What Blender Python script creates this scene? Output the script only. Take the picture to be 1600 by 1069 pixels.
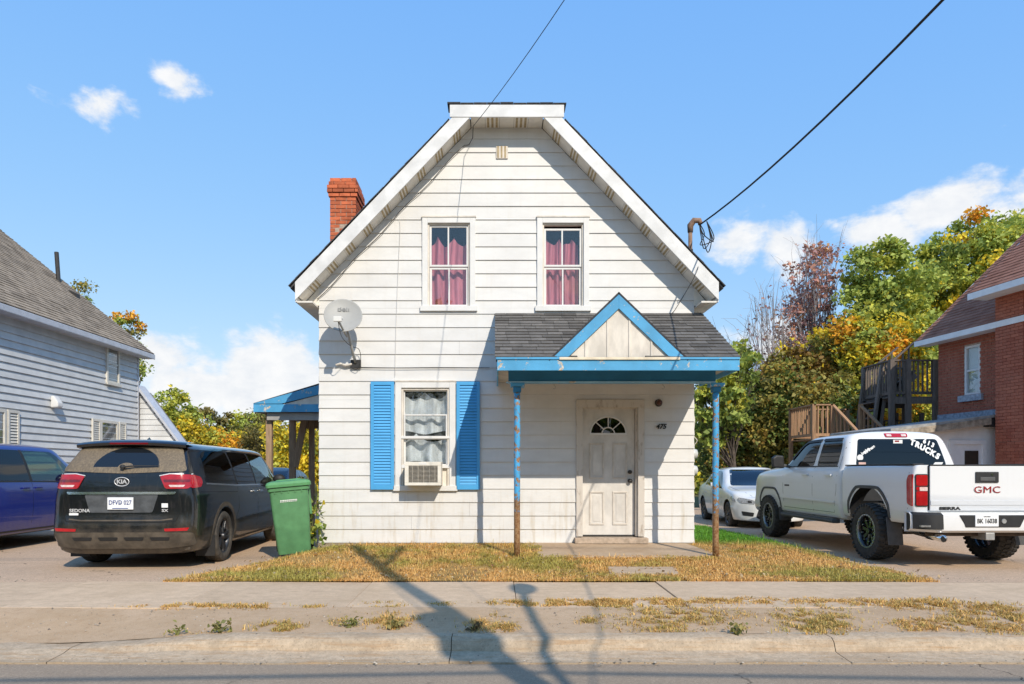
import bpy, bmesh, math, random
import numpy as np
from mathutils import Vector, Matrix, noise as mnoise
from mathutils.bvhtree import BVHTree
R = math.radians
random.seed(7); rng = np.random.default_rng(7)
scene = bpy.context.scene
COL = scene.collection
for o in list(bpy.data.objects):
    bpy.data.objects.remove(o)

# ------------------------------------------------------------------ camera
F, CX, CY, ZC = 1100.0, 775.0, 735.0, 1.13      # focal length and vanishing point in pixels of the 1600 px photograph, eye height
cam_data = bpy.data.cameras.new('camera')
cam = bpy.data.objects.new('camera', cam_data); COL.objects.link(cam)
cam.location = (0, 0, ZC); cam.rotation_euler = (R(90), 0, 0)
cam_data.sensor_width = 36.0; cam_data.lens = 36.0*F/1600
cam_data.shift_x = (800-CX)/1600; cam_data.shift_y = (CY-534.5)/1600
cam_data.clip_start = 0.05; cam_data.clip_end = 3000
scene.camera = cam
def at(px, py, Y):
    return Vector(((px-CX)/F*Y, Y, ZC-(py-CY)/F*Y))

# ------------------------------------------------------------------ sun and sky
SUN_EL, SUN_AZ = 37.0, 157.6                    # azimuth clockwise from +Y: behind the camera, to the right
to_sun = Vector((math.sin(R(SUN_AZ))*math.cos(R(SUN_EL)), math.cos(R(SUN_AZ))*math.cos(R(SUN_EL)), math.sin(R(SUN_EL))))
sl = bpy.data.lights.new('sun', 'SUN'); sl.energy = 3.95; sl.angle = R(0.4); sl.color = (1.0, 0.905, 0.765)
sun = bpy.data.objects.new('sun', sl); COL.objects.link(sun)
sun.rotation_euler = (-to_sun).to_track_quat('-Z', 'Y').to_euler(); sun.location = to_sun*60
SKY_STRENGTH = 0.138
world = bpy.data.worlds.new('World'); scene.world = world; world.use_nodes = True
def build_world():
    nt = world.node_tree; nt.nodes.clear(); N = nt.nodes.new; L = nt.links.new
    out = N('ShaderNodeOutputWorld'); bg = N('ShaderNodeBackground'); L(bg.outputs[0], out.inputs[0])
    sky = N('ShaderNodeTexSky'); sky.sky_type = 'NISHITA'; sky.sun_disc = False
    sky.sun_elevation = R(SUN_EL); sky.sun_rotation = R(SUN_AZ)
    sky.air_density = 1.0; sky.dust_density = 0.0; sky.ozone_density = 4.0; sky.altitude = 100
    bg.inputs[1].default_value = SKY_STRENGTH
    tc = N('ShaderNodeTexCoord'); sep = N('ShaderNodeSeparateXYZ'); L(tc.outputs['Generated'], sep.inputs[0])
    def m(op, a, b=None, c=None):
        n = N('ShaderNodeMath'); n.operation = op
        for i, v in enumerate((a, b, c)):
            if v is None: continue
            if isinstance(v, (int, float)): n.inputs[i].default_value = v
            else: L(v, n.inputs[i])
        return n.outputs[0]
    az = m('ARCTAN2', sep.outputs[0], sep.outputs[1]); el = m('ARCSINE', sep.outputs[2])
    cmb = N('ShaderNodeCombineXYZ'); L(az, cmb.inputs[0]); L(m('MULTIPLY', el, 1.5), cmb.inputs[1])
    def fbm(scale, detail, rough, w):
        n = N('ShaderNodeTexNoise'); n.noise_dimensions = '3D'; L(cmb.outputs[0], n.inputs['Vector'])
        n.inputs['Scale'].default_value = scale; n.inputs['Detail'].default_value = detail; n.inputs['Roughness'].default_value = rough
        n.inputs['Distortion'].default_value = w
        return n.outputs[0]
    n1 = fbm(9, 8, .58, .25); n2 = fbm(28, 6, .6, .1)
    # cumulus banks all round the horizon and a few small puffs: azimuth, elevation (degrees), half widths, weight
    blobs = [(-24,6.5,4.5,4.0,1.0),(-18,6.8,4.6,4.6,1.1),(-12.5,5.0,5,4,1),(-29.5,8.2,2.2,1.9,.62),(-29.0,24.3,3.4,1.6,.80),(-24.2,26.5,2.3,1.6,.72),(-33,31,4,1.6,.5),
             (18.6,16.6,3.4,2.0,.95),(22.2,16.0,3.2,2.2,.8),(28.3,16.6,3.4,1.9,.95),(33.0,17.6,4.0,2.1,1.05),(36.5,16,4.5,3.0,1),(25,9,8,4,.8),(44,14,9,5,1),
             (62,12,12,5,1),(95,14,14,6,1),(128,10,12,4,1),(165,13,12,5,1),(-60,10,12,5,1),(-92,12,14,5,1),(-130,14,12,6,1),(-165,10,12,4,1),(-70,32,6,2,.6),(80,34,7,3,.6)]
    acc = None
    for a, e, wa, we, wt in blobs:
        dx = m('MULTIPLY', m('SUBTRACT', az, R(a)), 1/R(wa)); dy = m('MULTIPLY', m('SUBTRACT', el, R(e)), 1/R(we))
        d2 = m('ADD', m('MULTIPLY', dx, dx), m('MULTIPLY', dy, dy))
        g = m('MULTIPLY', m('EXPONENT', m('MULTIPLY', d2, -0.8)), wt)
        acc = g if acc is None else m('MAXIMUM', acc, g)
    dens = m('ADD', acc, m('ADD', m('MULTIPLY', m('SUBTRACT', n1, .5), 1.9), m('MULTIPLY', m('SUBTRACT', n2, .5), .5)))
    mr = N('ShaderNodeMapRange'); mr.interpolation_type = 'SMOOTHSTEP'; L(dens, mr.inputs[0])
    mr.inputs[1].default_value = .44; mr.inputs[2].default_value = .86
    fac = m('MULTIPLY', mr.outputs[0], .96)
    shade = N('ShaderNodeMapRange'); L(n2, shade.inputs[0]); shade.inputs[1].default_value = .3; shade.inputs[2].default_value = .65
    cc = N('ShaderNodeMix'); cc.data_type = 'RGBA'; L(shade.outputs[0], cc.inputs['Factor'])
    cc.inputs[6].default_value = (5.6, 5.8, 6.1, 1); cc.inputs[7].default_value = (6.6, 6.6, 6.6, 1)
    # the camera's soft response to a bright sky: each channel compressed the same way over the whole dome
    ss = N('ShaderNodeSeparateColor'); L(sky.outputs[0], ss.inputs[0]); tint = N('ShaderNodeCombineColor')
    for i, (g_, a_) in enumerate(SKY_RESPONSE): L(m('MULTIPLY', m('POWER', ss.outputs[i], g_), a_), tint.inputs[i])
    mx = N('ShaderNodeMix'); mx.data_type = 'RGBA'; L(fac, mx.inputs['Factor']); L(tint.outputs[0], mx.inputs[6]); L(cc.outputs[2], mx.inputs[7])
    L(mx.outputs[2], bg.inputs[0])
SKY_RESPONSE = ((.66, 1.60), (.38, 2.72), (.08, 5.85))
build_world()
scene.view_settings.view_transform = 'Standard'; scene.view_settings.look = 'None'
scene.view_settings.exposure = 0.12; scene.view_settings.gamma = 1.0
scene.cycles.max_bounces = 8; scene.cycles.transparent_max_bounces = 12
scene.cycles.use_denoising = True
scene.cycles.sample_clamp_indirect = 6

# ------------------------------------------------------------------ helpers
def lin(r, g, b):
    f = lambda c: (c/255/12.92) if c/255 <= .04045 else ((c/255+.055)/1.055)**2.4
    return (f(r), f(g), f(b))
def mul(c, k): return tuple(min(1, v*k) for v in c[:3])
class NT:
    def __init__(s, name):
        s.m = bpy.data.materials.new(name); s.m.use_nodes = True; s.t = s.m.node_tree; s.t.nodes.clear()
        s.out = s.n('ShaderNodeOutputMaterial')
    def n(s, kind, **kw):
        nd = s.t.nodes.new(kind)
        for k, v in kw.items(): setattr(nd, k, v)
        return nd
    def l(s, a, b): s.t.links.new(a, b)
    def set(s, sock, v):
        if isinstance(v, bpy.types.NodeSocket): s.l(v, sock)
        else:
            if isinstance(v, tuple) and len(v) == 3: v = v+(1,)
            sock.default_value = v
    def math(s, op, a, b=0.0, c=None, clamp=False):
        nd = s.n('ShaderNodeMath', operation=op, use_clamp=clamp); s.set(nd.inputs[0], a); s.set(nd.inputs[1], b)
        if c is not None: s.set(nd.inputs[2], c)
        return nd.outputs[0]
    def mix(s, f, a, b, blend='MIX'):
        nd = s.n('ShaderNodeMix', data_type='RGBA', blend_type=blend); s.set(nd.inputs['Factor'], f); s.set(nd.inputs[6], a); s.set(nd.inputs[7], b)
        return nd.outputs[2]
    def coord(s, which='Object', scale=None):
        c = s.n('ShaderNodeTexCoord').outputs[which]
        if scale:
            mp = s.n('ShaderNodeMapping'); s.l(c, mp.inputs[0]); mp.inputs['Scale'].default_value = scale; return mp.outputs[0]
        return c
    def world(s, scale=None):
        c = s.n('ShaderNodeNewGeometry').outputs['Position']
        if scale:
            mp = s.n('ShaderNodeMapping'); s.l(c, mp.inputs[0]); mp.inputs['Scale'].default_value = scale; return mp.outputs[0]
        return c
    def noise(s, vec, scale, detail=4, rough=.55, dist=0):
        nd = s.n('ShaderNodeTexNoise'); s.l(vec, nd.inputs['Vector']); nd.inputs['Scale'].default_value = scale
        nd.inputs['Detail'].default_value = detail; nd.inputs['Roughness'].default_value = rough; nd.inputs['Distortion'].default_value = dist
        return nd.outputs[0]
    def ramp(s, v, a, b, smooth=True):
        nd = s.n('ShaderNodeMapRange'); nd.interpolation_type = 'SMOOTHSTEP' if smooth else 'LINEAR'
        s.set(nd.inputs[0], v); nd.inputs[1].default_value = a; nd.inputs[2].default_value = b; return nd.outputs[0]
    def rnd(s): return s.n('ShaderNodeObjectInfo').outputs['Random']
    def bump(s, h, strength=.3, dist=.01):
        nd = s.n('ShaderNodeBump'); s.l(h, nd.inputs['Height']); nd.inputs['Strength'].default_value = strength; nd.inputs['Distance'].default_value = dist
        return nd.outputs[0]
    def bsdf(s, col, rough=.6, metal=0.0, normal=None, coat=0.0, spec=.5, **kw):
        b = s.n('ShaderNodeBsdfPrincipled'); s.set(b.inputs['Base Color'], col); s.set(b.inputs['Roughness'], rough); s.set(b.inputs['Metallic'], metal)
        b.inputs['Coat Weight'].default_value = coat; b.inputs['Coat Roughness'].default_value = .04; b.inputs['Specular IOR Level'].default_value = spec
        if normal is not None: s.l(normal, b.inputs['Normal'])
        s.l(b.outputs[0], s.out.inputs[0]); return b
MATS = {}
def M(name, col, rough=.65, var=.12, scale=5.0, bump=0.0, bscale=60, metal=0.0, coat=0.0, rnd=0.0, spec=.4, streak=None, worldc=True):
    """plain procedural material: two-tone noise, optional per-piece value shift, fine relief"""
    if name in MATS: return MATS[name]
    t = NT(name); v = t.world(streak) if worldc else t.coord('Object', streak)
    n = t.noise(v, scale, 5, .6)
    c = t.mix(t.ramp(n, .28, .72), mul(col, 1-var), mul(col, 1+var))
    if rnd:
        hsv = t.n('ShaderNodeHueSaturation'); t.l(c, hsv.inputs['Color'])
        t.l(t.math('MULTIPLY_ADD', t.rnd(), 2*rnd, 1-rnd), hsv.inputs['Value']); c = hsv.outputs[0]
    nm = None
    if bump: nm = t.bump(t.noise(v, bscale, 4, .6), bump)
    rg = t.math('MULTIPLY_ADD', n, .15, rough-.07)
    t.bsdf(c, rg, metal, nm, coat, spec)
    MATS[name] = t.m; return t.m

class MB:
    """collects boxes, prisms, tubes and sheets; build() links them as one mesh object"""
    def __init__(s): s.v = []; s.f = []; s.smooth = False
    def add(s, vs, fs):
        o = len(s.v); s.v += [tuple(p) for p in vs]; s.f += [tuple(i+o for i in f) for f in fs]; return s
    def box(s, x0, x1, y0, y1, z0, z1):
        return s.add([(x0,y0,z0),(x1,y0,z0),(x1,y1,z0),(x0,y1,z0),(x0,y0,z1),(x1,y0,z1),(x1,y1,z1),(x0,y1,z1)],
                     [(3,2,1,0),(4,5,6,7),(0,1,5,4),(1,2,6,5),(2,3,7,6),(3,0,4,7)])
    def bar(s, a, b, w, h, up=(0,0,1)):
        a = Vector(a); b = Vector(b); d = (b-a).normalized(); u = Vector(up); r = d.cross(u)
        if r.length < 1e-4: r = d.cross(Vector((1,0,0)))
        r.normalize(); u = r.cross(d).normalized(); r *= w/2; u *= h/2
        vs = [a-r-u, a+r-u, a+r+u, a-r+u, b-r-u, b+r-u, b+r+u, b-r+u]
        return s.add(vs, [(0,1,2,3),(7,6,5,4),(4,5,1,0),(5,6,2,1),(6,7,3,2),(7,4,0,3)])
    def prism(s, pts, off):
        """closed polygon pts (3D) swept by vector off"""
        n = len(pts); off = Vector(off); a = [Vector(p) for p in pts]; b = [p+off for p in a]
        return s.add(a+b, [tuple(range(n))[::-1], tuple(range(n, 2*n))]+[(i, (i+1) % n, (i+1) % n+n, i+n) for i in range(n)])
    def tube(s, path, rad, n=8, cap=True):
        path = [Vector(p) for p in path]; k = len(path)
        if not hasattr(rad, '__len__'): rad = [rad]*k
        o = len(s.v); ref = None
        for i, p in enumerate(path):
            d = (path[min(i+1, k-1)]-path[max(i-1, 0)]).normalized()
            if ref is None: ref = Vector((0,0,1)) if abs(d.z) < .9 else Vector((1,0,0))
            r = d.cross(ref)
            if r.length < 1e-5: r = d.cross(Vector((0,1,0.3)))
            r.normalize(); u = r.cross(d).normalized(); ref = u
            for j in range(n):
                a = 2*math.pi*j/n; s.v.append(tuple(p+(r*math.cos(a)+u*math.sin(a))*rad[i]))
        for i in range(k-1):
            for j in range(n):
                a = o+i*n+j; b = o+i*n+(j+1) % n; s.f.append((a, b, b+n, a+n))
        if cap: s.f.append(tuple(o+j for j in range(n))[::-1]); s.f.append(tuple(o+(k-1)*n+j for j in range(n)))
        return s
    def lathe(s, prof, n=32, origin=(0,0,0), axis='Z', closed=False):
        o = len(s.v); k = len(prof)
        for (r, h) in prof:
            for j in range(n):
                a = 2*math.pi*j/n; c, q = r*math.cos(a), r*math.sin(a)
                p = {'Z': (c, q, h), 'X': (h, c, q), 'Y': (q, h, c)}[axis]
                s.v.append((p[0]+origin[0], p[1]+origin[1], p[2]+origin[2]))
        for i in range(k-1 if not closed else k):
            for j in range(n):
                a = o+i*n+j; b = o+i*n+(j+1) % n; c = o+((i+1) % k)*n+(j+1) % n; d = o+((i+1) % k)*n+j; s.f.append((a, b, c, d))
        return s
    def grid(s, fn, us, vs):
        o = len(s.v); nu = len(us); nv = len(vs)
        for v in vs:
            for u in us: s.v.append(tuple(fn(u, v)))
        for j in range(nv-1):
            for i in range(nu-1):
                a = o+j*nu+i; s.f.append((a, a+1, a+1+nu, a+nu))
        return s
    def mesh(s, name):
        me = bpy.data.meshes.new(name); me.from_pydata(s.v, [], s.f); me.update()
        if s.smooth: me.polygons.foreach_set('use_smooth', [True]*len(me.polygons))
        return me
    def build(s, name, mat, parent=None, loc=None, bevel=0.0, smooth=None, fix=True):
        if smooth is not None: s.smooth = smooth
        me = s.mesh(name)
        if fix or bevel:
            bm = bmesh.new(); bm.from_mesh(me)
            if fix: bmesh.ops.recalc_face_normals(bm, faces=bm.faces)
            if bevel:
                bmesh.ops.bevel(bm, geom=[e for e in bm.edges if len(e.link_faces) == 2 and e.calc_face_angle(0) > .5], offset=bevel, segments=2, profile=.6, affect='EDGES', clamp_overlap=True)
            bm.to_mesh(me); bm.free()
        return link(name, me, mat, parent, loc)
def link(name, me, mat=None, parent=None, loc=None, rot=None):
    if mat is not None and len(me.materials) == 0:
        for q in (mat if isinstance(mat, (list, tuple)) else [mat]): me.materials.append(q)
    o = bpy.data.objects.new(name, me); COL.objects.link(o)
    if parent is not None: o.parent = parent
    if loc is not None: o.location = loc
    if rot is not None: o.rotation_euler = rot
    return o
def tag(o, label, cat=None, group=None, kind=None):
    if label: o['label'] = label
    if cat: o['category'] = cat
    if group: o['group'] = group
    if kind: o['kind'] = kind
    return o
def thing(name, label, cat, loc=(0,0,0), rz=0.0, group=None):
    o = bpy.data.objects.new(name, None); COL.objects.link(o); o.location = loc; o.rotation_euler = (0,0,rz); o.empty_display_size = .2
    return tag(o, label, cat, group)
def structure(o, label=None):
    o['kind'] = 'structure'
    if label: o['label'] = label
    return o
def stuff(o): o['kind'] = 'stuff'; return o
def autosmooth(o, ang=35):
    me = o.data; me.polygons.foreach_set('use_smooth', [True]*len(me.polygons))
    me.set_sharp_from_angle(angle=R(ang)); return o
def text_mesh(s, size, bold=0.0, shear=0.0, extrude=.002, space=1.0, xscale=1.0):
    """lettering as a thin solid: centred on x=0,y=0 in the XY plane"""
    c = bpy.data.curves.new('lettering', 'FONT'); c.body = s; c.size = size; c.offset = bold; c.shear = shear; c.extrude = extrude
    c.align_x = 'CENTER'; c.align_y = 'CENTER'; c.space_character = space; c.resolution_u = 3
    o = bpy.data.objects.new('lettering', c); COL.objects.link(o)
    me = bpy.data.meshes.new_from_object(o.evaluated_get(bpy.context.evaluated_depsgraph_get()))
    bpy.data.objects.remove(o); bpy.data.curves.remove(c)
    if xscale != 1: me.transform(Matrix.Diagonal((xscale, 1, 1, 1)))
    return me
def lettering(s, size, mat, parent, loc, rot=(R(90),0,0), name='lettering', **kw):
    return link(name, text_mesh(s, size, **kw), mat, parent, loc, rot)
def with_colors(me, cols):
    """one colour for each face (leaves, blades): stored on its corners"""
    at_ = me.color_attributes.new('leaf_colour', 'FLOAT_COLOR', 'CORNER')
    cols = np.asarray(cols, np.float32); k = len(me.loops)//len(me.polygons)
    arr = np.ones((len(me.polygons), k, 4), np.float32); arr[:, :, :3] = cols[:, None, :]
    at_.data.foreach_set('color', arr.ravel())
def np_mesh(name, V, Fq):
    me = bpy.data.meshes.new(name); n = len(V); k = Fq.shape[1]
    me.vertices.add(n); me.vertices.foreach_set('co', V.astype(np.float32).ravel())
    me.loops.add(Fq.size); me.loops.foreach_set('vertex_index', Fq.astype(np.int32).ravel())
    me.polygons.add(len(Fq)); me.polygons.foreach_set('loop_start', np.arange(0, Fq.size, k, dtype=np.int32)); me.polygons.foreach_set('loop_total', np.full(len(Fq), k, np.int32))
    me.update(calc_edges=True); return me
def leaf_mat(name, trans=.35, rough=.55):
    if name in MATS: return MATS[name]
    t = NT(name); a = t.n('ShaderNodeVertexColor', layer_name='leaf_colour')
    b = t.n('ShaderNodeBsdfPrincipled'); t.l(a.outputs[0], b.inputs['Base Color']); b.inputs['Roughness'].default_value = rough; b.inputs['Specular IOR Level'].default_value = .3
    tr = t.n('ShaderNodeBsdfTranslucent'); t.l(a.outputs[0], tr.inputs[0])
    mx = t.n('ShaderNodeMixShader'); mx.inputs[0].default_value = trans; t.l(b.outputs[0], mx.inputs[1]); t.l(tr.outputs[0], mx.inputs[2]); t.l(mx.outputs[0], t.out.inputs[0])
    MATS[name] = t.m; return t.m
def glass_mat(name, tint=(.8,.85,.85), ior=1.5, rough=.0, add=0.0, dirt=None):
    """thin pane: tinted see-through plus a mirror that grows at glancing angles"""
    if name in MATS: return MATS[name]
    t = NT(name); tr = t.n('ShaderNodeBsdfTransparent'); t.set(tr.inputs[0], tint)
    gl = t.n('ShaderNodeBsdfGlossy'); gl.inputs['Roughness'].default_value = rough; gl.inputs[0].default_value = (1,1,1,1)
    lw_ = t.n('ShaderNodeLayerWeight'); lw_.inputs[0].default_value = .5; f0 = ((ior-1)/(ior+1))**2
    fz_ = t.math('MULTIPLY_ADD', t.math('POWER', lw_.outputs['Facing'], 5.0), 1-f0, f0)
    mx = t.n('ShaderNodeMixShader'); t.l(t.math('ADD', fz_, add, clamp=True), mx.inputs[0]); t.l(tr.outputs[0], mx.inputs[1]); t.l(gl.outputs[0], mx.inputs[2])
    last = mx.outputs[0]
    if dirt:
        df = t.n('ShaderNodeBsdfDiffuse'); t.set(df.inputs[0], dirt[0]); m2 = t.n('ShaderNodeMixShader')
        t.l(t.math('MULTIPLY', t.ramp(t.noise(t.coord('Object'), dirt[2], 5, .65), .35, .75), dirt[1]), m2.inputs[0]); t.l(last, m2.inputs[1]); t.l(df.outputs[0], m2.inputs[2]); last = m2.outputs[0]
    t.l(last, t.out.inputs[0]); MATS[name] = t.m; return t.m
def curve_pts(pts, k=6):
    """smooth path through the points"""
    P = [Vector(p) for p in pts]; out = []
    for i in range(len(P)-1):
        a, b, c, d = P[max(i-1, 0)], P[i], P[i+1], P[min(i+2, len(P)-1)]
        for j in range(k):
            t = j/k; out.append(.5*((2*b)+(c-a)*t+(2*a-5*b+4*c-d)*t*t+(3*b-a-3*c+d)*t**3))
    return out+[P[-1]]
def sstep(a, b, x):
    t = np.clip((np.asarray(x, float)-a)/(b-a), 0, 1); return t*t*(3-2*t)
# ------------------------------------------------------------------ ground, road, pavement
def lawn_left(Y): return float(np.interp(Y, [8.0, 8.5, 10.4, 11.0, 12.0], [-3.72, -3.55, -3.12, -2.85, -2.80]))
def lawn_right(Y): return float(np.interp(Y, [8.0, 8.3, 10.4, 13, 15.5, 17.0], [5.02, 4.98, 5.12, 5.0, 4.95, 5.0]))
def gz(X, Y):
    """height of the plot behind the pavement: lawn bank up to the house, flat drives beside it"""
    drive = -.145-.05*sstep(8.1, 10.2, Y)-.05*sstep(14, 19, Y)
    lawn = -.135+.115*sstep(8.05, 10.9, Y)-.15*sstep(11.5, 16, Y)
    l, r = lawn_left(min(Y, 12)), lawn_right(min(Y, 17))
    w = sstep(l-.25, l+.75, X)*(1-sstep(r-.9, r+.15, X))
    return float(drive*(1-w)+lawn*w)
def asphalt_mat(name, col, lo, hi, grit=230, crack=True, stain=.5):
    t = NT(name); v = t.world()
    fine = t.noise(v, grit, 3, .7); big = t.noise(v, .55, 5, .6); mid = t.noise(v, 5, 5, .62)
    c = t.mix(t.ramp(fine, .3, .7), mul(col, lo), mul(col, hi)); g2 = t.noise(v, 48, 3, .75); c = t.mix(t.math('MULTIPLY', t.ramp(g2, .5, .68), .45), c, mul(col, .55)); c = t.mix(t.math('MULTIPLY', t.ramp(g2, .45, .3), .35), c, mul(col, 1.45))
    c = t.mix(t.math('MULTIPLY', t.ramp(big, .35, .7), stain), c, mul(col, .72))
    c = t.mix(t.math('MULTIPLY', t.ramp(mid, .52, .75), .35), c, mul(col, 1.3))
    vo = t.n('ShaderNodeTexVoronoi', feature='F1'); t.l(v, vo.inputs['Vector']); vo.inputs['Scale'].default_value = grit*.45
    c = t.mix(t.math('MULTIPLY', t.ramp(vo.outputs['Color'], .6, .9), .4), c, mul(col, 1.5))
    if crack:                                                   # hairline cracks wandering over the surface
        wv = t.n('ShaderNodeVectorMath', operation='ADD'); t.l(v, wv.inputs[0]); sc = t.n('ShaderNodeVectorMath', operation='SCALE'); nz3 = t.n('ShaderNodeTexNoise'); t.l(v, nz3.inputs['Vector']); nz3.inputs['Scale'].default_value = 2.5; nz3.inputs['Detail'].default_value = 5
        t.l(nz3.outputs['Color'], sc.inputs[0]); sc.inputs['Scale'].default_value = .55; t.l(sc.outputs[0], wv.inputs[1])
        ve = t.n('ShaderNodeTexVoronoi', feature='DISTANCE_TO_EDGE'); t.l(wv.outputs[0], ve.inputs['Vector']); ve.inputs['Scale'].default_value = .42
        c = t.mix(t.math('MULTIPLY', t.ramp(ve.outputs['Distance'], .0045, .0015), t.ramp(t.noise(v, .9, 2), .45, .6)), c, mul(col, .3))
    t.bsdf(c, .88, 0, t.bump(fine, .35, .006), spec=.25); return t.m
def concrete_mat(name, col, stain=(.30,.25,.19), amount=.5):
    t = NT(name); v = t.world()
    n1 = t.noise(v, 1.1, 6, .62); n2 = t.noise(v, 9, 6, .68); n3 = t.noise(v, 55, 4, .75)
    c = t.mix(t.ramp(n2, .3, .72), mul(col, .90), mul(col, 1.08)); n4 = t.noise(t.world((.6, 3.5, 6)), 4, 7, .72)
    c = t.mix(t.math('MULTIPLY', t.ramp(n4, .52, .72), .55), c, mul(stain, .72))
    c = t.mix(t.math('MULTIPLY', t.ramp(n1, .42, .72), amount), c, stain)
    c = t.mix(t.math('MULTIPLY', t.ramp(n3, .5, .7), .4), c, mul(col, .55)); c = t.mix(t.math('MULTIPLY', t.ramp(n3, .44, .3), .3), c, mul(col, 1.25))
    hsv = t.n('ShaderNodeHueSaturation'); t.l(c, hsv.inputs['Color']); t.l(t.math('MULTIPLY_ADD', t.rnd(), .12, .94), hsv.inputs['Value'])
    t.bsdf(hsv.outputs[0], .9, 0, t.bump(n3, .25, .004), spec=.2); return t.m
def dirt_mat(name, a, b, c3):
    t = NT(name); v = t.world(); n1 = t.noise(v, 1.6, 7, .65); n2 = t.noise(v, 12, 6, .7); n3 = t.noise(v, 130, 3, .7)
    c = t.mix(t.ramp(n1, .3, .68), a, b); c = t.mix(t.math('MULTIPLY', t.ramp(n2, .45, .75), .6), c, c3)
    c = t.mix(t.math('MULTIPLY', t.ramp(n3, .42, .7), .4), c, mul(a, .5))
    t.bsdf(c, .95, 0, t.bump(n3, .5, .008), spec=.15); return t.m
m_road = asphalt_mat('road_asphalt', (.32, .248, .178), .68, 1.3, 200, stain=.35)
m_drive = asphalt_mat('drive_asphalt', (.52, .37, .25), .7, 1.3, 120, stain=.3)
m_walk = concrete_mat('pavement_concrete', (.58, .43, .29), (.45, .325, .205), .45)
m_stoop = concrete_mat('stoop_concrete', (.50, .37, .25), (.34, .22, .13), .6)
def kerb_mat(name):
    t = NT(name); v = t.world(); sp = t.n('ShaderNodeSeparateXYZ'); t.l(v, sp.inputs[0])
    n1 = t.noise(v, 1.4, 6, .65); n2 = t.noise(v, 16, 6, .72); n3 = t.noise(v, 60, 4, .75); n4 = t.noise(t.world((.5, 4, 9)), 5, 7, .75)
    col = (.51, .395, .275); c = t.mix(t.ramp(n2, .3, .7), mul(col, .78), mul(col, 1.12))
    c = t.mix(t.math('MULTIPLY', t.ramp(n4, .48, .66), .75), c, (.40, .245, .125))
    c = t.mix(t.math('MULTIPLY', t.ramp(n1, .5, .68), .55), c, (.33, .25, .17))
    c = t.mix(t.math('MULTIPLY', t.ramp(n3, .52, .68), .6), c, mul(col, .45))
    silt = t.ramp(t.math('ADD', sp.outputs[1], t.math('MULTIPLY_ADD', n1, .35, -.17)), 5.32, 5.22)   # silt washed along the gutter
    c = t.mix(t.math('MULTIPLY', silt, .6), c, (.30, .23, .155))
    t.bsdf(c, .93, 0, t.bump(t.math('ADD', n2, t.math('MULTIPLY', n3, .6)), .55, .012), spec=.15); return t.m
m_kerb = kerb_mat('kerb_concrete')
m_verge = dirt_mat('verge_dirt', (.48, .335, .205), (.56, .40, .26), (.40, .25, .135))
m_lawn = dirt_mat('lawn_soil', (.40, .25, .09), (.32, .21, .07), (.44, .28, .115))
m_yard = dirt_mat('yard_soil', (.13, .12, .05), (.17, .15, .07), (.09, .10, .03))
def kerb_height(X): return .082*float(sstep(-3.6, -1.9, X))*(1-.55*float(sstep(4.5, 9, X)))+.018
def sheet(name, fn, us, vs, mat, kind='structure'):
    b = MB(); b.smooth = True; b.grid(fn, us, vs); o = b.build(name, mat, fix=False); o['kind'] = kind; return o
xs_far = [-900, -300, -120, -60, -30]; 
gx = xs_far+list(np.linspace(-22, 22, 89))+[-x for x in xs_far[::-1]]
gy = [-200, -60, -30, 8.0]+list(np.linspace(8.3, 20, 40))+[24, 30, 40, 60, 120, 300, 900]
def gfar(X, Y):
    if Y < 8.05: return (X, Y, -.42)
    far = sstep(24, 60, Y)
    return (X, Y, (gz(X, Y)-.02)*(1-far)-.3*far)
sheet('ground', gfar, gx, gy, m_yard)
sheet('road', lambda X, Y: (X, Y, -.315+.03*sstep(5.2, 1.5, Y)-.03*sstep(1.5, -3.4, Y)), np.linspace(-60, 60, 25), np.linspace(-3.4, 5.262, 12), m_road)
sheet('verge', lambda X, Y: (X, Y, np.interp(Y, [5.72, 6.6], [-.290+kerb_height(X), -.160])+.012*mnoise.noise(Vector((X*1.3, Y*2.2, 3)))), np.linspace(-40, 40, 240), np.linspace(5.70, 6.63, 7), m_verge)
# opposite side of the street, behind the camera
sheet('far_verge', lambda X, Y: (X, Y, -.24), [-60, 60], [-14, -3.62], m_yard)
# kerb and gutter, cast in three metre lengths
def kerb_piece(x0, x1):
    b = MB(); us = np.linspace(x0+.003, x1-.003, 36)
    prof = [(5.24, -.36), (5.245, -.302), (5.46, -.288), (5.495, -.28), (5.525, None), (5.56, 1.0), (5.70, 1.02), (5.735, .99), (5.74, -.40)]
    def fn(u, v):
        y, z = prof[int(v)]; h = kerb_height(u); wob = .009*mnoise.noise(Vector((u*2.2, y*7, 1)))+.005*mnoise.noise(Vector((u*11, y*23, 4)))
        if z is None: z = -.29+h*.78
        elif z > .5: z = -.29+h*z
        return (u, y+wob, z+wob)
    b.grid(fn, us, range(len(prof))); b.smooth = False; return b
root = kerb_piece(-42.0, -39.0).build('kerb', m_kerb, fix=False); structure(root)
root.location = (0,0,0)
for i in range(27):
    x0 = -39+3*i-.35
    autosmooth(kerb_piece(x0, x0+3).build('kerb_section', m_kerb, root, fix=False), 40)
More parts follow.
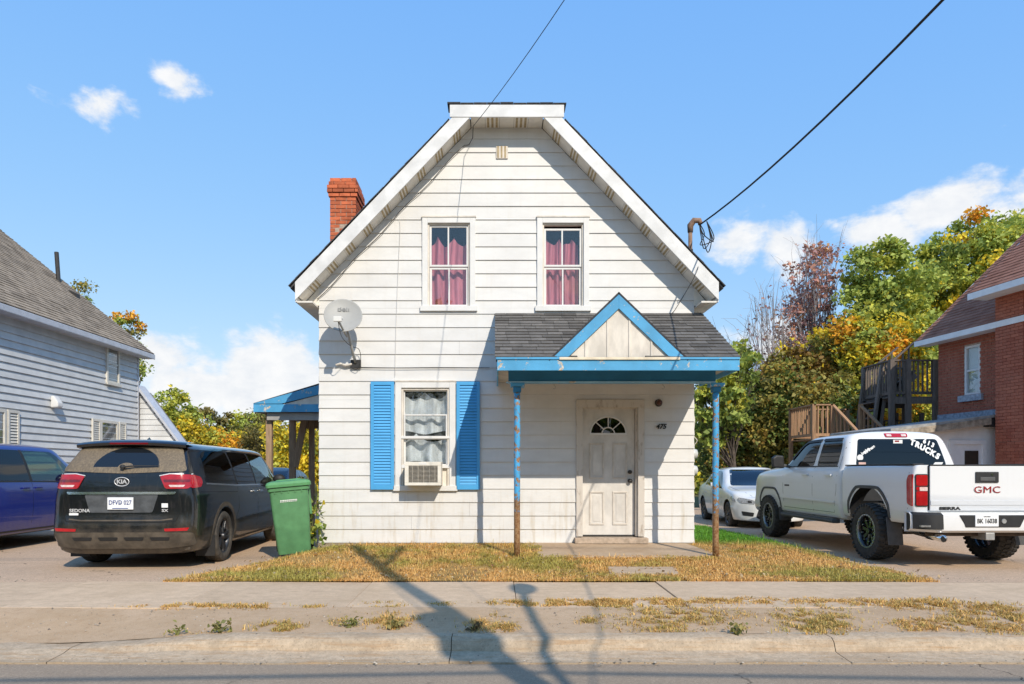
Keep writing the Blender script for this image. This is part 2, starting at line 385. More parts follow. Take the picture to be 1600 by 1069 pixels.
# weeds-split crack filler strip between the road and the gutter is left open; pavement slabs
def slab_block(x0, x1, y0, y1, z0, z1, thick=.09, n=2):
    b = MB(); b.prism([(x0,y0,z0),(x1,y0,z0),(x1,y1,z1),(x0,y1,z1)], (0,0,-thick)); return b
walk = sheet('sidewalk', lambda X, Y: (X, Y, -.19), [-42, 42], [6.60, 8.06], m_verge)
xx = -40.3
while xx < 40:
    w = 1.62
    skew = .05*rng.standard_normal()
    b = MB(); e = .003
    dz = .006*rng.standard_normal(); tz = .004*rng.standard_normal()
    b.prism([(xx+e, 6.61, -.163+dz), (xx+w-e, 6.61, -.163+dz+tz), (xx+w-e, 8.05, -.145+dz+tz), (xx+e, 8.05, -.145+dz)], (0, 0, -.08))
    b.build('slab', m_walk, walk, bevel=.006)
    xx += w
# drives
def drive_fn(X, Y): return (X, Y, gz(X, Y)-.006)
sheet('driveway', lambda u, Y: drive_fn(-22+u*(lawn_left(min(Y, 12))+.25+22), Y), np.linspace(0, 1, 50), np.linspace(8.045, 26, 44), m_drive)
sheet('driveway', lambda u, Y: drive_fn(lawn_right(min(Y, 17))-.25+u*(24-lawn_right(min(Y, 17))), Y), np.linspace(0, 1, 50), np.linspace(8.045, 26, 44), m_drive)
sheet('lawn', lambda u, Y: (lambda X: (X, Y, gz(X, Y)+.002))(lawn_left(min(Y, 12))+u*(lawn_right(min(Y, 17))-lawn_left(min(Y, 12)))), np.linspace(0, 1, 80), np.linspace(8.055, 17.0, 60), m_lawn)
# concrete in front of the door, and the single flag towards the street
path = structure(MB().prism([(.42, 10.985, .004), (2.95, 10.985, -.004), (3.12, 9.72, -.045), (2.2, 9.62, -.05), (.62, 9.66, -.05)], (0,0,-.1)).build('path', m_stoop, bevel=.008))
MB().prism([(1.42, 8.95, -.09), (2.28, 8.95, -.093), (2.20, 8.42, -.115), (1.36, 8.42, -.112)], (0,0,-.06)).build('slab', m_stoop, path, bevel=.008)
# ------------------------------------------------------------------ the white house
def siding_mat(name, col, stain=(.50,.42,.30)):
    t = NT(name); v = t.world((1,1,2.2)); n = t.noise(v, 2.2, 6, .65); n2 = t.noise(t.world((7,7,.7)), 1.6, 4, .6)
    c = t.mix(t.ramp(n, .3, .75), mul(col, 1.03), mul(col, .93))
    sp = t.n('ShaderNodeSeparateXYZ'); t.l(t.world(), sp.inputs[0])
    low = t.ramp(sp.outputs[2], 1.3, .05)                       # splash and rust stains towards the ground
    dirt = t.math('MULTIPLY', t.ramp(n2, .48, .75), t.math('MULTIPLY_ADD', low, .55, .10))
    c = t.mix(dirt, c, stain)
    sp2 = t.noise(t.world(), 26, 3, .7); c = t.mix(t.math('MULTIPLY', t.ramp(sp2, .7, .8), .3), c, mul(stain, .8))
    hsv = t.n('ShaderNodeHueSaturation'); t.l(c, hsv.inputs['Color']); t.l(t.math('MULTIPLY_ADD', t.rnd(), .05, .965), hsv.inputs['Value'])
    t.bsdf(hsv.outputs[0], .5, spec=.35); return t.m
def peel_mat(name, col, under, amount, scale=9, rust=None):
    t = NT(name); v = t.world(); n = t.noise(v, scale, 7, .68, .4); n2 = t.noise(v, 3, 4, .6)
    c = t.mix(t.ramp(n2, .3, .7), mul(col, .88), mul(col, 1.12))
    th = .78-amount*.42
    f = t.ramp(n, th, th+.03)
    u = t.mix(t.ramp(t.noise(v, 30, 3), .35, .65), mul(under, .7), mul(under, 1.2))
    c = t.mix(f, c, u)
    if rust:                                                    # rust creeping up from the foot of a pipe
        sp = t.n('ShaderNodeSeparateXYZ'); t.l(v, sp.inputs[0])
        h = t.math('ADD', t.ramp(sp.outputs[2], rust[1], rust[0], False), t.math('MULTIPLY_ADD', n, 1.5, -.95))
        rc = t.mix(t.ramp(t.noise(v, 40, 3), .3, .7), (.20,.085,.03), (.36,.22,.11)); c = t.mix(t.ramp(h, .3, .45), c, rc)
    t.bsdf(c, t.math('MULTIPLY_ADD', f, .3, .5), 0, t.bump(t.math('MULTIPLY', f, -1), .35, .004), spec=.35); return t.m
BLUE = (.08, .34, .59)
m_siding = siding_mat('white_siding', (.70, .688, .668))
m_trimw = M('white_trim', (.71,.70,.68), .5, .05, 4)
m_trimo = M('worn_white_trim', (.66,.605,.53), .6, .16, 7, streak=(1,1,.4))
m_wallback = M('sheathing', (.22,.20,.18), .9)
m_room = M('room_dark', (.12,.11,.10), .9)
m_fascia = peel_mat('white_fascia', (.70,.695,.685), (.16,.42,.62), .03, 5)
m_soffit = M('soffit_white', (.74,.70,.63), .6, .08, 6)
m_slot = M('soffit_slot', (.40,.31,.18), .8, .2, 20)
m_roofd = M('dark_shingle', (.055,.055,.06), .9, .3, 25, bump=.4, bscale=300, rnd=.35)
m_blue = peel_mat('blue_paint', BLUE, (.55,.50,.42), .42, 9)
m_blued = peel_mat('blue_beam', (.03,.19,.36), (.3,.32,.33), .12, 9)
m_bluepale = peel_mat('pale_blue_paint', (.30,.52,.66), (.55,.50,.42), .4, 9)
m_shut = M('shutter_blue', (.075,.36,.69), .42, .05, 4, spec=.4)
m_post = peel_mat('post_paint', (.07,.36,.66), (.30,.17,.09), .62, 15, rust=(.1,1.75))
m_shing = None
def shingle_mat(name, a, b, rnd=.28):
    t = NT(name); v = t.world(); n = t.noise(v, 260, 3, .7); n2 = t.noise(v, 7, 4, .6)
    c = t.mix(t.ramp(n, .3, .7), a, b); c = t.mix(t.math('MULTIPLY', t.ramp(n2, .4, .75), .45), c, mul(b, 1.25))
    hsv = t.n('ShaderNodeHueSaturation'); t.l(c, hsv.inputs['Color']); t.l(t.math('MULTIPLY_ADD', t.rnd(), 2*rnd, 1-rnd), hsv.inputs['Value'])
    t.bsdf(hsv.outputs[0], .95, 0, t.bump(n, .5, .004), spec=.15); return t.m
m_shing = shingle_mat('porch_shingle', (.085,.08,.074), (.175,.165,.155))
m_metal = M('grey_metal', (.42,.42,.41), .45, .12, 12, metal=.6)
m_dark = M('dark_metal', (.035,.033,.032), .5, .2, 12)
m_glass = glass_mat('window_glass', (.95,.97,.98), 1.5, add=.03)
m_glassd = glass_mat('window_glass_dusty', (.95,.97,.98), 1.45, dirt=((.55,.60,.62), .12, 9))
m_black = M('black_rubber', (.015,.015,.016), .75, .2, 20)
m_ink = M('black_ink', (.012,.012,.012), .5, 0)

HX, HY = .165, 11.0                                             # middle of the facade
house = thing('white_house', 'white clapboard house with clipped gable, blue shutters and blue porch', 'house', (HX, HY, 0))
HW, SL = 2.915, 2.69/2.57
def roof_under(ax): return 6.48-max(0, (ax-.54))*SL            # underside of the roof along the gable
def gable_half(z):                                             # half width of the wall at height z
    return HW if z < 3.993 else max(0.0, .54+(6.48-z)/SL)
DEPTH = 8.5
OPEN = [(-1.15-HX, -.32-HX, 3.66, 5.07), (.64-HX, 1.45-HX, 3.66, 5.07), (-1.57-HX, -.63-HX, .86, 2.51), (1.25-HX, 2.31-HX, 0.0, 2.23)]
def cells(za, zb, inset=.04):
    """pieces of the band za..zb left over by the openings: (xl, xr, z0, z1, at left edge?, at right edge?)"""
    cuts = sorted({za, zb}|{z for o in OPEN for z in (o[2], o[3]) if za+1e-4 < z < zb-1e-4}); out = []
    for z0, z1 in zip(cuts, cuts[1:]):
        x = None; spans = sorted((o[0]+inset, o[1]-inset) for o in OPEN if o[2] <= z0+1e-4 and o[3] >= z1-1e-4)
        cur = 'L'
        for a, b in spans: out.append((cur, a, z0, z1)); cur = b
        out.append((cur, 'R', z0, z1))
    return out
def wall_xy(e, z): return -gable_half(z) if e == 'L' else gable_half(z) if e == 'R' else e
# sheathing behind the boards, front and the other sides
wb = MB(); zs = [0.0, .86, 2.23, 2.51, 3.66, 3.993, 5.07, 6.48]
for za, zb in zip(zs, zs[1:]):
    for a, b, z0, z1 in cells(za, zb, 0.02):
        wb.prism([(wall_xy(a, z0), .0, z0), (wall_xy(b, z0), .0, z0), (wall_xy(b, z1), .0, z1), (wall_xy(a, z1), .0, z1)], (0, .10, 0))
wb.box(-HW, -HW+.1, .1, DEPTH, 0, 3.95); wb.box(HW-.1, HW, .1, DEPTH, 0, 3.95); wb.box(-HW+.1, HW-.1, DEPTH-.1, DEPTH, 0, 3.95)
wall = wb.build('wall', m_wallback, house)
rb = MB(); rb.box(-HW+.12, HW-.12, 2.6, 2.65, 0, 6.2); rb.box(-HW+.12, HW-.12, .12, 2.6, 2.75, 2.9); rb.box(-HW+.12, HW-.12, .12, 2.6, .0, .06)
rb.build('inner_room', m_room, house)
# boards: 21 cm courses, bottom edge proud
PITCH = .21; z0 = .001
k = 0
while z0 < 6.47:
    z1 = min(z0+PITCH, 6.478)
    for a, b, s0, s1 in cells(z0, z1):
        def yo(z): return -.020+.014*(z-z0)/PITCH
        if wall_xy(b, s0)-wall_xy(a, s0) < .01: continue
        e = .004*rng.random(); la, lb = wall_xy(a, s0), wall_xy(b, s0); ua, ub = wall_xy(a, s1), wall_xy(b, s1)
        if a == 'L' and s0 < 3.99: la = ua = -HW-.012
        if b == 'R' and s0 < 3.99: lb = ub = HW+.012
        ya, yb = yo(s0)-e*.5, yo(s1)
        q = .0012 if s0 == z0 else 0
        cut = rng.uniform(.25, .75) if (lb-la > 2.2 and abs(ua-la) < .001 and abs(ub-lb) < .001 and rng.random() < .75) else None
        spans = [(la, lb, ua, ub)] if cut is None else [(la, la+(lb-la)*cut-.0012, ua, ua+(ub-ua)*cut-.0012), (la+(lb-la)*cut+.0012, lb, ua+(ub-ua)*cut+.0012, ub)]
        for la, lb, ua, ub in spans:
          ya -= .0015*rng.random()
          MB().add([(la,ya,s0+q),(lb,ya,s0+q),(ub,yb,s1),(ua,yb,s1),(la,-.001,s0+q),(lb,-.001,s0+q),(ub,-.001,s1),(ua,-.001,s1)],
                 [(0,1,2,3),(7,6,5,4),(4,5,1,0),(5,6,2,1),(6,7,3,2),(7,4,0,3)]).build('siding_board', m_siding, wall)
    z0 += PITCH
# side boards that show at the corner
for s in (-1, 1):
    for i in range(19):
        zz = .001+i*PITCH; x = s*HW
        MB().add([(x+s*.024,0,zz),(x+s*.024,DEPTH,zz),(x+s*.006,DEPTH,zz+PITCH),(x+s*.006,0,zz+PITCH),(x+s*.001,0,zz),(x+s*.001,DEPTH,zz),(x+s*.001,DEPTH,zz+PITCH),(x+s*.001,0,zz+PITCH)],
                 [(0,1,2,3),(7,6,5,4),(4,5,1,0),(5,6,2,1),(6,7,3,2),(7,4,0,3)]).build('siding_board', m_siding, wall)
MB().box(-HW-.03, HW+.03, -.012, .1, -.16, -.004).build('foundation', M('foundation_concrete', (.33,.27,.2), .9, .2, 6, bump=.3), house)

# roof: two steep slopes, clipped at the front by a small hip; 35 cm overhang
OV = .35; TH = .20
nrm = Vector((1, 0, 1/SL)).normalized()                         # outward normal of the right slope in x,z (SL = dz/dx)
nx, nz = SL/math.hypot(1, SL), 1/math.hypot(1, SL)
def up(ax, t): return (ax+nx*t, roof_under(ax)+nz*t) if ax > .54 else (ax, 6.48+t)
tipx = 3.13; ztip = 6.48-(tipx-.54)*SL
ridge_z = 7.36
rf = MB()
for s in (-1, 1):
    o0 = (s*(tipx+nx*TH), ztip+nz*TH); o1 = (s*.862, 6.432)
    # slope slab from the eave up to the ridge, trapezoid clipped by the hip
    pts = [(o0[0], -OV, o0[1]), (o1[0], -OV, o1[1]), (0, 1.40, 7.33), (0, DEPTH+.3, 7.33), (o0[0], DEPTH+.3, o0[1])]
    rf.add(pts+[(p[0], p[1], p[2]-.03) for p in pts], [(0,1,2,3,4), (9,8,7,6,5), (0,5,6,1), (1,6,7,2), (2,7,8,3), (3,8,9,4), (4,9,5,0)])
rf.add([(-.862,-OV,6.66),(.862,-OV,6.66),(0,1.55,ridge_z),(-.862,-OV,6.63),(.862,-OV,6.63),(0,1.55,ridge_z-.03)], [(0,1,2),(5,4,3),(0,3,4,1),(1,4,5,2),(2,5,3,0)])
roof = rf.build('roof', m_roofd, house)
# ragged shingle edge along the rakes
for s in (-1, 1):
    n = 22
    for i in range(n):
        t0, t1 = i/n, (i+1)/n
        a = Vector((s*(tipx+nx*TH+.02), 0, ztip+nz*TH-.0)); b = Vector((s*.87, 0, 6.43))
        p, q = a.lerp(b, t0), a.lerp(b, t1); w = Vector((s*nx, 0, nz)); e = .006+.012*rng.random()
        MB().add([p+Vector((0,-OV-.035,0)), q+Vector((0,-OV-.035,0)), q+Vector((0,-OV-.035,0))+w*.012, p+Vector((0,-OV-.035,0))+w*e,
                  p+Vector((0,.3,0)), q+Vector((0,.3,0)), q+Vector((0,.3,0))+w*.012, p+Vector((0,.3,0))+w*e],
                 [(0,1,2,3),(7,6,5,4),(4,5,1,0),(5,6,2,1),(6,7,3,2),(7,4,0,3)]).build('shingle', m_roofd, roof)
for i in range(9):
    x0 = -.90+i*.2; z = 6.665
    MB().box(x0, x0+.197, -OV-.03, -.1, z, z+.012+.012*rng.random()).build('shingle', m_roofd, roof)
# fascias
for s in (-1, 1):
    a0 = (s*.56, 6.48-(.56-.54)*SL); a1 = (s*tipx, ztip)
    p = [(a0[0], -OV-.022, a0[1]), (a1[0]+s*.07, -OV-.022, a1[1]-.07), (a1[0]+s*.07+0, -OV-.022, a1[1]+.205), (s*(.56+nx*(TH-.005)), -OV-.022, a0[1]+nz*(TH-.005))]
    MB().prism(p, (0, .022, 0)).build('fascia', m_fascia, house, bevel=.003)
MB().box(-.862, .862, -OV-.032, -OV-.002, 6.462, 6.645).build('fascia', m_fascia, house, bevel=.003)
for s in (-1, 1):   # eave fascia and boxed return along the sides
    MB().box(min(s*(tipx+.05), s*(tipx+.075)), max(s*(tipx+.05), s*(tipx+.075)), -OV+.004, DEPTH, ztip-.09, ztip+.14).build('fascia', m_fascia, house)
    MB().box(min(s*(HW+.03), s*(tipx+.045)), max(s*(HW+.03), s*(tipx+.045)), -OV+.006, DEPTH, ztip-.10, ztip-.075).build('soffit', m_soffit, house)
    MB().prism([(s*(HW+.005), -.02, ztip-.07), (s*(tipx+.04), -.02, ztip-.07), (s*(HW+.005), -.02, 3.99)], (0, .02, 0)).build('soffit', m_soffit, house)
# soffit panels: vented and plain in turn, every second slotted
def soffit_run(a, b, n):
    a = Vector(a); b = Vector(b); d = (b-a)/n
    nr = Vector((0,1,0)).cross(d).normalized()
    if nr.z > 0: nr = -nr
    for i in range(n):
        p = a+d*i; q = a+d*(i+1); g = d.normalized()*.002
        pan = MB().prism([p+g+Vector((0,-OV,0)), q-g+Vector((0,-OV,0)), q-g+Vector((0,-.012,0)), p+g+Vector((0,-.012,0))], -nr*.012).build('soffit_panel', m_soffit, house)
        if i % 2:
            for j in range(3):
                c = p+d*(.2+.3*j); e = d*.075
                MB().prism([c-e+Vector((0,-OV+.02,0)), c+e+Vector((0,-OV+.02,0)), c+e+Vector((0,-.03,0)), c-e+Vector((0,-.03,0))], nr*.004).build('vent_slot', m_slot, pan)
for s in (-1, 1): soffit_run((s*.56, 0, 6.47), (s*(tipx+.02), 0, ztip-.02), 19)
soffit_run((-.55, 0, 6.475), (.55, 0, 6.475), 5)
gv = MB().box(-.16, .02, -.034, -.02, 5.99, 6.19).build('gable_vent', m_trimo, house)
for i in range(3): MB().box(-.145+i*.055, -.12+i*.055, -.038, -.03, 6.0, 6.18).build('vent_slot', m_slot, gv)

# windows ---------------------------------------------------------------
def window(x0, x1, z0, z1, cas=.085):
    b = MB(); y0, y1 = -.045, .09
    b.box(x0, x0+cas, y0, y1, z0, z1); b.box(x1-cas, x1, y0, y1, z0, z1); b.box(x0+cas, x1-cas, y0, y1, z1-cas, z1)
    w = b.build('window', m_trimw, house, bevel=.004)
    MB().box(x0-.03, x1+.03, -.06, .09, z0-.05, z0+.03).build('sill', m_trimw, w, bevel=.004)
    MB().box(x0-.01, x1+.01, -.055, -.01, z1, z1+.02).build('drip_cap', m_trimo, w)
    return w
def sash(w, x0, x1, z0, z1, y, fr=.04, bars=(), mat=None, glass=None, depth=.03):
    mat = mat or m_trimw
    b = MB(); b.box(x0, x0+fr, y, y+depth, z0, z1); b.box(x1-fr, x1, y, y+depth, z0, z1); b.box(x0+fr, x1-fr, y, y+depth, z1-fr, z1); b.box(x0+fr, x1-fr, y, y+depth, z0, z0+fr)
    b.build('sash', mat, w, bevel=.003)
    MB().box(x0+fr, x1-fr, y+.012, y+.016, z0+fr, z1-fr).build('pane', glass or m_glass, w)
    for xb in bars: MB().box(xb-.011, xb+.011, y+.0, y+.024, z0+fr, z1-fr).build('muntin', mat, w)
for i, (x0, x1, za, zb) in enumerate(OPEN[:2]):
    w = window(x0, x1, za, zb); zm = 4.335
    dz = .0 if i == 0 else -.05
    b = MB(); c = .085; b.box(x0+c, x0+c+.025, -.01, .08, za, zb-c); b.box(x1-c-.025, x1-c, -.01, .08, za, zb-c); b.box(x0+c+.025, x1-c-.025, -.01, .08, zb-c-.022, zb-c)
    b.build('storm_frame', m_trimo, w)
    sash(w, x0+c+.027, x1-c-.027, zm-.02, zb-c-.024+dz, .012, .03, ((x0+x1)/2-.01,))
    sash(w, x0+c+.027, x1-c-.027, za+.03, zm-.024, .03, .035, ((x0+x1)/2+.0,))
x0, x1, za, zb = OPEN[2]
w = window(x0, x1, za, zb, .095); c = .097
b = MB(); b.box(x0+c, x0+c+.03, -.02, .08, za, zb-c); b.box(x1-c-.03, x1-c, -.02, .08, za, zb-c); b.box(x0+c+.03, x1-c-.03, -.02, .08, zb-c-.03, zb-c); b.build('storm_frame', m_trimo, w)
sash(w, x0+c+.03, x1-c-.03, 1.98, zb-c-.03, .02, .018, (), glass=m_glassd)
sash(w, x0+c+.035, x1-c-.035, 1.64, 2.005, -.012, .022, (), glass=m_glassd)
MB().box(x0+c-.01, x1-c+.01, -.035, .03, 1.625, 1.665).build('meeting_rail', m_trimw, w, bevel=.003)
sash(w, x0+c+.03, x1-c-.03, 1.20, 1.64, .028, .028, (), glass=m_glassd)
MB().box(x0+c+.0, x1-c, -.03, .05, 1.165, 1.215).build('bottom_rail', m_trimw, w, bevel=.003)
MB().box(x0+c+.02, x1-c-.02, .03, .04, za+.03, 1.165).build('filler_panel', m_trimo, w)
# shutters with louvres
for xs in ((-1.95-HX, -1.585-HX), (-.615-HX, -.25-HX)):
    a, b_ = xs; fr = .052; z0, z1 = .83, 2.51
    b = MB(); b.box(a, a+fr, -.06, -.03, z0, z1); b.box(b_-fr, b_, -.06, -.03, z0, z1); b.box(a+fr, b_-fr, -.06, -.03, z1-.055, z1); b.box(a+fr, b_-fr, -.06, -.03, z0, z0+.075)
    b.box(a+fr, b_-fr, -.036, -.03, z0+.075, z1-.055)
    sh = b.build('shutter', m_shut, house, bevel=.003)
    n = 34; dz = (z1-.055-z0-.075)/n
    me = None
    for i in range(n):
        zc = z0+.075+dz*(i+.5)
        if me is None:
            q = MB().add([(a+fr,-.056,-dz*.42),(b_-fr,-.056,-dz*.42),(b_-fr,-.038,dz*.5),(a+fr,-.038,dz*.5),(a+fr,-.044,-dz*.5),(b_-fr,-.044,-dz*.5),(b_-fr,-.036,dz*.4),(a+fr,-.036,dz*.4)],
                         [(0,1,2,3),(7,6,5,4),(4,5,1,0),(5,6,2,1),(6,7,3,2),(7,4,0,3)])
            o = q.build('slat', m_shut, sh, loc=(0,0,zc)); me = o.data
        else: link('slat', me, None, sh, (0,0,zc))
# door ------------------------------------------------------------------
m_doorw = M('door_paint', (.64,.61,.57), .45, .13, 5, streak=(1,1,.6))
t = NT('door_frame_paint'); v = t.world(); nn = t.noise(t.world((1,1,.35)), 12, 6, .7)
t.bsdf(t.mix(t.ramp(nn, .5, .7), (.60,.55,.49), (.36,.30,.24)), .6); m_jamb = t.m
x0, x1, _, zt = OPEN[3]
b = MB(); b.box(x0, x0+.10, -.05, .0, .10, zt-.12); b.box(x1-.10, x1, -.05, .0, .10, zt-.12); b.box(x0, x1, -.05, .0, zt-.12, zt)
dr = b.build('door', m_jamb, house, bevel=.004)
b = MB(); b.box(x0+.085, x0+.10, .001, .16, .10, zt-.12); b.box(x1-.125, x1-.10, .001, .16, .10, zt-.12); b.box(x0+.10, x1-.125, .001, .16, zt-.135, zt-.105); b.build('jamb', m_jamb, dr)
MB().box(x0-.03, x1+.04, -.16, .16, .0, .085).build('threshold', M('threshold_wood', (.42,.33,.25), .8, .25, 12), dr, bevel=.006)
MB().box(x0+.10, x1-.125, .08, .15, .086, .115).build('door_sweep', m_dark, dr)
dx0, dx1 = x0+.105, x1-.13; dc = (dx0+dx1)/2
# slab with a half-round light: built as a polygon with the opening cut away
fc, fz, fr_ = dc-.0, 1.705, .285
arc = [(fc+fr_*math.cos(a), fz+.245*math.sin(a)/1.0*1.1) for a in np.linspace(math.pi, 0, 25)]
top = [(dx0, fz), (dx0, 2.105), (dx1, 2.105), (dx1, fz)]
sl_ = MB(); sl_.box(dx0, dx1, .09, .13, .116, fz)
sl_.prism([(p[0], .09, p[1]) for p in [(dx0, fz), (dx0, 2.105), (dc, 2.105)]+[arc[i] for i in range(12, -1, -1)]], (0,.04,0))
sl_.prism([(p[0], .09, p[1]) for p in [(dc, 2.105), (dx1, 2.105), (dx1, fz)]+[arc[i] for i in range(24, 11, -1)]], (0,.04,0))
slab = sl_.build('door_leaf', m_doorw, dr)
fan = MB().tube([(p[0], .088, p[1]) for p in arc], .016, 6)
fan.box(fc-fr_-.012, fc+fr_+.012, .074, .1, fz-.016, fz+.012)
fan.tube([(fc+.10*math.cos(a), .088, fz+.10*math.sin(a)) for a in np.linspace(math.pi, 0, 13)], .010, 6)
for a in (45, 90, 135): fan.tube([(fc+.10*math.cos(R(a)), .088, fz+.10*math.sin(R(a))), (fc+fr_*.98*math.cos(R(a)), .088, fz+.262*math.sin(R(a)))], .009, 6)
fan.build('fan_light_frame', m_trimw, dr)
MB().prism([(p[0], .105, p[1]) for p in arc], (0,.004,0)).build('pane', glass_mat('fan_glass', (.35,.36,.36), 1.5, add=.02), dr)
for px0, px1 in ((dc-.30, dc-.065), (dc+.065, dc+.30)):
    for z0, z1 in ((1.00, 1.565), (.27, .80)):
        b = MB(); r = .028
        for (a0, a1, b0, b1) in ((px0, px1, z1-r, z1), (px0, px1, z0, z0+r), (px0, px0+r, z0+r, z1-r), (px1-r, px1, z0+r, z1-r)): b.box(a0, a1, .078, .0905, b0, b1)
        b.build('panel_moulding', M('door_moulding', (.60,.55,.49), .5, .12, 8), dr, bevel=.008)
        MB().box(px0+r+.03, px1-r-.03, .084, .0905, z0+r+.03, z1-r-.03).build('door_panel', m_doorw, dr, bevel=.006)
for zk, rr in ((1.105, .03), (.965, .033)):
    MB().lathe([(0,-.012),(rr,-.012),(rr,.0),(rr*.5,.004),(rr*.5,.03),(rr*.9,.04),(rr*.95,.055),(rr*.5,.07),(0,.07)], 20, (dx1-.075, .085, zk), 'Y').build('knob', m_dark, dr, smooth=True).scale = (1,1,1)
for o in dr.children:
    if o.name.startswith('knob'):
        o.data.transform(Matrix.Translation((0,.085,0)) @ Matrix.Diagonal((1,-1,1,1)) @ Matrix.Translation((0,-.085,0)))
lettering('475', .105, m_ink, house, (1032/100-7.75-HX, -.034, 1.13+(735-667)/100), bold=.003, shear=.25, extrude=.004, name='house_number')
lamp = MB().lathe([(0,0),(.055,0),(.06,-.02),(.05,-.04),(0,-.045)], 20, (2.53-HX, -.024, 2.18), 'Y').build('porch_light', m_dark, house, smooth=True)
MB().lathe([(0,-.04),(.035,-.045),(.045,-.07),(.035,-.10),(0,-.11)], 18, (2.53-HX, -.024, 2.18), 'Y').build('lamp_shade', M('brown_lamp', (.09,.035,.025), .35), lamp, smooth=True)

# ------------------------------------------------------------------ front porch (part of the house)
YE = 9.25-HY; YP = 9.68-HY                                      # eave and post line, local
PX0, PX1 = .0-HX, 3.195-HX
def shed_z(y): return 2.615+(3.585-2.615)*(y-YE)/(0-YE)
b = MB(); b.prism([(PX0, YE, shed_z(YE)-.01), (PX0, -.03, shed_z(-.03)-.01), (PX0, -.03, shed_z(-.03)-.06), (PX0, YE, shed_z(YE)-.06)], (PX1-PX0, 0, 0))
porch = b.build('front_porch', m_dark, house)
sd = Vector((0, -YE, 3.585-2.615)); slen = sd.length; sdir = sd.normalized(); snor = Vector((0, -sdir.z, sdir.y))
GXc, GPZ, GHW = 1.61-HX, 3.40, .86                               # gablet
gsl = (GPZ-2.575)/GHW
rows = 15; ex = slen/rows
for r_ in range(rows):
    x = PX0-.02-rng.random()*.25
    while x < PX1+.02:
        w_ = rng.choice([.17,.22,.27,.33]); a, c_ = max(x, PX0-.015), min(x+w_-.004, PX1+.015); x += w_
        if c_-a < .02: continue
        base = Vector((0, YE, 2.615))+sdir*(r_*ex-.02)
        yc = base.y+.05; fz_ = shed_z(yc)
        if all(GPZ-abs(xx-GXc)*gsl > fz_+.12 for xx in (a, c_)): continue
        L_ = ex*1.25; th = .007+.006*rng.random(); lift = snor*.012; dn = sdir*(-.012*rng.random())
        p0 = base+dn; p1 = base+sdir*L_
        vs = [Vector((a,p0.y,p0.z))+lift+snor*th, Vector((c_,p0.y,p0.z))+lift+snor*th, Vector((c_,p1.y,p1.z))+snor*.004, Vector((a,p1.y,p1.z))+snor*.004]
        MB().prism(vs, -snor*th).build('shingle', m_shing, porch)
# eave trim: fascia, soffit, beam, brackets, posts
def fz(z): return z
MB().box(PX0+.015, PX1-.0, YE-.02, YE+.005, 2.44, 2.60).build('fascia', m_blue, porch, bevel=.004)
MB().box(PX0, PX1-.0, YE-.035, YE+.0, 2.585, 2.612).build('drip_edge', m_blue, porch)
for xx in (PX0+.012, PX1-.03): MB().prism([(xx, YE+.006, 2.44), (xx, -.03, 2.44), (xx, -.03, shed_z(0)-.07), (xx, YE+.006, 2.56)], (.02,0,0)).build('side_panel', m_blue, porch)
MB().box(PX0+.034, PX1-.032, YE+.006, -.03, 2.505, 2.52).build('ceiling', M('porch_ceiling', (.55,.50,.43), .7, .15, 5), porch)
MB().box(PX0+.17, PX1-.19, YP-.055, YP+.055, 2.325, 2.504).build('beam', m_blued, porch)
MB().box(PX0+.14, PX1-.2, YP-.08, YP-.057, 2.318, 2.345).build('trim_strip', m_bluepale, porch)
for xp in (.29-HX, 3.02-HX):
    g = gz(xp+HX, YP+HY)-.03
    wob = [(.0015*rng.standard_normal(), .0015*rng.standard_normal()) for _ in range(9)]
    MB().tube([(xp+wob[i][0], YP+wob[i][1], g+(2.28-g)*i/8) for i in range(9)], .043, 14).build('post', m_post, porch, smooth=True)
    MB().box(xp-.09, xp+.10, YP-.09, YP+.09, 2.275, 2.324).build('post_cap', m_blue, porch, bevel=.006)
    MB().box(xp-.055, xp+.055, YP-.065, YP+.065, 2.20, 2.275).build('bracket', m_blued, porch, bevel=.01)
for xp in (.80-HX, 2.3-HX):
    MB().tube([(xp, YP+.02, 2.33), (xp, YP+.02, 2.30), (xp+.02, YP+.02, 2.285), (xp+.02, YP+.02, 2.265), (xp, YP+.02, 2.25), (xp-.015, YP+.02, 2.262)], .004, 6).build('hook', m_metal, porch)
# gablet: roof planes, blue rakes, board and batten face
gy0 = YE-.03
for s in (-1, 1):
    d = Vector((s*GHW, 0, -(GPZ-2.575))); n_ = Vector((s*(GPZ-2.575), 0, GHW)).normalized()
    yb = YE+(GPZ-2.615)/(3.585-2.615)*(-YE)
    pk = Vector((GXc, gy0, GPZ)); ft = pk+d*1.03
    pts = [pk+Vector((0,0,.05/n_.z)), ft+n_*.05, Vector((ft.x, gy0+.12, ft.z))+n_*.05, Vector((GXc, yb+.1, GPZ+.05/n_.z))]
    MB().prism(pts, -n_*.022).build('gablet_roof', m_roofd, porch)
    # rake board
    w_ = .13; a = pk+Vector((0,0,.025/n_.z)); c_ = Vector((pk.x+s*(GPZ+.025/n_.z-2.60)/gsl, gy0, 2.60)); dn = Vector((0,0,-w_*1.42))
    lo = ft+n_*.025; 
    pts = [a, c_, c_+Vector((-s*w_*1.42/gsl, 0, 0)), a+dn]
    MB().prism([p+Vector((0,-.0,0)) for p in pts], (0, .022, 0)).build('rake_board', m_blue, porch, bevel=.003)
ty = gy0+.03
inn = .72; izk = 3.23
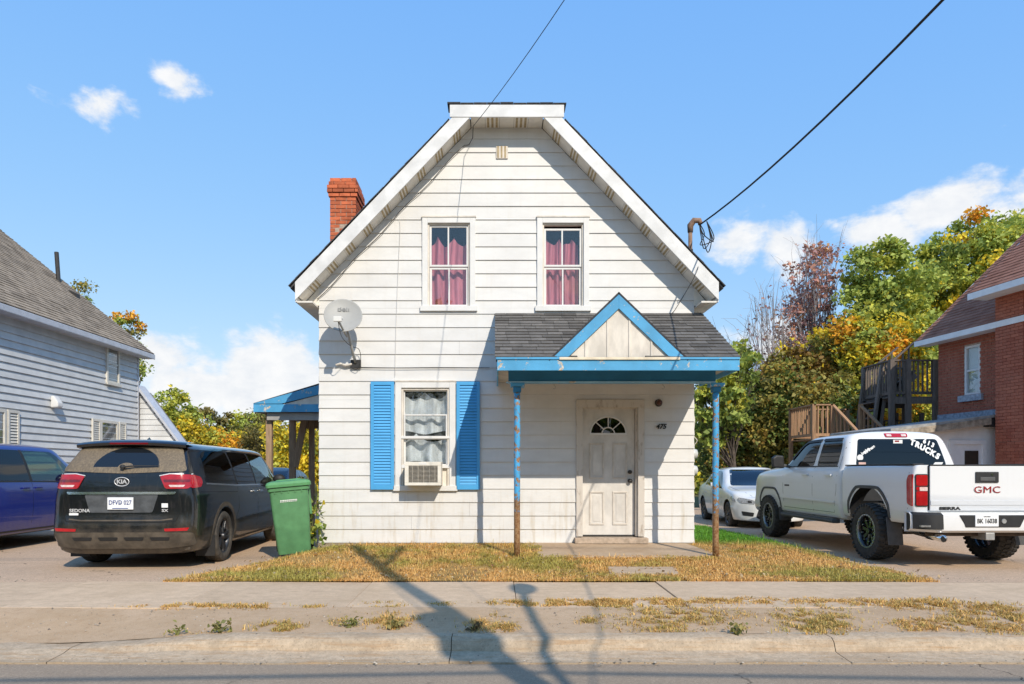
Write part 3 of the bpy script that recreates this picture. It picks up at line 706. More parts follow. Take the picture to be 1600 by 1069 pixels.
for i in range(5):                                              # vertical boards with battens
    xa, xb = GXc-inn+2*inn*i/5, GXc-inn+2*inn*(i+1)/5
    hz = lambda x: 2.60+(izk-2.60)*(1-abs(x-GXc)/inn)+.05
    pts = [(xa+.003, ty, 2.60), (xb-.003, ty, 2.60), (xb-.003, ty, hz(xb))]+([(GXc, ty, hz(GXc))] if i == 2 else [])+[(xa+.003, ty, hz(xa))]
    MB().prism(pts, (0, .015, 0)).build('gable_board', m_trimo, porch)
for i in range(1, 5):
    x = GXc-inn+2*inn*i/5; MB().box(x-.012, x+.012, ty-.012, ty-.001, 2.61, hz(x)-.02).build('batten', m_trimo, porch)
MB().box(GXc-.78, GXc+.80, gy0-.012, gy0+.045, 2.578, 2.612).build('ledge', M('cream_ledge', (.72,.62,.46), .6, .15, 8), porch, bevel=.004)

# ------------------------------------------------------------------ side porch on the driveway wall
LX = lambda px, Y: (px-CX)/F*Y-HX
YS = 13.1; s_ = YS/F
zb_ = lambda py: ZC-(py-CY)*s_
xa = LX(396, YS); xi = -HW-.03
b = MB(); b.prism([(xa, YS-HY, zb_(630)), (xi, YS-HY, zb_(586)), (xi, YS-HY, zb_(586)-.05), (xa, YS-HY, zb_(630)-.05)], (0, 2.6, 0))
sp_ = b.build('side_porch', m_roofd, house)
MB().prism([(xa, YS-HY-.03, zb_(631)), (xi, YS-HY-.03, zb_(590)), (xi, YS-HY-.03, zb_(606)), (LX(440, YS), YS-HY-.03, zb_(631))], (0,.028,0)).build('rake_board', m_blue, sp_)
MB().box(xa+.01, xi, YS-HY-.034, YS-HY-.004, zb_(644), zb_(632)).build('fascia', m_blue, sp_)
MB().prism([(LX(442, YS), YS-HY-.01, zb_(632)), (xi, YS-HY-.01, zb_(632)), (xi, YS-HY-.01, zb_(606))], (0,.01,0)).build('gable_board', m_trimo, sp_)
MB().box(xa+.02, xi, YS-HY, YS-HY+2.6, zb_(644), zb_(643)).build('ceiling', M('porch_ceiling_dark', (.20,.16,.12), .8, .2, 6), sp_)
MB().box(LX(418, YS+.1), xi, YS-HY+.06, YS-HY+.14, zb_(656), zb_(645)).build('beam', M('grey_beam', (.36,.35,.34), .7, .1, 5), sp_)
m_pw = M('weathered_post', (.36,.24,.15), .8, .25, 9, streak=(6,6,.5))
for px, Yp, w_ in ((421, 13.3, .11), (457, 15.4, .13), (487, 15.45, .11)):
    xx = LX(px, Yp); g = gz(xx+HX, Yp)
    MB().box(xx-w_/2, xx+w_/2, Yp-HY-.05, Yp-HY+.06, g, 2.25).build('post', m_pw, sp_, bevel=.006)
MB().bar((LX(476, 15.3), 15.3-HY, 2.25), (LX(461, 15.3), 15.3-HY, 1.2), .05, .14).build('brace', m_pw, sp_)
MB().box(xa+.3, xi, YS-HY+2.4, YS-HY+2.5, 2.05, 2.24).build('beam', m_pw, sp_)

# ------------------------------------------------------------------ brick chimney: every brick laid
m_brick = M('chimney_brick', (.50,.13,.055), .85, .22, 9, bump=.35, bscale=90, rnd=.24)
m_mort = M('mortar', (.42,.33,.26), .95, .2, 30, bump=.3)
Yc = 13.0; cx0, cx1 = LX(515.5, Yc), LX(556, Yc); cy0, cy1 = Yc-HY, Yc-HY+.62; ztop = 1.13+(735-277)/F*Yc
chim = MB().box(cx0+.014, cx1-.014, cy0+.014, cy1-.014, 3.6, ztop-.05).build('chimney', m_mort, house)
ch = .0715; nb = 0; zz = ztop-ch; row = 0
proud = {0: .0, 1: .02, 2: .045, 3: .045, 4: .025}
bmesh_cache = {}
def brick(x0, x1, y0, y1, z0, z1):
    key = (round(x1-x0, 3), round(y1-y0, 3)); h = ch-.011
    if key not in bmesh_cache:
        bmesh_cache[key] = MB().box(-(x1-x0)/2, (x1-x0)/2, -(y1-y0)/2, (y1-y0)/2, 0, h).build('brick', m_brick, chim, bevel=.004)
        o = bmesh_cache[key]
    else: o = link('brick', bmesh_cache[key].data, None, chim)
    o.location = ((x0+x1)/2, (y0+y1)/2, z0); o.rotation_euler = (0, 0, R(1.2)*rng.standard_normal()*(2.0 if row > 9 else .6)); return o
while zz > 4.2:
    pr = proud.get(row, 0.0); jag = .012 if row > 9 else .004
    X0, X1, Y0, Y1 = cx0-pr, cx1+pr, cy0-pr, cy1+pr; bl = .205; off = (row % 2)*bl/2
    for face in ('f', 'r'):
        a0, a1 = (X0, X1) if face == 'f' else (Y0+.1, Y1)
        p = a0-off
        while p < a1-.02:
            q0, q1 = max(p, a0), min(p+bl-.011, a1)
            if q1-q0 > .03 and not (row in (1, 2) and rng.random() < .14) and not (row > 9 and rng.random() < .07):
                j = jag*rng.random()
                if face == 'f': brick(q0, q1, Y0+j, Y0+.1+j, zz, zz+ch)
                else: brick(X1-.1-j, X1-j, q0, q1, zz, zz+ch)
            p += bl
    zz -= ch; row += 1
# ------------------------------------------------------------------ grey house along the drive
def tab_field(o, du, dv, nu, nv, w, ex, th=.008, jit=.5, keep=None):
    """shingle tabs in courses: o origin, du along the course, dv up the slope (unit vectors)"""
    V = []; Fc = []; n = du.cross(dv).normalized()
    if n.z < 0: n = -n
    for r_ in range(nv):
        off = -(r_ % 2)*w*.5-rng.random()*w*.3
        for c_ in range(nu+1):
            a = off+c_*w; b = a+w-.006; a = max(a, 0); b = min(b, nu*w)
            if b-a < .03: continue
            t_ = th*(.6+.8*rng.random()); dn = -.008*rng.random()
            p0 = o+dv*(r_*ex+dn); p1 = o+dv*(r_*ex+ex*1.2); k = len(V)
            V += [p0+du*a+n*(t_+.006), p0+du*b+n*(t_+.006), p1+du*b+n*.002, p1+du*a+n*.002, p0+du*a, p0+du*b]
            Fc += [(k, k+1, k+2, k+3), (k+4, k+5, k+1, k)]
    b = MB(); b.add(V, Fc); return b
def shingle_field_mat(name, a, b):
    t = NT(name); v = t.world(); n = t.noise(v, 3.2, 2, .5); n2 = t.noise(v, 1.0, 4, .6); n3 = t.noise(v, 90, 3)
    c = t.mix(t.ramp(n, .3, .7), a, b); c = t.mix(t.math('MULTIPLY', t.ramp(n2, .4, .7), .4), c, mul(b, 1.2)); c = t.mix(t.math('MULTIPLY', t.ramp(n3, .4, .7), .5), c, mul(a, .7))
    t.bsdf(c, .95, 0, t.bump(n3, .4, .004), spec=.15); return t.m
m_greysid = M('grey_siding', (.59,.60,.605), .55, .08, 3, rnd=.05)
m_greytrim = M('grey_trim', (.50,.52,.57), .5, .1, 5)
m_creamtrim = M('cream_trim', (.66,.63,.56), .55, .08, 5)
m_greyroof = shingle_field_mat('grey_shingles', (.23,.185,.14), (.40,.325,.245))
LHX = -10.0; LY0, LY1 = 8.6, 19.6
lh = thing('grey_house', 'grey clapboard house with long shingle roof along the parking drive', 'house', (LHX, LY1, -.25))
Lw = MB(); Lw.box(-8, -.02, LY0-LY1, 0, 0, 4.72)
Lw.prism([(-8,LY0-LY1,4.72),(-.02,LY0-LY1,4.72),(-.02-4,LY0-LY1,7.9)], (0, LY1-LY0, 0))
lw = Lw.build('wall', m_wallback, lh)
P_ = .155; z = .02; i = 0
while z < 4.66:
    MB().add([(.034,LY0-LY1,z),(.034,.012,z),(.004,.012,z+P_),(.004,LY0-LY1,z+P_),(-.018,LY0-LY1,z),(-.018,.012,z),(-.018,.012,z+P_),(-.018,LY0-LY1,z+P_)],
             [(0,1,2,3),(7,6,5,4),(4,5,1,0),(5,6,2,1),(6,7,3,2),(7,4,0,3)]).build('siding_board', m_greysid, lw); z += P_
MB().box(-.02, .035, -.001, .06, 0, 4.6).build('corner_post', m_greytrim, lw)
sl_a = math.atan(.81); ez = 4.68
roofL = MB().prism([(.32,LY0-LY1-.3,ez-.02),(-4.3,LY0-LY1-.3,ez-.02+4.62*.81),(-4.3,LY0-LY1-.3,ez-.07+4.62*.81),(.32,LY0-LY1-.3,ez-.07)], (0, LY1-LY0+.6, 0))
roofL.prism([(-8.9,LY0-LY1-.3,ez-.02),(-4.3,LY0-LY1-.3,ez-.02+4.62*.81),(-4.3,LY0-LY1-.3,ez-.07+4.62*.81),(-8.9,LY0-LY1-.3,ez-.07)], (0, LY1-LY0+.6, 0))
rl = roofL.build('roof', m_greyroof, lh)
dv = Vector((-1,0,.81)).normalized()
stuff(tab_field(Vector((.34, LY0-LY1-.3, ez-.022)), Vector((0,1,0)), dv, 41, 42, .2825, .142, .012).build('shingles', m_greyroof, rl, fix=True))
MB().box(.322, .36, LY0-LY1-.3, .32, ez-.17, ez-.035).build('gutter', m_greytrim, rl, bevel=.015)
MB().box(.03, .322, LY0-LY1-.3, .3, ez-.16, ez-.14).build('soffit', m_greytrim, rl)
MB().prism([(.34,.30,ez-.17),(-4.3,.30,ez-.17+4.64*.81),(-4.3,.30,ez+4.64*.81-.03),(.34,.30,ez-.03)], (0,.025,0)).build('fascia', m_greytrim, rl)
vx = -2.02; MB().tube([(vx, -.25, ez+(.32-vx)*.81-.05), (vx-.06, -.25, ez+(.32-vx)*.81+.80)], .055, 12).build('vent_pipe', m_dark, rl, smooth=False)
vx = -1.5; b = MB().prism([(vx-.12,-.5,ez+(.32-vx+.12)*.81),(vx+.12,-.5,ez+(.32-vx-.12)*.81),(vx+.12,-.5,ez+(.32-vx)*.81+.03),(vx-.08,-.5,ez+(.32-vx)*.81+.12)], (0,.16,0)).build('roof_vent', m_dark, rl)
def lwin(y0, y1, z0, z1, shutters=True, deep=False):
    w = MB(); f = .07
    for q in ((y0,y0+f,z0,z1),(y1-f,y1,z0,z1),(y0+f,y1-f,z1-f,z1),(y0+f,y1-f,z0,z0+f)): w.box(.0, .06, q[0], q[1], q[2], q[3])
    wo = w.build('window', m_creamtrim, lh, bevel=.004)
    MB().box(.008, .031, y0+f, y1-f, z0+f, z1-f).build('backing', m_wallback, wo); MB().box(.034, .038, y0+f, y1-f, z0+f, z1-f).build('pane', m_glass, wo)
    MB().box(.03, .05, y0+f, y1-f, (z0+z1)/2-.02, (z0+z1)/2+.02).build('meeting_rail', m_creamtrim, wo); MB().box(.06, .09, y0-.03, y1+.03, z0-.04, z0+.02).build('sill', m_creamtrim, wo)
    if shutters:
        for a in (y0-.37, y1+.03):
            sb = MB(); sb.box(.03,.07,a,a+.05,z0,z1); sb.box(.03,.07,a+.29,a+.34,z0,z1); sb.box(.03,.07,a+.05,a+.29,z1-.06,z1); sb.box(.03,.07,a+.05,a+.29,z0,z0+.06); sb.box(.028,.034,a+.05,a+.29,z0+.06,z1-.06)
            so = sb.build('shutter', m_creamtrim, lh); nn_ = 22; dz = (z1-z0-.12)/nn_
            for j in range(nn_): MB().add([(.062,a+.05,z0+.06+j*dz),(.062,a+.29,z0+.06+j*dz),(.038,a+.29,z0+.06+(j+.9)*dz),(.038,a+.05,z0+.06+(j+.9)*dz)], [(0,1,2,3)]).build('slat', m_creamtrim, so, fix=False)
    return wo
lwin(13.2-LY1, 14.31-LY1, 1.15, 2.62); lwin(17.72-LY1, 18.55-LY1, 1.35, 2.66); lwin(18.0-LY1, 18.62-LY1, 3.62, 4.66, False)
b = MB(); b.prism([(.03,15.75-LY1,2.78),(.03,15.75-LY1,3.05),(.10,15.75-LY1,3.05),(.20,15.75-LY1,2.90),(.20,15.75-LY1,2.80)], (0,.2,0)); b.build('dryer_vent', m_trimw, lh, bevel=.03)
# rear addition with its own gable
ad = MB(); A0 = (0.0, 3.62); A1_ = (.95, 2.34)
ad.prism([(-.6,.2,0),(1.05,.2,0),(1.05,.2,2.2),(0,.2,3.62),(-.6,.2,3.62)], (0, .6, 0)); add = ad.build('rear_addition', m_wallback, lh)
z = .02
while z < 3.5:
    xr = min(1.06, 1.06-(z+P_-2.22)*.74) if z+P_ > 2.2 else 1.06
    MB().add([(-.0,.17,z),(xr,.17,z),(xr,.19,z+P_),(-.0,.19,z+P_),(-.0,.199,z),(xr,.199,z),(xr,.199,z+P_),(-.0,.199,z+P_)], [(0,1,2,3),(7,6,5,4),(4,5,1,0),(5,6,2,1),(6,7,3,2),(7,4,0,3)]).build('siding_board', m_greysid, add); z += P_
MB().prism([(-.02,.05,3.66),(1.22,.05,2.0),(1.22,.05,2.10),(-.02,.05,3.77)], (0, .45, 0)).build('roof', m_greytrim, add)

# ------------------------------------------------------------------ brick house across the right drive
C8 = R(8); bh = thing('brick_house', 'red brick house with brown shingle roof behind the pickup', 'house', (11.94, 19.0, -.25), C8)
def brick_mat(name, tex=False):
    t = NT(name); v = t.coord('Object'); n = t.noise(t.world(), 1.2, 4, .6); n2 = t.noise(t.world(), 60, 3)
    if tex:
        bt = t.n('ShaderNodeTexBrick'); mp = t.n('ShaderNodeMapping'); mp.inputs['Rotation'].default_value = (R(90), 0, R(90)); t.l(v, mp.inputs[0]); t.l(mp.outputs[0], bt.inputs['Vector'])
        bt.inputs['Scale'].default_value = 1; bt.inputs['Brick Width'].default_value = .215; bt.inputs['Row Height'].default_value = .075; bt.inputs['Mortar Size'].default_value = .005
        for k_, c_ in (('Color1', (.40,.135,.085,1)), ('Color2', (.30,.095,.060,1)), ('Mortar', (.34,.26,.21,1))): bt.inputs[k_].default_value = c_
        c = bt.outputs[0]
    else:
        c = t.mix(t.rnd(), (.48,.165,.10), (.33,.10,.062))
        c = t.mix(t.math('MULTIPLY', t.ramp(t.noise(t.world((1,1,1)), 5.5, 1, .4), .4, .6), .6), c, (.42,.15,.095))
    c = t.mix(t.math('MULTIPLY', t.ramp(n, .45, .75), .3), c, (.48,.21,.135)); c = t.mix(t.math('MULTIPLY', t.ramp(n2, .4, .75), .35), c, (.24,.075,.048))
    t.bsdf(c, .9, 0, t.bump(n2, .4, .004), spec=.2); return t.m
m_rbrick = brick_mat('red_brick'); m_rbrickt = brick_mat('red_brick_far', True); m_bmort = M('brick_mortar', (.46,.36,.29), .95, .2, 20)
EZ = 4.93
wb = MB(); wb.box(.13, 7, -6.5, .0, 0, EZ)
for q in ((-6.5,-1.36,0,EZ),(-.86,0,0,EZ),(-1.36,-.86,0,3.30),(-1.36,-.86,4.56,EZ)): wb.box(.012, .129, *q)
bw = wb.build('wall', m_bmort, bh)
wing = MB(); wing.box(-.388, 5, -7.6, -2.262, 0, 5.50); wg = wing.build('wing_wall', m_rbrickt, bh)
pieces = []
def lay(x, y0, y1, z0, z1, hole=None):
    z = z0; r_ = 0
    while z < z1:
        y = y1+((r_ % 2)*.1075)
        while y > y0:
            a, b_ = max(y-.205, y0), min(y, y1)
            if hole and hole[2]-.03 < z < hole[3]-.03 and a < hole[1] and b_ > hole[0]:
                if b_ > hole[1]+.03: pieces.append((x, hole[1], b_, z))
                if a < hole[0]-.03: pieces.append((x, a, hole[0], z))
            elif b_-a > .03: pieces.append((x, a, b_, z))
            y -= .215
        z += .075; r_ += 1
WN = (-1.36, -.86, 3.30, 4.56)
lay(.0, -2.3, .0, 2.35, EZ, WN); lay(-.40, -3.0, -2.25, 1.0, 5.45)
pieces.sort(key=lambda p: p[1]+ (0 if p[0] < -.1 else .0)); cache = {}
rest = MB()
for i, (x, a, b_, z) in enumerate(pieces):
    j = .004*rng.random()
    if i < 300:
        key = round(b_-a, 3)
        if key not in cache: cache[key] = MB().box(0, .05, -(b_-a)/2, (b_-a)/2, 0, .064).build('brick', m_rbrick, bw if x > -.1 else wg); o = cache[key]
        else: o = link('brick', cache[key].data, None, bw if x > -.1 else wg)
        o.location = (x-j, (a+b_)/2, z)
    else: rest.box(x-j, x+.05, a, b_, z, z+.064)
stuff(rest.build('bricks', m_rbrick, bw))
f = .06; y0, y1, z0, z1 = WN
w = MB()
for q in ((y0,y0+f,z0,z1),(y1-f,y1,z0,z1),(y0+f,y1-f,z1-f,z1),(y0+f,y1-f,z0,z0+f)): w.box(.02, .09, *q)
w.box(.03, .08, y0+f, y1-f, (z0+z1)/2-.025, (z0+z1)/2+.025)
wo = w.build('window', m_trimw, bh); MB().box(.055, .06, y0+f, y1-f, z0+f, z1-f).build('pane', m_glass, wo); MB().box(.10, .11, y0, y1, z0, z1).build('blind', M('grey_blind', (.42,.46,.47), .8, .05, 3), wo)
MB().box(-.08, .05, y0-.12, y1+.12, z0-.16, z0).build('sill', M('stone_sill', (.36,.38,.42), .9, .3, 14, bump=.4), wo, bevel=.01)
m_brownroof = shingle_field_mat('brown_shingles', (.28,.125,.082), (.40,.19,.13))
m_bsoff = M('blue_white_trim', (.80,.80,.80), .5, .06, 4)
rs = .93; dvb = Vector((1,0,rs)).normalized()
ro = MB().prism([(-.38,-7,EZ-.02),(4.4,-7,EZ-.02+4.78*rs),(4.4,-7,EZ-.07+4.78*rs),(-.38,-7,EZ-.07)], (0,7.36,0)).build('roof', m_brownroof, bh)
stuff(tab_field(Vector((-.40,-4.0,EZ-.025)), Vector((0,1,0)), dvb, 15, 44, .29, .145, .012).build('shingles', m_brownroof, ro))
MB().box(-.42, -.38, -7, .38, EZ-.17, EZ-.03).build('fascia', m_bsoff, ro); MB().box(-.38, -.005, -7, .36, EZ-.16, EZ-.14).build('soffit', m_bsoff, ro)
MB().prism([(-.40,.36,EZ-.17),(4.4,.36,EZ-.17+4.8*rs),(4.4,.36,EZ-.03+4.8*rs),(-.40,.36,EZ-.03)], (0,.025,0)).build('fascia', m_bsoff, ro)
WZ = 5.62
rw_ = MB().prism([(-.86,-8,WZ-.0),(4.0,-8,WZ+4.86*rs),(4.0,-8,WZ-.05+4.86*rs),(-.86,-8,WZ-.05)], (0,6.0,0)).build('roof', m_brownroof, bh)
stuff(tab_field(Vector((-.88,-5.05,WZ-.002)), Vector((0,1,0)), dvb, 10, 40, .305, .145, .012).build('shingles', m_brownroof, rw_))
MB().box(-.90, -.86, -8, -1.98, WZ-.16, WZ-.01).build('fascia', m_bsoff, rw_); MB().box(-.86, -.39, -8, -2.0, WZ-.15, WZ-.13).build('soffit', m_bsoff, rw_)
MB().prism([(-.88,-2.0,WZ-.16),(4,-2.0,WZ-.16+4.88*rs),(4,-2.0,WZ-.01+4.88*rs),(-.88,-2.0,WZ-.01)], (0,.025,0)).build('fascia', m_bsoff, rw_)
# lean-to with white wall and door
lean = MB(); lean.prism([(-2.5,-2.0,0),(-.06,-2.0,0),(-.06,-2.0,2.62),(-2.5,-2.0,2.33)], (0,1.9,0)); lo_ = lean.build('lean_to', M('white_shed_wall', (.84,.83,.82), .6, .07, 3), bh)
MB().prism([(-3.1,-2.22,2.29),(-.1,-2.22,2.68),(-.1,-2.22,2.74),(-3.1,-2.22,2.35)], (0,2.3,0)).build('roof', M('weathered_roof', (.30,.30,.29), .7, .3, 6), lo_)
for zo, mt in ((-.15, M('rotten_fascia', (.32,.27,.21), .85, .4, 8)), ):
    MB().prism([(-3.1,-2.245,2.29+zo),(-.5,-2.245,2.62+zo),(-.5,-2.245,2.63),(-3.1,-2.245,2.29)], (0,.025,0)).build('fascia', mt, lo_)
MB().box(-.5, -.15, -2.2, -2.02, 2.42, 2.62).build('roof_gap', m_dark, lo_)
MB().box(-.12, -.01, -2.2, -.1, 2.735, 2.86).build('flashing', M('lead_flashing', (.25,.28,.33), .6, .4, 14), lo_)
dd = MB(); dd.box(-1.32,-.55,-2.03,-2.004,0,2.0); do = dd.build('door', m_bsoff, lo_)
fr_m = MB(); fr_m.box(-1.42,-1.32,-2.06,-2.004,0,2.1); fr_m.box(-.55,-.46,-2.06,-2.004,0,2.1); fr_m.box(-1.32,-.55,-2.06,-2.004,2.0,2.1); fr_m.build('door_frame', m_bsoff, do)
MB().box(-1.02,-.66,-2.045,-2.031,1.0,1.85).build('pane', M('dark_pane', (.03,.035,.03), .08, 0, coat=.8), do)

# ------------------------------------------------------------------ wooden decks and stairs
m_wood = M('tan_deck_wood', (.34,.20,.11), .8, .25, 6, streak=(8,8,.6), rnd=.15)
m_woodd = M('grey_deck_wood', (.155,.125,.105), .85, .3, 6, streak=(8,8,.6), rnd=.2)
def rail_run(o, a, b, h, m, gap=.13, post=False):
    """top and bottom rails with balusters from a to b (floor level points)"""
    a = Vector(a); b = Vector(b); L_ = (b-a).length; n = max(2, int((b-a).xy.length/gap)); up_ = Vector((0,0,h))
    MB().bar(a+up_, b+up_, .10, .04).build('handrail', m, o); MB().bar(a+Vector((0,0,.10)), b+Vector((0,0,.10)), .05, .08).build('bottom_rail', m, o)
    for i in range(1, n): p = a.lerp(b, i/n); MB().bar(p+Vector((0,0,.06)), p+up_, .038, .038, (0,1,0)).build('baluster', m, o)
def post_(o, p, z0, z1, m, w=.10): MB().box(p[0]-w/2, p[0]+w/2, p[1]-w/2, p[1]+w/2, z0, z1).build('post', m, o)
def W_(px, py, Y): return at(px, py, Y)
dk = thing('stair_deck', 'dark weathered wooden stair landing on posts beside the brick house', 'deck', (11.6, 20.0, -.25))
def loc_(o, p): return Vector(p)-Vector(o.location)
Yf, Yb = 19.55, 21.0; zf = 3.18
A_ = W_(1392, 0, Yf).x; B_ = W_(1463, 0, Yf).x; M_ = W_(1418, 0, Yf).x
fl = MB()
for i in range(9):
    y = Yf+i*(Yb-Yf)/9; MB().box(A_-11.6, B_-11.6, y-20, y+(Yb-Yf)/9-.012-20, zf+.25-.03, zf+.25).build('deck_board', m_woodd, dk)
for q in ((A_,B_,Yf,Yf+.05),(A_,B_,Yb-.05,Yb)): MB().box(q[0]-11.6, q[1]-11.6, q[2]-20, q[3]-20, zf+.25-.20, zf+.25-.032).build('joist', m_woodd, dk)
for q in ((A_,Yf),(M_,Yf),(B_-.05,Yf),(A_,Yb),(B_-.05,Yb),((M_+B_)/2,Yb)): post_(dk, (q[0]-11.6, q[1]-20.03), 0, zf+.25+1.02, m_woodd, .12)
Lp = lambda x, y, z: (x-11.6, y-20, z+.25)
rail_run(dk, Lp(A_,Yf,zf), Lp(B_,Yf,zf), 1.0, m_woodd, .115); rail_run(dk, Lp(A_,Yf,zf), Lp(A_,Yb,zf), 1.0, m_woodd, .13); rail_run(dk, Lp(A_,Yb,zf), Lp(B_,Yb,zf), 1.0, m_woodd, .16)
def stairs(o, a, b, w, m, n, to, side):
    """flight from a (low) to b (high): stringers, treads and railings; side = across vector"""
    a = Vector(a); b = Vector(b); side = Vector(side)
    for k_ in (0, 1): MB().bar(to(a+side*w*k_), to(b+side*w*k_), .05, .26).build('stringer', m, o)
    for i in range(n):
        p = a.lerp(b, (i+.5)/n); d = (b-a); d.z = 0; d = d.normalized()*.14
        q = [p-d, p+d, p+d+side*w, p-d+side*w]; MB().prism([to(v) for v in q], (0,0,.04)).build('tread', m, o)
    for k_ in (0, 1): rail_run(o, to(a+side*w*k_), to(b+side*w*k_), .95, m, .15)
toD = lambda p: Vector((p[0]-11.6, p[1]-20, p[2]+.25))
stairs(dk, W_(1362, 0, 20.0).xy.to_3d()+Vector((0,.0,1.15)), Vector((A_-.02, 20.0, zf)), .9, m_woodd, 9, toD, (0,1,0))
stairs(dk, Vector((M_+.25, Yb+.15, zf+.1)), Vector((B_+.35, Yb+.15, zf+.85)), .9, m_woodd, 5, toD, (0,1,0))
for px in (1375, 1400, 1440): post_(dk, (W_(px,0,20.9).x-11.6, .9), 0, zf-.1, m_woodd, .10)
rail_run(dk, Lp(A_+.2,Yb-.1,1.3), Lp(B_-.1,Yb-.1,1.3), 1.3, m_woodd, .11)
d2 = thing('wooden_deck', 'light brown wooden deck with railing behind the pickup cab', 'deck', (9.8, 20.6, -.25))
toL = lambda p: Vector((p[0]-9.8, p[1]-20.6, p[2]+.25))
Y2 = 20.2; a2 = W_(1271,0,Y2).x; b2 = W_(1345,0,Y2).x; m2 = W_(1300,0,Y2).x; zf2 = 2.05
for i in range(8): y = Y2+i*.2; MB().prism([toL((a2,y,zf2)), toL((b2+.4,y,zf2)), toL((b2+.4,y+.19,zf2)), toL((a2,y+.19,zf2))], (0,0,-.03)).build('deck_board', m_wood, d2)
MB().prism([toL((a2,Y2-.02,zf2-.032)), toL((b2+.4,Y2-.02,zf2-.032)), toL((b2+.4,Y2-.02,zf2-.25)), toL((a2,Y2-.02,zf2-.25))], (0,.04,0)).build('joist', m_wood, d2)
for q in ((a2,Y2),(m2,Y2),(b2,Y2),(a2,Y2+1.55),(b2+.38,Y2+1.55)): p = toL((q[0], q[1], 0)); post_(d2, p, 0, zf2+.25+.98, m_wood, .10)
rail_run(d2, toL((a2,Y2,zf2)), toL((m2,Y2,zf2)), .96, m_wood, .12); rail_run(d2, toL((a2,Y2+1.55,zf2)), toL((b2+.4,Y2+1.55,zf2)), .96, m_wood, .13); rail_run(d2, toL((a2,Y2,zf2)), toL((a2,Y2+1.55,zf2)), .96, m_wood, .13)
stairs(d2, Vector((m2+.55, 18.3, .35)), Vector((m2+.03, Y2, zf2)), .78, m_wood, 8, toL, (1,0,0))
# ------------------------------------------------------------------ vehicles: lofted shells with cut windows and wheel arches
def pchip(t, Y, tn):
    t = np.asarray(t, float); Y = np.asarray(Y, float); h = np.diff(t); d = np.diff(Y, axis=0)/h[:, None]
    m_ = np.zeros_like(Y); m_[0] = d[0]; m_[-1] = d[-1]
    for i in range(1, len(t)-1):
        w1 = 2*h[i]+h[i-1]; w2 = h[i]+2*h[i-1]; a, b = d[i-1], d[i]
        ok = (a*b) > 0
        with np.errstate(divide='ignore', invalid='ignore'):
            m_[i] = np.where(ok, (w1+w2)/(w1/np.where(a == 0, 1, a)+w2/np.where(b == 0, 1, b)), 0)
    idx = np.clip(np.searchsorted(t, tn, 'right')-1, 0, len(t)-2); u = ((tn-t[idx])/h[idx])[:, None]; hh = h[idx][:, None]
    return (2*u**3-3*u**2+1)*Y[idx]+(u**3-2*u**2+u)*hh*m_[idx]+(-2*u**3+3*u**2)*Y[idx+1]+(u**3-u**2)*hh*m_[idx+1]
def loft(stations, du=5, dv=4):
    """half shell through control sections (each a list of x,y,z from bottom middle to top middle), mirrored and closed"""
    P = np.array(stations, float); S, K, _ = P.shape
    tk = np.arange(K); tkn = np.linspace(0, K-1, (K-1)*dv+1)
    A = np.stack([pchip(tk, P[s], tkn) for s in range(S)])
    ts = np.arange(S); tsn = np.linspace(0, S-1, (S-1)*du+1)
    B = np.stack([pchip(ts, A[:, j], tsn) for j in range(len(tkn))], 1)
    ns, nk = B.shape[:2]; bm = bmesh.new(); g = [[], []]
    for side, sg in ((0, 1), (1, -1)):
        for i in range(ns): g[side].append([bm.verts.new((sg*max(0, p[0]), p[1], p[2])) for p in B[i]])
        for i in range(ns-1):
            for j in range(nk-1):
                q = [g[side][i][j], g[side][i+1][j], g[side][i+1][j+1], g[side][i][j+1]]
                bm.faces.new(q if side == 0 else q[::-1])
    bmesh.ops.remove_doubles(bm, verts=bm.verts, dist=1e-4)
    bmesh.ops.dissolve_degenerate(bm, dist=1e-4, edges=bm.edges)
    bmesh.ops.recalc_face_normals(bm, faces=bm.faces)
    me = bpy.data.meshes.new('shell'); bm.to_mesh(me); bm.free(); return me
def boolean(me, cutter, op='DIFFERENCE'):
    a = bpy.data.objects.new('tmp_a', me); b = bpy.data.objects.new('tmp_b', cutter); COL.objects.link(a); COL.objects.link(b)
    md = a.modifiers.new('cut', 'BOOLEAN'); md.operation = op; md.object = b; md.solver = 'EXACT'
    res = bpy.data.meshes.new_from_object(a.evaluated_get(bpy.context.evaluated_depsgraph_get()))
    bpy.data.objects.remove(a); bpy.data.objects.remove(b); return res
def fixed(mb):
    me = mb.mesh('cutter'); bm = bmesh.new(); bm.from_mesh(me); bmesh.ops.recalc_face_normals(bm, faces=bm.faces); bm.to_mesh(me); bm.free(); return me
def roundpoly(pts, r=.04, n=4):
    """corners of a 2D outline rounded off; a point may carry its own radius as third value"""
    out = []; k = len(pts)
    for i in range(k):
        p = Vector(pts[i][:2]); a = Vector(pts[i-1][:2]); b = Vector(pts[(i+1) % k][:2]); rr = pts[i][2] if len(pts[i]) > 2 else r
        if rr <= 0: out.append(tuple(p)); continue
        da = a-p; db = b-p; ra = min(rr, da.length*.45); rb = min(rr, db.length*.45); A_ = p+da.normalized()*ra; B_ = p+db.normalized()*rb
        for j in range(n+1):
            t = j/n; out.append(tuple(A_*(1-t)**2+p*2*t*(1-t)+B_*t*t))
    return out
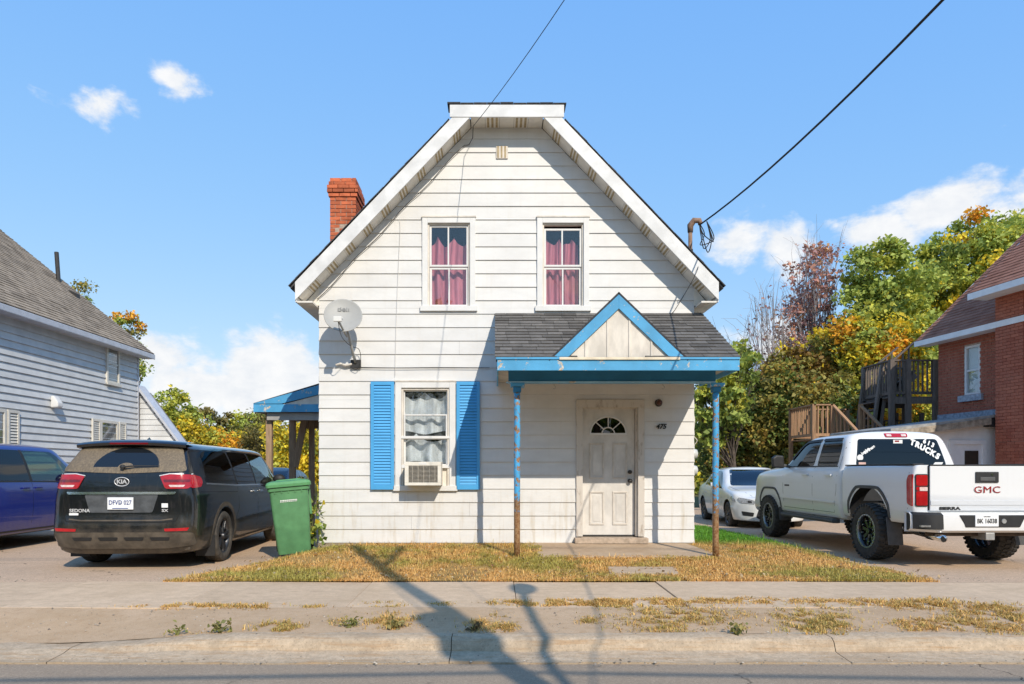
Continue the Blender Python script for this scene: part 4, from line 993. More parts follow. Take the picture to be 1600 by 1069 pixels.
class Shell:
    def __init__(s, me):
        s.me = me; bm = bmesh.new(); bm.from_mesh(me); s.bvh = BVHTree.FromBMesh(bm); bm.free()
    def hit(s, axis, sg, a, b):
        if axis == 'x': o, d = Vector((sg*6, a, b)), Vector((-sg, 0, 0))
        elif axis == 'y': o, d = Vector((a, sg*12, b)), Vector((0, -sg, 0))
        else: o, d = Vector((a, b, 6)), Vector((0, 0, -1))
        h = s.bvh.ray_cast(o, d); return (h[0], h[1]) if h[0] is not None else (None, None)
    def patch(s, poly, axis, sg, off=.003, step=.06, thick=.004):
        """a thin solid that follows the shell: outline in side (y,z), end (x,z) or top (x,y) view"""
        bm = bmesh.new(); f = bm.faces.new([bm.verts.new((p[0], p[1], 0)) for p in poly])
        lo = [min(p[i] for p in poly) for i in (0, 1)]; hi = [max(p[i] for p in poly) for i in (0, 1)]
        for i, nv in ((0, (1,0,0)), (1, (0,1,0))):
            c = lo[i]+step
            while c < hi[i]-step*.2:
                co = [0,0,0]; co[i] = c
                bmesh.ops.bisect_plane(bm, geom=bm.verts[:]+bm.edges[:]+bm.faces[:], dist=1e-5, plane_co=co, plane_no=nv); c += step
        last = None; dirv = {'x': Vector((sg,0,0)), 'y': Vector((0,sg,0)), 'z': Vector((0,0,1))}[axis]
        dead = []
        for v in bm.verts:
            h, n = s.hit(axis, sg, v.co.x, v.co.y)
            if h is None: dead.append(v); continue
            if n.dot(dirv) < 0: n = -n
            v.co = h+(n*.6+dirv*.4)*off
        if dead: bmesh.ops.delete(bm, geom=dead, context='VERTS')
        r = bmesh.ops.extrude_face_region(bm, geom=bm.faces[:])
        for g_ in r['geom']:
            if isinstance(g_, bmesh.types.BMVert): g_.co -= dirv*thick
        bmesh.ops.triangulate(bm, faces=[f for f in bm.faces if len(f.verts) > 4])
        bmesh.ops.recalc_face_normals(bm, faces=bm.faces)
        me = bpy.data.meshes.new('patch'); bm.to_mesh(me); bm.free(); return me
    def strip(s, pts, w, axis, sg, off=.0015, **kw):
        """a line of width w drawn on the shell"""
        pts = [Vector(p[:2]) for p in pts]; L_, R_ = [], []
        for i, p in enumerate(pts):
            d = (pts[min(i+1, len(pts)-1)]-pts[max(i-1, 0)]).normalized(); n = Vector((-d.y, d.x))*w/2; L_.append(tuple(p+n)); R_.append(tuple(p-n))
        return s.patch(L_+R_[::-1], axis, sg, off, **kw)
def smooth_patch(name, me, mat, parent, ang=40): return autosmooth(link(name, me, mat, parent), ang)
def car_paint(name, col, dust=(.36,.30,.22), amount=.3, flake=0.0, rough=.28, top=.75):
    """glossy paint under a film of road dust that thins out upwards"""
    t = NT(name); v = t.coord('Object'); sp = t.n('ShaderNodeSeparateXYZ'); t.l(v, sp.inputs[0])
    n = t.noise(v, 5, 6, .65); n2 = t.noise(t.coord('Object', (9,9,.9)), 3, 4, .6)
    h = t.ramp(sp.outputs[2], top, .25)
    f = t.math('MULTIPLY', t.math('ADD', t.math('MULTIPLY', h, t.ramp(n, .3, .65)), t.math('MULTIPLY', t.ramp(n2, .5, .8), .22)), amount, clamp=True)
    c = t.mix(f, col, dust)
    b = t.bsdf(c, t.math('MULTIPLY_ADD', f, .7, rough), flake, None, 1.0, .25); b.inputs['Coat Roughness'].default_value = .05
    t.l(t.math('SUBTRACT', 1.0, f, clamp=True), b.inputs['Coat Weight']); return t.m
m_tyre = M('tyre_rubber', (.052,.049,.046), .85, .3, 14, bump=.2, bscale=60, worldc=False)
m_tyred = M('dusty_tyre', (.075,.066,.056), .9, .35, 10, bump=.2, bscale=60, worldc=False)
m_plastic = M('black_plastic', (.022,.022,.023), .55, .15, 10, worldc=False)
m_clad = M('dusty_cladding', (.095,.078,.060), .8, .35, 7, worldc=False)
m_chrome = M('chrome', (.75,.75,.76), .12, .03, 5, metal=1.0, worldc=False)
m_silver = M('silver_badge', (.62,.62,.62), .42, .05, 8, metal=.2, worldc=False)
m_lens = M('red_lens', (.42,.008,.012), .12, .15, 14, coat=1.0, worldc=False)
m_lensd = M('dark_red_lens', (.16,.006,.010), .15, .2, 14, coat=1.0, worldc=False)
m_clear = M('clear_lens', (.72,.55,.52), .12, .15, 30, coat=1.0, worldc=False)
m_gap = M('panel_gap', (.006,.006,.006), .8, 0)
m_autoglass = glass_mat('side_glass', (.52,.64,.58), 1.5, add=.03)
m_tint = glass_mat('privacy_glass', (.035,.038,.040), 1.5, add=.02)
m_seat = M('seat_cloth', (.035,.034,.036), .8, .2, 10, worldc=False)
m_plate = M('plate_white', (.78,.79,.80), .4, .04, 8, worldc=False)
m_pblue = M('plate_blue', (.03,.06,.22), .4, 0)
m_white = M('white_mark', (.82,.82,.80), .5, .03)
m_alloy = M('dark_alloy', (.10,.10,.105), .35, .15, 12, metal=.8, worldc=False)
m_blackrim = M('black_rim', (.012,.012,.013), .25, .1, 12, coat=.6, worldc=False)
def wheel(parent, x, y, r, w, sg, style, tyre_mat, rim_mat):
    """sg: side of the car the wheel faces. Rim with spokes, tyre with tread"""
    ri = r*(.66 if style != 'truck' else .60); o = r; hw = w/2
    T = MB(); prof = [(ri, -hw*.82), (ri+.012, -hw*.95), (ri+(o-ri)*.5, -hw*1.04), (o*.955, -hw*.93), (o*.992, -hw*.72), (o, -hw*.4), (o, hw*.4), (o*.992, hw*.72), (o*.955, hw*.93), (ri+(o-ri)*.5, hw*1.04), (ri+.012, hw*.95), (ri, hw*.82)]
    rb = MB(); rb.lathe([(ri*1.0, -hw*.8), (ri, -hw*.9), (ri*.95, -hw*.86), (ri*.90, -hw*.3), (ri*.90, hw*.35), (ri*.95, hw*.84), (ri*.99, hw*.88)], 40, (0,0,0), 'X')
    wh = rb.build('wheel', rim_mat, parent, smooth=True); wh.location = (x, y, r); 
    if style == 'truck':
        nt = 34; prof[3] = (o*.95, -hw*.94); prof[-4] = (o*.95, hw*.94); prof = [((q[0] if q[0] < o*.97 else q[0]-.014), q[1]) for q in prof]
        T.lathe(prof, 56, (0,0,0), 'X')
        for i in range(nt):
            a0 = 2*math.pi*i/nt
            for row, (xa, xb, sh) in enumerate(((-hw*1.02, -hw*.52, 0), (-hw*.42, hw*.02, .5), (hw*.08, hw*.46, .1), (hw*.54, hw*1.02, .45))):
                a = a0+sh*2*math.pi/nt; da = 2*math.pi/nt*.31; vs = []
                for rr in (o-.02, o+.001):
                    for (xx, aa) in ((xa, a-da), (xb, a-da*.6), (xb, a+da), (xa, a+da*.7)):
                        q = rr if abs(xx) < hw*.9 else rr-.016
                        vs.append((xx, q*math.cos(aa), q*math.sin(aa)))
                T.add(vs, [(3,2,1,0),(4,5,6,7),(0,1,5,4),(1,2,6,5),(2,3,7,6),(3,0,4,7)])
            for sx in (-1, 1):   # side lugs
                a = a0; da = .045; vs = [(sx*(hw*1.0+.012*k_), q*math.cos(aa), q*math.sin(aa)) for k_ in (0, 1) for (q, aa) in ((o*.88, a-da), (o*.97, a-da), (o*.97, a+da), (o*.88, a+da))]
                T.add(vs, [(3,2,1,0),(4,5,6,7),(0,1,5,4),(1,2,6,5),(2,3,7,6),(3,0,4,7)])
    else:
        T.lathe(prof, 48, (0,0,0), 'X')
        for gx_ in (-.35, 0, .35):
            T.lathe([(o+.001, hw*gx_-.004), (o-.006, hw*gx_-.003), (o-.006, hw*gx_+.003), (o+.001, hw*gx_+.004)], 48, (0,0,0), 'X')
    autosmooth(T.build('tyre', tyre_mat, wh), 45)
    xo = sg*hw*(.72 if style != 'truck' else .55)
    D = MB(); D.lathe([(0, sg*.03), (ri*.17, sg*.03), (ri*.2, 0), (ri*.2, -sg*.03)], 20, (xo, 0, 0), 'X')
    ns = {'van': 10, 'truck': 8, 'sedan': 10, 'steel': 7}[style]
    for i in range(ns):
        a = 2*math.pi*(i+.25)/ns; ww = ri*(.085 if style != 'truck' else .11)
        if style == 'van': a = 2*math.pi*((i//2)/5)+(.17 if i % 2 else -.17)
        c, q = math.cos(a), math.sin(a); tang = Vector((0, -q, c)); rad = Vector((0, c, q))
        p0 = rad*ri*.15+Vector((xo, 0, 0)); p1 = rad*ri*.95+Vector((xo+sg*hw*.08, 0, 0)); th = Vector((-sg*.03, 0, 0))
        D.add([p0-tang*ww*.7, p0+tang*ww*.7, p1+tang*ww*1.1, p1-tang*ww*1.1, p0-tang*ww*.9+th, p0+tang*ww*.9+th, p1+tang*ww*1.2+th, p1-tang*ww*1.2+th], [(0,1,2,3),(7,6,5,4),(4,5,1,0),(5,6,2,1),(6,7,3,2),(7,4,0,3)])
    D.build('spokes', rim_mat, wh, bevel=.003)
    MB().lathe([(0, 0), (ri*.62, 0), (ri*.62, sg*.012), (0, sg*.012)], 28, (xo-sg*.075, 0, 0), 'X').build('brake_disc', M('brake_disc', (.09,.07,.06), .6, .2, 20, metal=.5, worldc=False), wh)
    if style == 'truck':
        bo = MB()
        for i in range(24):
            a = 2*math.pi*i/24; bo.lathe([(0,sg*.012),(.008,sg*.012),(.009,0)], 6, (sg*hw*.93, ri*.955*math.cos(a), ri*.955*math.sin(a)), 'X')
        bo.lathe([(ri*1.0, sg*hw*.86), (ri*1.01, sg*hw*.93), (ri*.92, sg*hw*.93), (ri*.90, sg*hw*.8)], 40, (0,0,0), 'X')
        for i in range(8):
            a = 2*math.pi*(i+.75)/8; bo.lathe([(0,sg*.03),(.010,sg*.03),(.011,0)], 6, (xo+sg*.004, ri*.62*math.cos(a), ri*.62*math.sin(a)), 'X')
        bo.build('rim_bolts', M('rim_bolt', (.45,.45,.45), .3, .1, 10, metal=.9, worldc=False), wh)
    return wh
def arch_cut(me, ys, r, zc, x0=.6, x1=1.4):
    for y in ys:
        for sg in (-1, 1):
            c = MB(); c.lathe([(0, 0), (r, 0), (r, x1-x0), (0, x1-x0)], 36, (0,0,0), 'X')
            me_ = c.mesh('c'); bm = bmesh.new(); bm.from_mesh(me_); bmesh.ops.remove_doubles(bm, verts=bm.verts, dist=1e-5)
            for v in bm.verts: v.co = (sg*(x0+v.co.x), y+v.co.y, zc+v.co.z)
            bmesh.ops.recalc_face_normals(bm, faces=bm.faces); bm.to_mesh(me_); bm.free()
            me = boolean(me, me_)
    return me
def prism_cut(me, poly, axis, a, b):
    c = MB()
    if axis == 'x': c.prism([(a, p[0], p[1]) for p in poly], (b-a, 0, 0))
    elif axis == 'y': c.prism([(p[0], a, p[1]) for p in poly], (0, b-a, 0))
    else: c.prism([(p[0], p[1], a) for p in poly], (0, 0, b-a))
    return boolean(me, fixed(c))
def finish_body(me, name, paint, parent, arches, ar, az, inside, ang=30):
    """dark lining in the wheel wells and cabin"""
    o = link(name, me, None, parent); me.materials.clear(); me.materials.append(paint); me.materials.append(m_plastic)
    for p in me.polygons:
        c = p.center; dark = inside(c, p.normal)
        for y in arches:
            if math.hypot(c.y-y, c.z-az) < ar+.004 and abs(c.x) < 1.5: dark = dark or (Vector((0, c.y-y, c.z-az)).normalized().dot(p.normal) < -.8 or abs(abs(c.x)-.58) < .09)
        if c.z < .3 and p.normal.z < -.8: dark = True
        p.material_index = 1 if dark else 0
    return autosmooth(o, ang)
def seats(parent, rows, zf=.62):
    for y in rows:
        for sx in (-.42, .42):
            b = MB(); b.box(sx-.24, sx+.24, y, y+.5, zf, zf+.22); b.prism([(sx-.24, y-.08, zf+.2), (sx-.24, y+.08, zf+.2), (sx-.2, y-.10, zf+.78), (sx-.2, y-.2, zf+.76)], (.46, 0, 0)); b.box(sx-.12, sx+.12, y-.23, y-.13, zf+.80, zf+.98)
            b.build('seat', m_seat, parent, bevel=.03)
    b = MB(); b.tube([(-.42+.19*math.cos(a), rows[-1]+.62, zf+.45+.19*math.sin(a)) for a in np.linspace(0, 2*math.pi, 25)], .016, 8); b.build('steering_wheel', m_plastic, parent)

def van_shell(w=1.0, h=1.74, nose=1.0):
    base = [(0,.22),(.75,.22),(.92,.25),(.962,.36),(.985,.55),(.99,.78),(.978,.98),(.955,1.09),(.90,1.30),(.825,1.52),(.735,1.665),(.48,1.72),(0,1.74)]
    sec = [(x*w, z if z < 1.1 else 1.09+(z-1.09)*(h-1.09)/(1.74-1.09)) for x, z in base]
    zr = [.22,.32,.45,.58,.66,.9,1.05,1.30,1.62,1.70,1.74]; yr_ = [-.95,-1.04,-1.11,-1.12,-1.09,-1.085,-1.08,-1.035,-.80,-.72,-.62]
    yr = lambda z: float(np.interp(z*1.74/h if z > 1.1 else z, zr, yr_))
    st = [[(0, yr(z)-.012, z) for x, z in sec], [(x*.45, yr(z)-.008, z) for x, z in sec], [(x*.76, yr(z)+.012, z) for x, z in sec], [(x*.90, yr(z)+.075, z) for x, z in sec], [(x*.955, yr(z)+.24, z-.0) for x, z in sec]]
    st += [[(x*.985, -.3, z) for x, z in sec], [(x, .9, z) for x, z in sec], [(x, 1.9, z) for x, z in sec]]
    st.append([(x, 2.45, z-(.015 if z > 1.6 else 0)) for x, z in sec])
    def rep(y, kv, xs=1.0, low=0.0):
        s_ = [(x*xs*w, y, z) for x, z in base]
        for i, (x, z) in enumerate(kv): s_[len(s_)-len(kv)+i] = (x*w*xs, y, z)
        return s_
    st.append(rep(2.85, [(.95,1.085),(.895,1.24),(.83,1.39),(.72,1.475),(.46,1.53),(0,1.55)]))
    st.append(rep(3.40, [(.94,1.03),(.91,1.075),(.85,1.11),(.76,1.14),(.62,1.16),(.42,1.18),(0,1.20)]))
    st.append(rep(3.80, [(.93,.70),(.90,.86),(.86,.93),(.80,.965),(.72,.985),(.60,1.0),(.4,1.015),(0,1.03)], .985))
    fr = [(0,.24),(.7,.24),(.84,.27),(.88,.36),(.88,.5),(.86,.6),(.82,.68),(.78,.74),(.72,.79),(.66,.82),(.55,.845),(.38,.86),(0,.87)]
    st.append([(x*w, 3.93+.05*(1-x), z) for x, z in fr]); st.append([(x*.6*w, 4.0, z*.97+.01) for x, z in fr]); st.append([(0, 4.02, z*.97+.01) for x, z in fr])
    inner = []
    for s_ in st[4:11]:
        q = []
        for i, (x, y, z) in enumerate(s_): q.append((max(0, x-.075), y, .58) if i < 4 else (max(0, x-.075), y, max(.58, z-.05)))
        inner.append(q)
    inner[0] = [(x, .75, z) for x, y, z in inner[0]]; inner = [inner[0]]+[q for q in inner[1:] if q[0][1] > .8]
    inner = [[(0, .70, z) for x, y, z in inner[0]]]+inner+[[(0, q[1]+.04, q[2]) for q in inner[-1]]]
    return st, inner

W1 = [(1.63,1.105),(3.02,1.075),(2.83,1.27),(2.50,1.53),(2.36,1.595),(1.56,1.605)]
W2 = [(.64,1.115),(1.56,1.105),(1.49,1.605),(.58,1.61)]
W3 = [(-.62,1.16),(.57,1.115),(.51,1.61),(-.36,1.60),(-.50,1.56)]
def minivan(name, label, loc, rz, paint, kia=True, rim='van'):
    van = thing(name, label, 'minivan', loc, rz)
    st, inner = van_shell(); outer = loft(st); S = Shell(outer)
    me = boolean(outer, loft(inner, 4, 3))
    me = arch_cut(me, (0, 3.06), .425, .37, .6)
    r1 = roundpoly(W1, .05)
    me = prism_cut(me, r1, 'x', .5, 1.2); me = prism_cut(me, r1, 'x', -1.2, -.5)
    ws = roundpoly([(-.74,1.20),(.74,1.20),(.60,1.60),(-.60,1.60)], .06)
    me = prism_cut(me, ws, 'y', 2.1, 3.6)
    def inside(c, n): return .7 < c.y < 3.42 and abs(c.x) < .93 and c.z > .55 and (S.bvh.find_nearest(c)[3] > .03)
    body = finish_body(me, 'body', paint, van, (0, 3.06), .425, .37, inside)
    seats(van, (1.15, 2.0))
    smooth_patch('windshield', S.patch(roundpoly([(-.76,1.19),(.76,1.19),(.615,1.615),(-.615,1.615)], .06), 'y', 1, .002, .08), m_autoglass, van)
    for sg in (1, -1):
        smooth_patch('window', S.patch(roundpoly([(p[0]+(.0), p[1]) for p in W1], .05), 'x', sg, .001), m_autoglass, van)
        smooth_patch('window', S.patch(roundpoly(W2, .05), 'x', sg, .004), m_tint, van)
        smooth_patch('window', S.patch(roundpoly(W3, .06), 'x', sg, .004), m_tint, van)
        for pil in ([(1.555,1.10),(1.635,1.10),(1.565,1.61),(1.485,1.61)], [(.565,1.11),(.645,1.11),(.585,1.615),(.505,1.615)]):
            smooth_patch('pillar', S.patch(pil, 'x', sg, .003), m_plastic, van)
        smooth_patch('window_trim', S.strip([(-.60,1.145),(.57,1.10),(1.6,1.09),(3.0,1.06)], .022, 'x', sg, .005), m_chrome if kia else m_plastic, van)
        # door seams, sill, handles, slider rail
        for ln in ([(1.60,1.09),(1.60,.62),(1.56,.30)], [(.60,1.10),(.60,.75),(.48,.62),(.46,.32)], [(2.83,1.05),(2.86,.75),(2.72,.45),(2.70,.30)], [(-.93,1.04),(.58,1.00)], [(.48,.31),(2.70,.29)]):
            smooth_patch('panel_seam', S.strip(ln, .006, 'x', sg, .0012, step=.12), m_gap, van)
        for yh in (1.74, 1.40):
            h_, n_ = S.hit('x', sg, yh, .985)
            if h_ is not None:
                b = MB(); b.bar((h_.x+sg*.022, yh-.09, .985), (h_.x+sg*.022, yh+.09, .985), .02, .028); b.box(min(h_.x, h_.x+sg*.02), max(h_.x, h_.x+sg*.02), yh-.085, yh-.065, .977, .993); b.box(min(h_.x, h_.x+sg*.02), max(h_.x, h_.x+sg*.02), yh+.065, yh+.085, .977, .993)
                b.build('door_handle', m_chrome if kia else paint, van, bevel=.006)
        b = MB(); b.lathe([(0,-.05),(.05,-.045),(.085,-.01),(.09,.03),(.075,.05),(0,.055)], 16, (0,0,0), 'Y'); mir = b.build('mirror', paint if not kia else m_plastic, van, smooth=True)
        mir.scale = (1.25, 1.0, 1.0); mir.location = (sg*1.06, 2.66, 1.17)
        MB().bar((sg*.93, 2.70, 1.09), (sg*1.03, 2.67, 1.12), .06, .05).build('mirror_arm', m_plastic, van, bevel=.01)
        wheel(van, sg*.855, 0, .368, .235, sg, rim, m_tyred if kia else m_tyre, m_alloy)
        wheel(van, sg*.855, 3.06, .368, .235, sg, rim, m_tyred if kia else m_tyre, m_alloy)
        smooth_patch('sill_cladding', S.strip([(.44,.27),(2.62,.27)], .08, 'x', sg, .006), m_clad if kia else m_plastic, van)
    return van, S, body

m_kia = car_paint('black_car_paint', (.006,.007,.009), (.24,.19,.13), .30, top=.9)
kia, S, kbody = minivan('minivan', 'dusty black minivan parked tail first beside the green wheelie bin', (-4.95, 10.30, -.198), R(2.6), m_kia)
# rear window: road dust with the clean fan that the wiper leaves
t = NT('dusty_rear_glass'); v = t.coord('Object'); sp = t.n('ShaderNodeSeparateXYZ'); t.l(v, sp.inputs[0])
dx = t.math('SUBTRACT', sp.outputs[0], .02); dz = t.math('SUBTRACT', sp.outputs[2], 1.36)
rad = t.math('SQRT', t.math('ADD', t.math('MULTIPLY', dx, t.math('MULTIPLY', dx, .45)), t.math('MULTIPLY', dz, dz)))
small = t.math('SQRT', t.math('ADD', t.math('MULTIPLY', dx, dx), t.math('MULTIPLY', dz, t.math('MULTIPLY', dz, 2.2))))
ed = t.math('MULTIPLY_ADD', t.noise(v, 14, 4), .012, 0)
arc_ = t.math('MULTIPLY', t.ramp(t.math('ADD', rad, ed), .292, .284), t.math('MULTIPLY', t.ramp(t.math('ADD', small, ed), .105, .112), t.ramp(sp.outputs[2], 1.368, 1.374)))
streak = t.ramp(t.noise(t.coord('Object', (26, 26, 1.5)), 2.2, 4, .6), .25, .8)
dust_c = t.mix(streak, (.14,.105,.065), (.25,.19,.12))
f = t.math('MULTIPLY', t.math('SUBTRACT', 1.0, arc_), t.math('MULTIPLY_ADD', streak, .25, .70))
b = t.bsdf(t.mix(f, (.010,.013,.017), dust_c), t.math('MULTIPLY_ADD', f, .8, .04), spec=.6); m_rearglass = t.m
smooth_patch('rear_window', S.patch(roundpoly([(-.80,1.315),(.0,1.285),(.80,1.315),(.655,1.64),(-.655,1.64)], .05), 'y', -1, .009, .07), m_rearglass, kia)
b = MB(); b.tube([(.0, -1.075, 1.372), (.16, -1.055, 1.388), (.46, -1.03, 1.385)], [.014,.010,.006], 6); b.lathe([(0,-.03),(.03,-.02),(.03,.02),(0,.03)], 14, (0,-1.06,1.372), 'Y'); b.build('rear_wiper', m_plastic, kia)
b = MB(); prof_ = [(-.50,1.742),(-.70,1.748),(-.86,1.722),(-.885,1.70),(-.875,1.668),(-.80,1.655),(-.70,1.66)]
b.grid(lambda u, v: (u*(1 if 0 < v < 6 else .97), prof_[int(v)][0]+.07*abs(u/.72)**2.5, prof_[int(v)][1]-.035*abs(u/.72)**2.2), np.linspace(-.72, .72, 17), range(7))
sp_o = autosmooth(b.build('spoiler', m_kia, kia), 60)
MB().box(-.25, .25, -.887, -.86, 1.674, 1.70).build('brake_light', m_lensd, sp_o, bevel=.004)
MB().add([(-.02,-.35,1.74),(.02,-.35,1.74),(.012,-.18,1.735),(-.012,-.18,1.735),(0,-.27,1.80)], [(0,1,4),(1,2,4),(2,3,4),(3,0,4),(3,2,1,0)]).build('antenna_fin', m_kia, kia)
for sg in (1, -1):
    lamp_ = smooth_patch('tail_light', S.patch(roundpoly([(sg*.48,1.252),(sg*.60,1.275),(sg*.845,1.270),(sg*.865,1.12),(sg*.83,1.085),(sg*.56,1.085)], .03), 'y', -1, .014, .05, .02), m_lens, kia)
    smooth_patch('tail_light_band', S.patch(roundpoly([(sg*.53,1.205),(sg*.84,1.205),(sg*.84,1.17),(sg*.54,1.17)], .008), 'y', -1, .0165, .06), m_lensd, lamp_)
    smooth_patch('reverse_light', S.patch(roundpoly([(sg*.60,1.135),(sg*.80,1.135),(sg*.78,1.108),(sg*.62,1.108)], .008), 'y', -1, .0165, .06), m_clear, lamp_)
    smooth_patch('lamp_rim', S.strip([(sg*.475,1.255),(sg*.60,1.282),(sg*.845,1.277)], .012, 'y', -1, .013, step=.09), m_silver, lamp_)
    smooth_patch('tail_light', S.patch(roundpoly([(-.985,1.262),(-.90,1.268),(-.74,1.235),(-.72,1.17),(-.80,1.105),(-1.0,1.09)], .03), 'x', sg, .010, .05, .015), m_lens, kia)
    smooth_patch('reflector', S.patch(roundpoly([(sg*.56,.565),(sg*.86,.575),(sg*.84,.535),(sg*.57,.53)], .008), 'y', -1, .008, .06), m_lens, kia)
    smooth_patch('wheel_arch_trim', S.patch([(.44*math.cos(a)*1.0, .37+.44*math.sin(a)) for a in np.linspace(-.25, math.pi+.3, 30)]+[(.50*math.cos(a), .37+.50*math.sin(a)) for a in np.linspace(math.pi+.3, -.25, 30)], 'x', sg, .004, .12), m_clad, kia)
smooth_patch('bumper_cladding', S.patch(roundpoly([(-.90,.51),(-.5,.52),(.5,.52),(.90,.51),(.90,.34),(.55,.30),(-.55,.30),(-.90,.34)], .04), 'y', -1, .009, .07), m_clad, kia)
for i in range(4): smooth_patch('bumper_notch', S.patch(roundpoly([(-.62+i*.33,.455),(-.36+i*.33,.455),(-.38+i*.33,.41),(-.60+i*.33,.41)], .015), 'y', -1, .013, .08), m_plastic, kia)
MB().box(-.84, .84, -.98, -.4, .265, .33).build('bumper_underside', m_clad, kia, bevel=.03)
for sx in (-1, 1): MB().box(sx*.855-.13, sx*.855+.13, -.47, -.45, .13, .42).build('mud_flap', m_plastic, kia)
smooth_patch('chrome_strip', S.patch(roundpoly([(-.70,1.045),(.70,1.045),(.68,1.012),(-.68,1.012)], .01), 'y', -1, .018, .08, .02), m_chrome, kia)
rec = smooth_patch('plate_recess', S.patch(roundpoly([(-.47,1.01),(.47,1.01),(.40,.775),(-.40,.775)], .03), 'y', -1, .004, .07), M('recess_grey', (.075,.08,.085), .45, .3, 8, worldc=False), kia)
for ln in ([(-.74,1.02),(-.76,.80),(-.70,.66),(-.5,.645),(.5,.645),(.70,.66),(.76,.80),(.74,1.02)],): smooth_patch('tailgate_seam', S.strip(ln, .012, 'y', -1, .002, step=.1), m_gap, kia)
smooth_patch('bumper_step', S.strip([(-.66,.69),(-.5,.672),(.5,.672),(.66,.69)], .018, 'y', -1, .012, step=.1), m_clad, kia)
MB().box(-.165, .165, -1.125, -1.108, .815, .975).build('license_plate', m_plate, rec, bevel=.006)
lettering('DFVD 027', .082, m_pblue, rec, (0, -1.127, .905), bold=.0005, xscale=.82)
MB().box(-.01, .01, -1.1272, -1.1255, .897, .906).build('plate_dash', m_pblue, rec)
b = MB(); b.box(-.10, .10, -1.127, -1.125, .826, .836); b.build('plate_strip', m_pblue, rec)
em = MB(); em.lathe([(.0,0),(.056,0),(.056,-.008),(0,-.008)], 28, (0,0,0), 'Y'); eo = em.build('emblem', m_plastic, kia, loc=(0, -1.074, 1.178)); eo.scale = (1.6, 1, 1)
MB().tube([(.092*math.cos(a), -.008, .056*math.sin(a)) for a in np.linspace(0, 2*math.pi, 33)], .006, 6).build('emblem_ring', m_silver, kia, loc=(0, -1.074, 1.178))
lettering('KIA', .075, m_silver, kia, (0, -1.084, 1.178), bold=.002, space=.95, xscale=1.15)
lettering('SEDONA', .062, m_silver, kia, (-.53, -1.098, .80), bold=.001, xscale=1.05)
lettering('SX', .05, m_silver, kia, (.56, -1.098, .80), bold=.001, xscale=1.4)
MB().box(-.66, -.545, -1.104, -1.096, .742, .770).build('badge', m_white, kia); MB().box(.52, .60, -1.104, -1.096, .84, .895).build('sticker', m_white, kia)

# blue minivan
m_bluevan = car_paint('blue_car_paint', (.008,.018,.20), (.24,.20,.16), .2, flake=.0)
bvan, Sb, _ = minivan('minivan', 'deep blue minivan parked against the grey house', (-9.03, 10.65, -.20), R(.5), m_bluevan, kia=False, rim='steel')
smooth_patch('rear_window', Sb.patch(roundpoly([(-.80,1.315),(.0,1.285),(.80,1.315),(.655,1.64),(-.655,1.64)], .05), 'y', -1, .009, .08), M('van_rear_glass', (.012,.014,.017), .06, .1, 6, coat=1.0, worldc=False), bvan)
for sg in (1, -1): smooth_patch('tail_light', Sb.patch(roundpoly([(sg*.68,1.27),(sg*.84,1.27),(sg*.86,.92),(sg*.72,.92)], .03), 'y', -1, .012, .06, .02), m_lens, bvan)
smooth_patch('tailgate_seam', Sb.strip([(-.74,1.02),(-.76,.80),(-.70,.66),(.70,.66),(.76,.80),(.74,1.02)], .010, 'y', -1, .002, step=.1), m_gap, bvan)
MB().box(-.155, .155, -1.105, -1.088, .82, .97).build('license_plate', m_plate, bvan, bevel=.005)
bvan.scale = (1, 1, 1.045)

# ------------------------------------------------------------------ white pickup
m_truck = car_paint('white_car_paint', (.74,.745,.75), (.42,.37,.30), .22, rough=.3, top=.95)
m_arch = M('arch_plastic', (.085,.085,.085), .7, .15, 10, worldc=False)
pk = thing('pickup_truck', 'white crew cab pickup truck on knobbly black tyres', 'pickup truck', (6.53, 10.52, -.195), R(.8))
ZT = .0
cs = [(0,.52),(.78,.52),(.93,.55),(.962,.66),(.985,.92),(.985,1.14),(.965,1.29),(.93,1.37),(.862,1.62),(.79,1.83),(.70,1.915),(.4,1.955),(0,1.965)]
yb = lambda z: float(np.interp(z, [.5,1.35,1.7,1.9,1.97], [.80,.80,.88,.96,1.06]))
st = [[(0, yb(z)-.006, z) for x, z in cs], [(x*.5, yb(z)-.004, z) for x, z in cs], [(x*.86, yb(z), z) for x, z in cs], [(x*.965, yb(z)+.035, z) for x, z in cs], [(x, yb(z)+.12, z) for x, z in cs]]
st += [[(x, 1.7, z) for x, z in cs], [(x, 2.25, z-(.01 if z > 1.8 else 0)) for x, z in cs]]
def tk(y, kv, base=cs, xs=1.0):
    s_ = [(x*xs, y, z) for x, z in base]
    for i, (x, z) in enumerate(kv): s_[len(s_)-len(kv)+i] = (x*xs, y, z)
    return s_
st.append(tk(2.72, [(.93,1.37),(.87,1.54),(.82,1.655),(.72,1.715),(.45,1.755),(0,1.77)]))
st.append(tk(3.12, [(.965,1.27),(.945,1.34),(.90,1.385),(.84,1.42),(.74,1.445),(.45,1.47),(0,1.48)]))
st.append(tk(3.9, [(.985,1.10),(.97,1.24),(.94,1.30),(.88,1.335),(.80,1.36),(.70,1.375),(.42,1.39),(0,1.40)]))
st.append(tk(4.42, [(.94,.92),(.94,1.08),(.92,1.18),(.89,1.235),(.83,1.265),(.75,1.285),(.66,1.295),(.42,1.31),(0,1.32)]))
frn = [(0,.45),(.7,.45),(.84,.48),(.88,.6),(.88,.82),(.86,1.0),(.84,1.10),(.80,1.15),(.74,1.19),(.66,1.215),(.56,1.225),(.36,1.235),(0,1.24)]
st += [[(x, 4.60, z) for x, z in frn], [(x*.6, 4.64, z) for x, z in frn], [(0, 4.65, z) for x, z in frn]]
outer = loft(st); S = Shell(outer)
inner = []
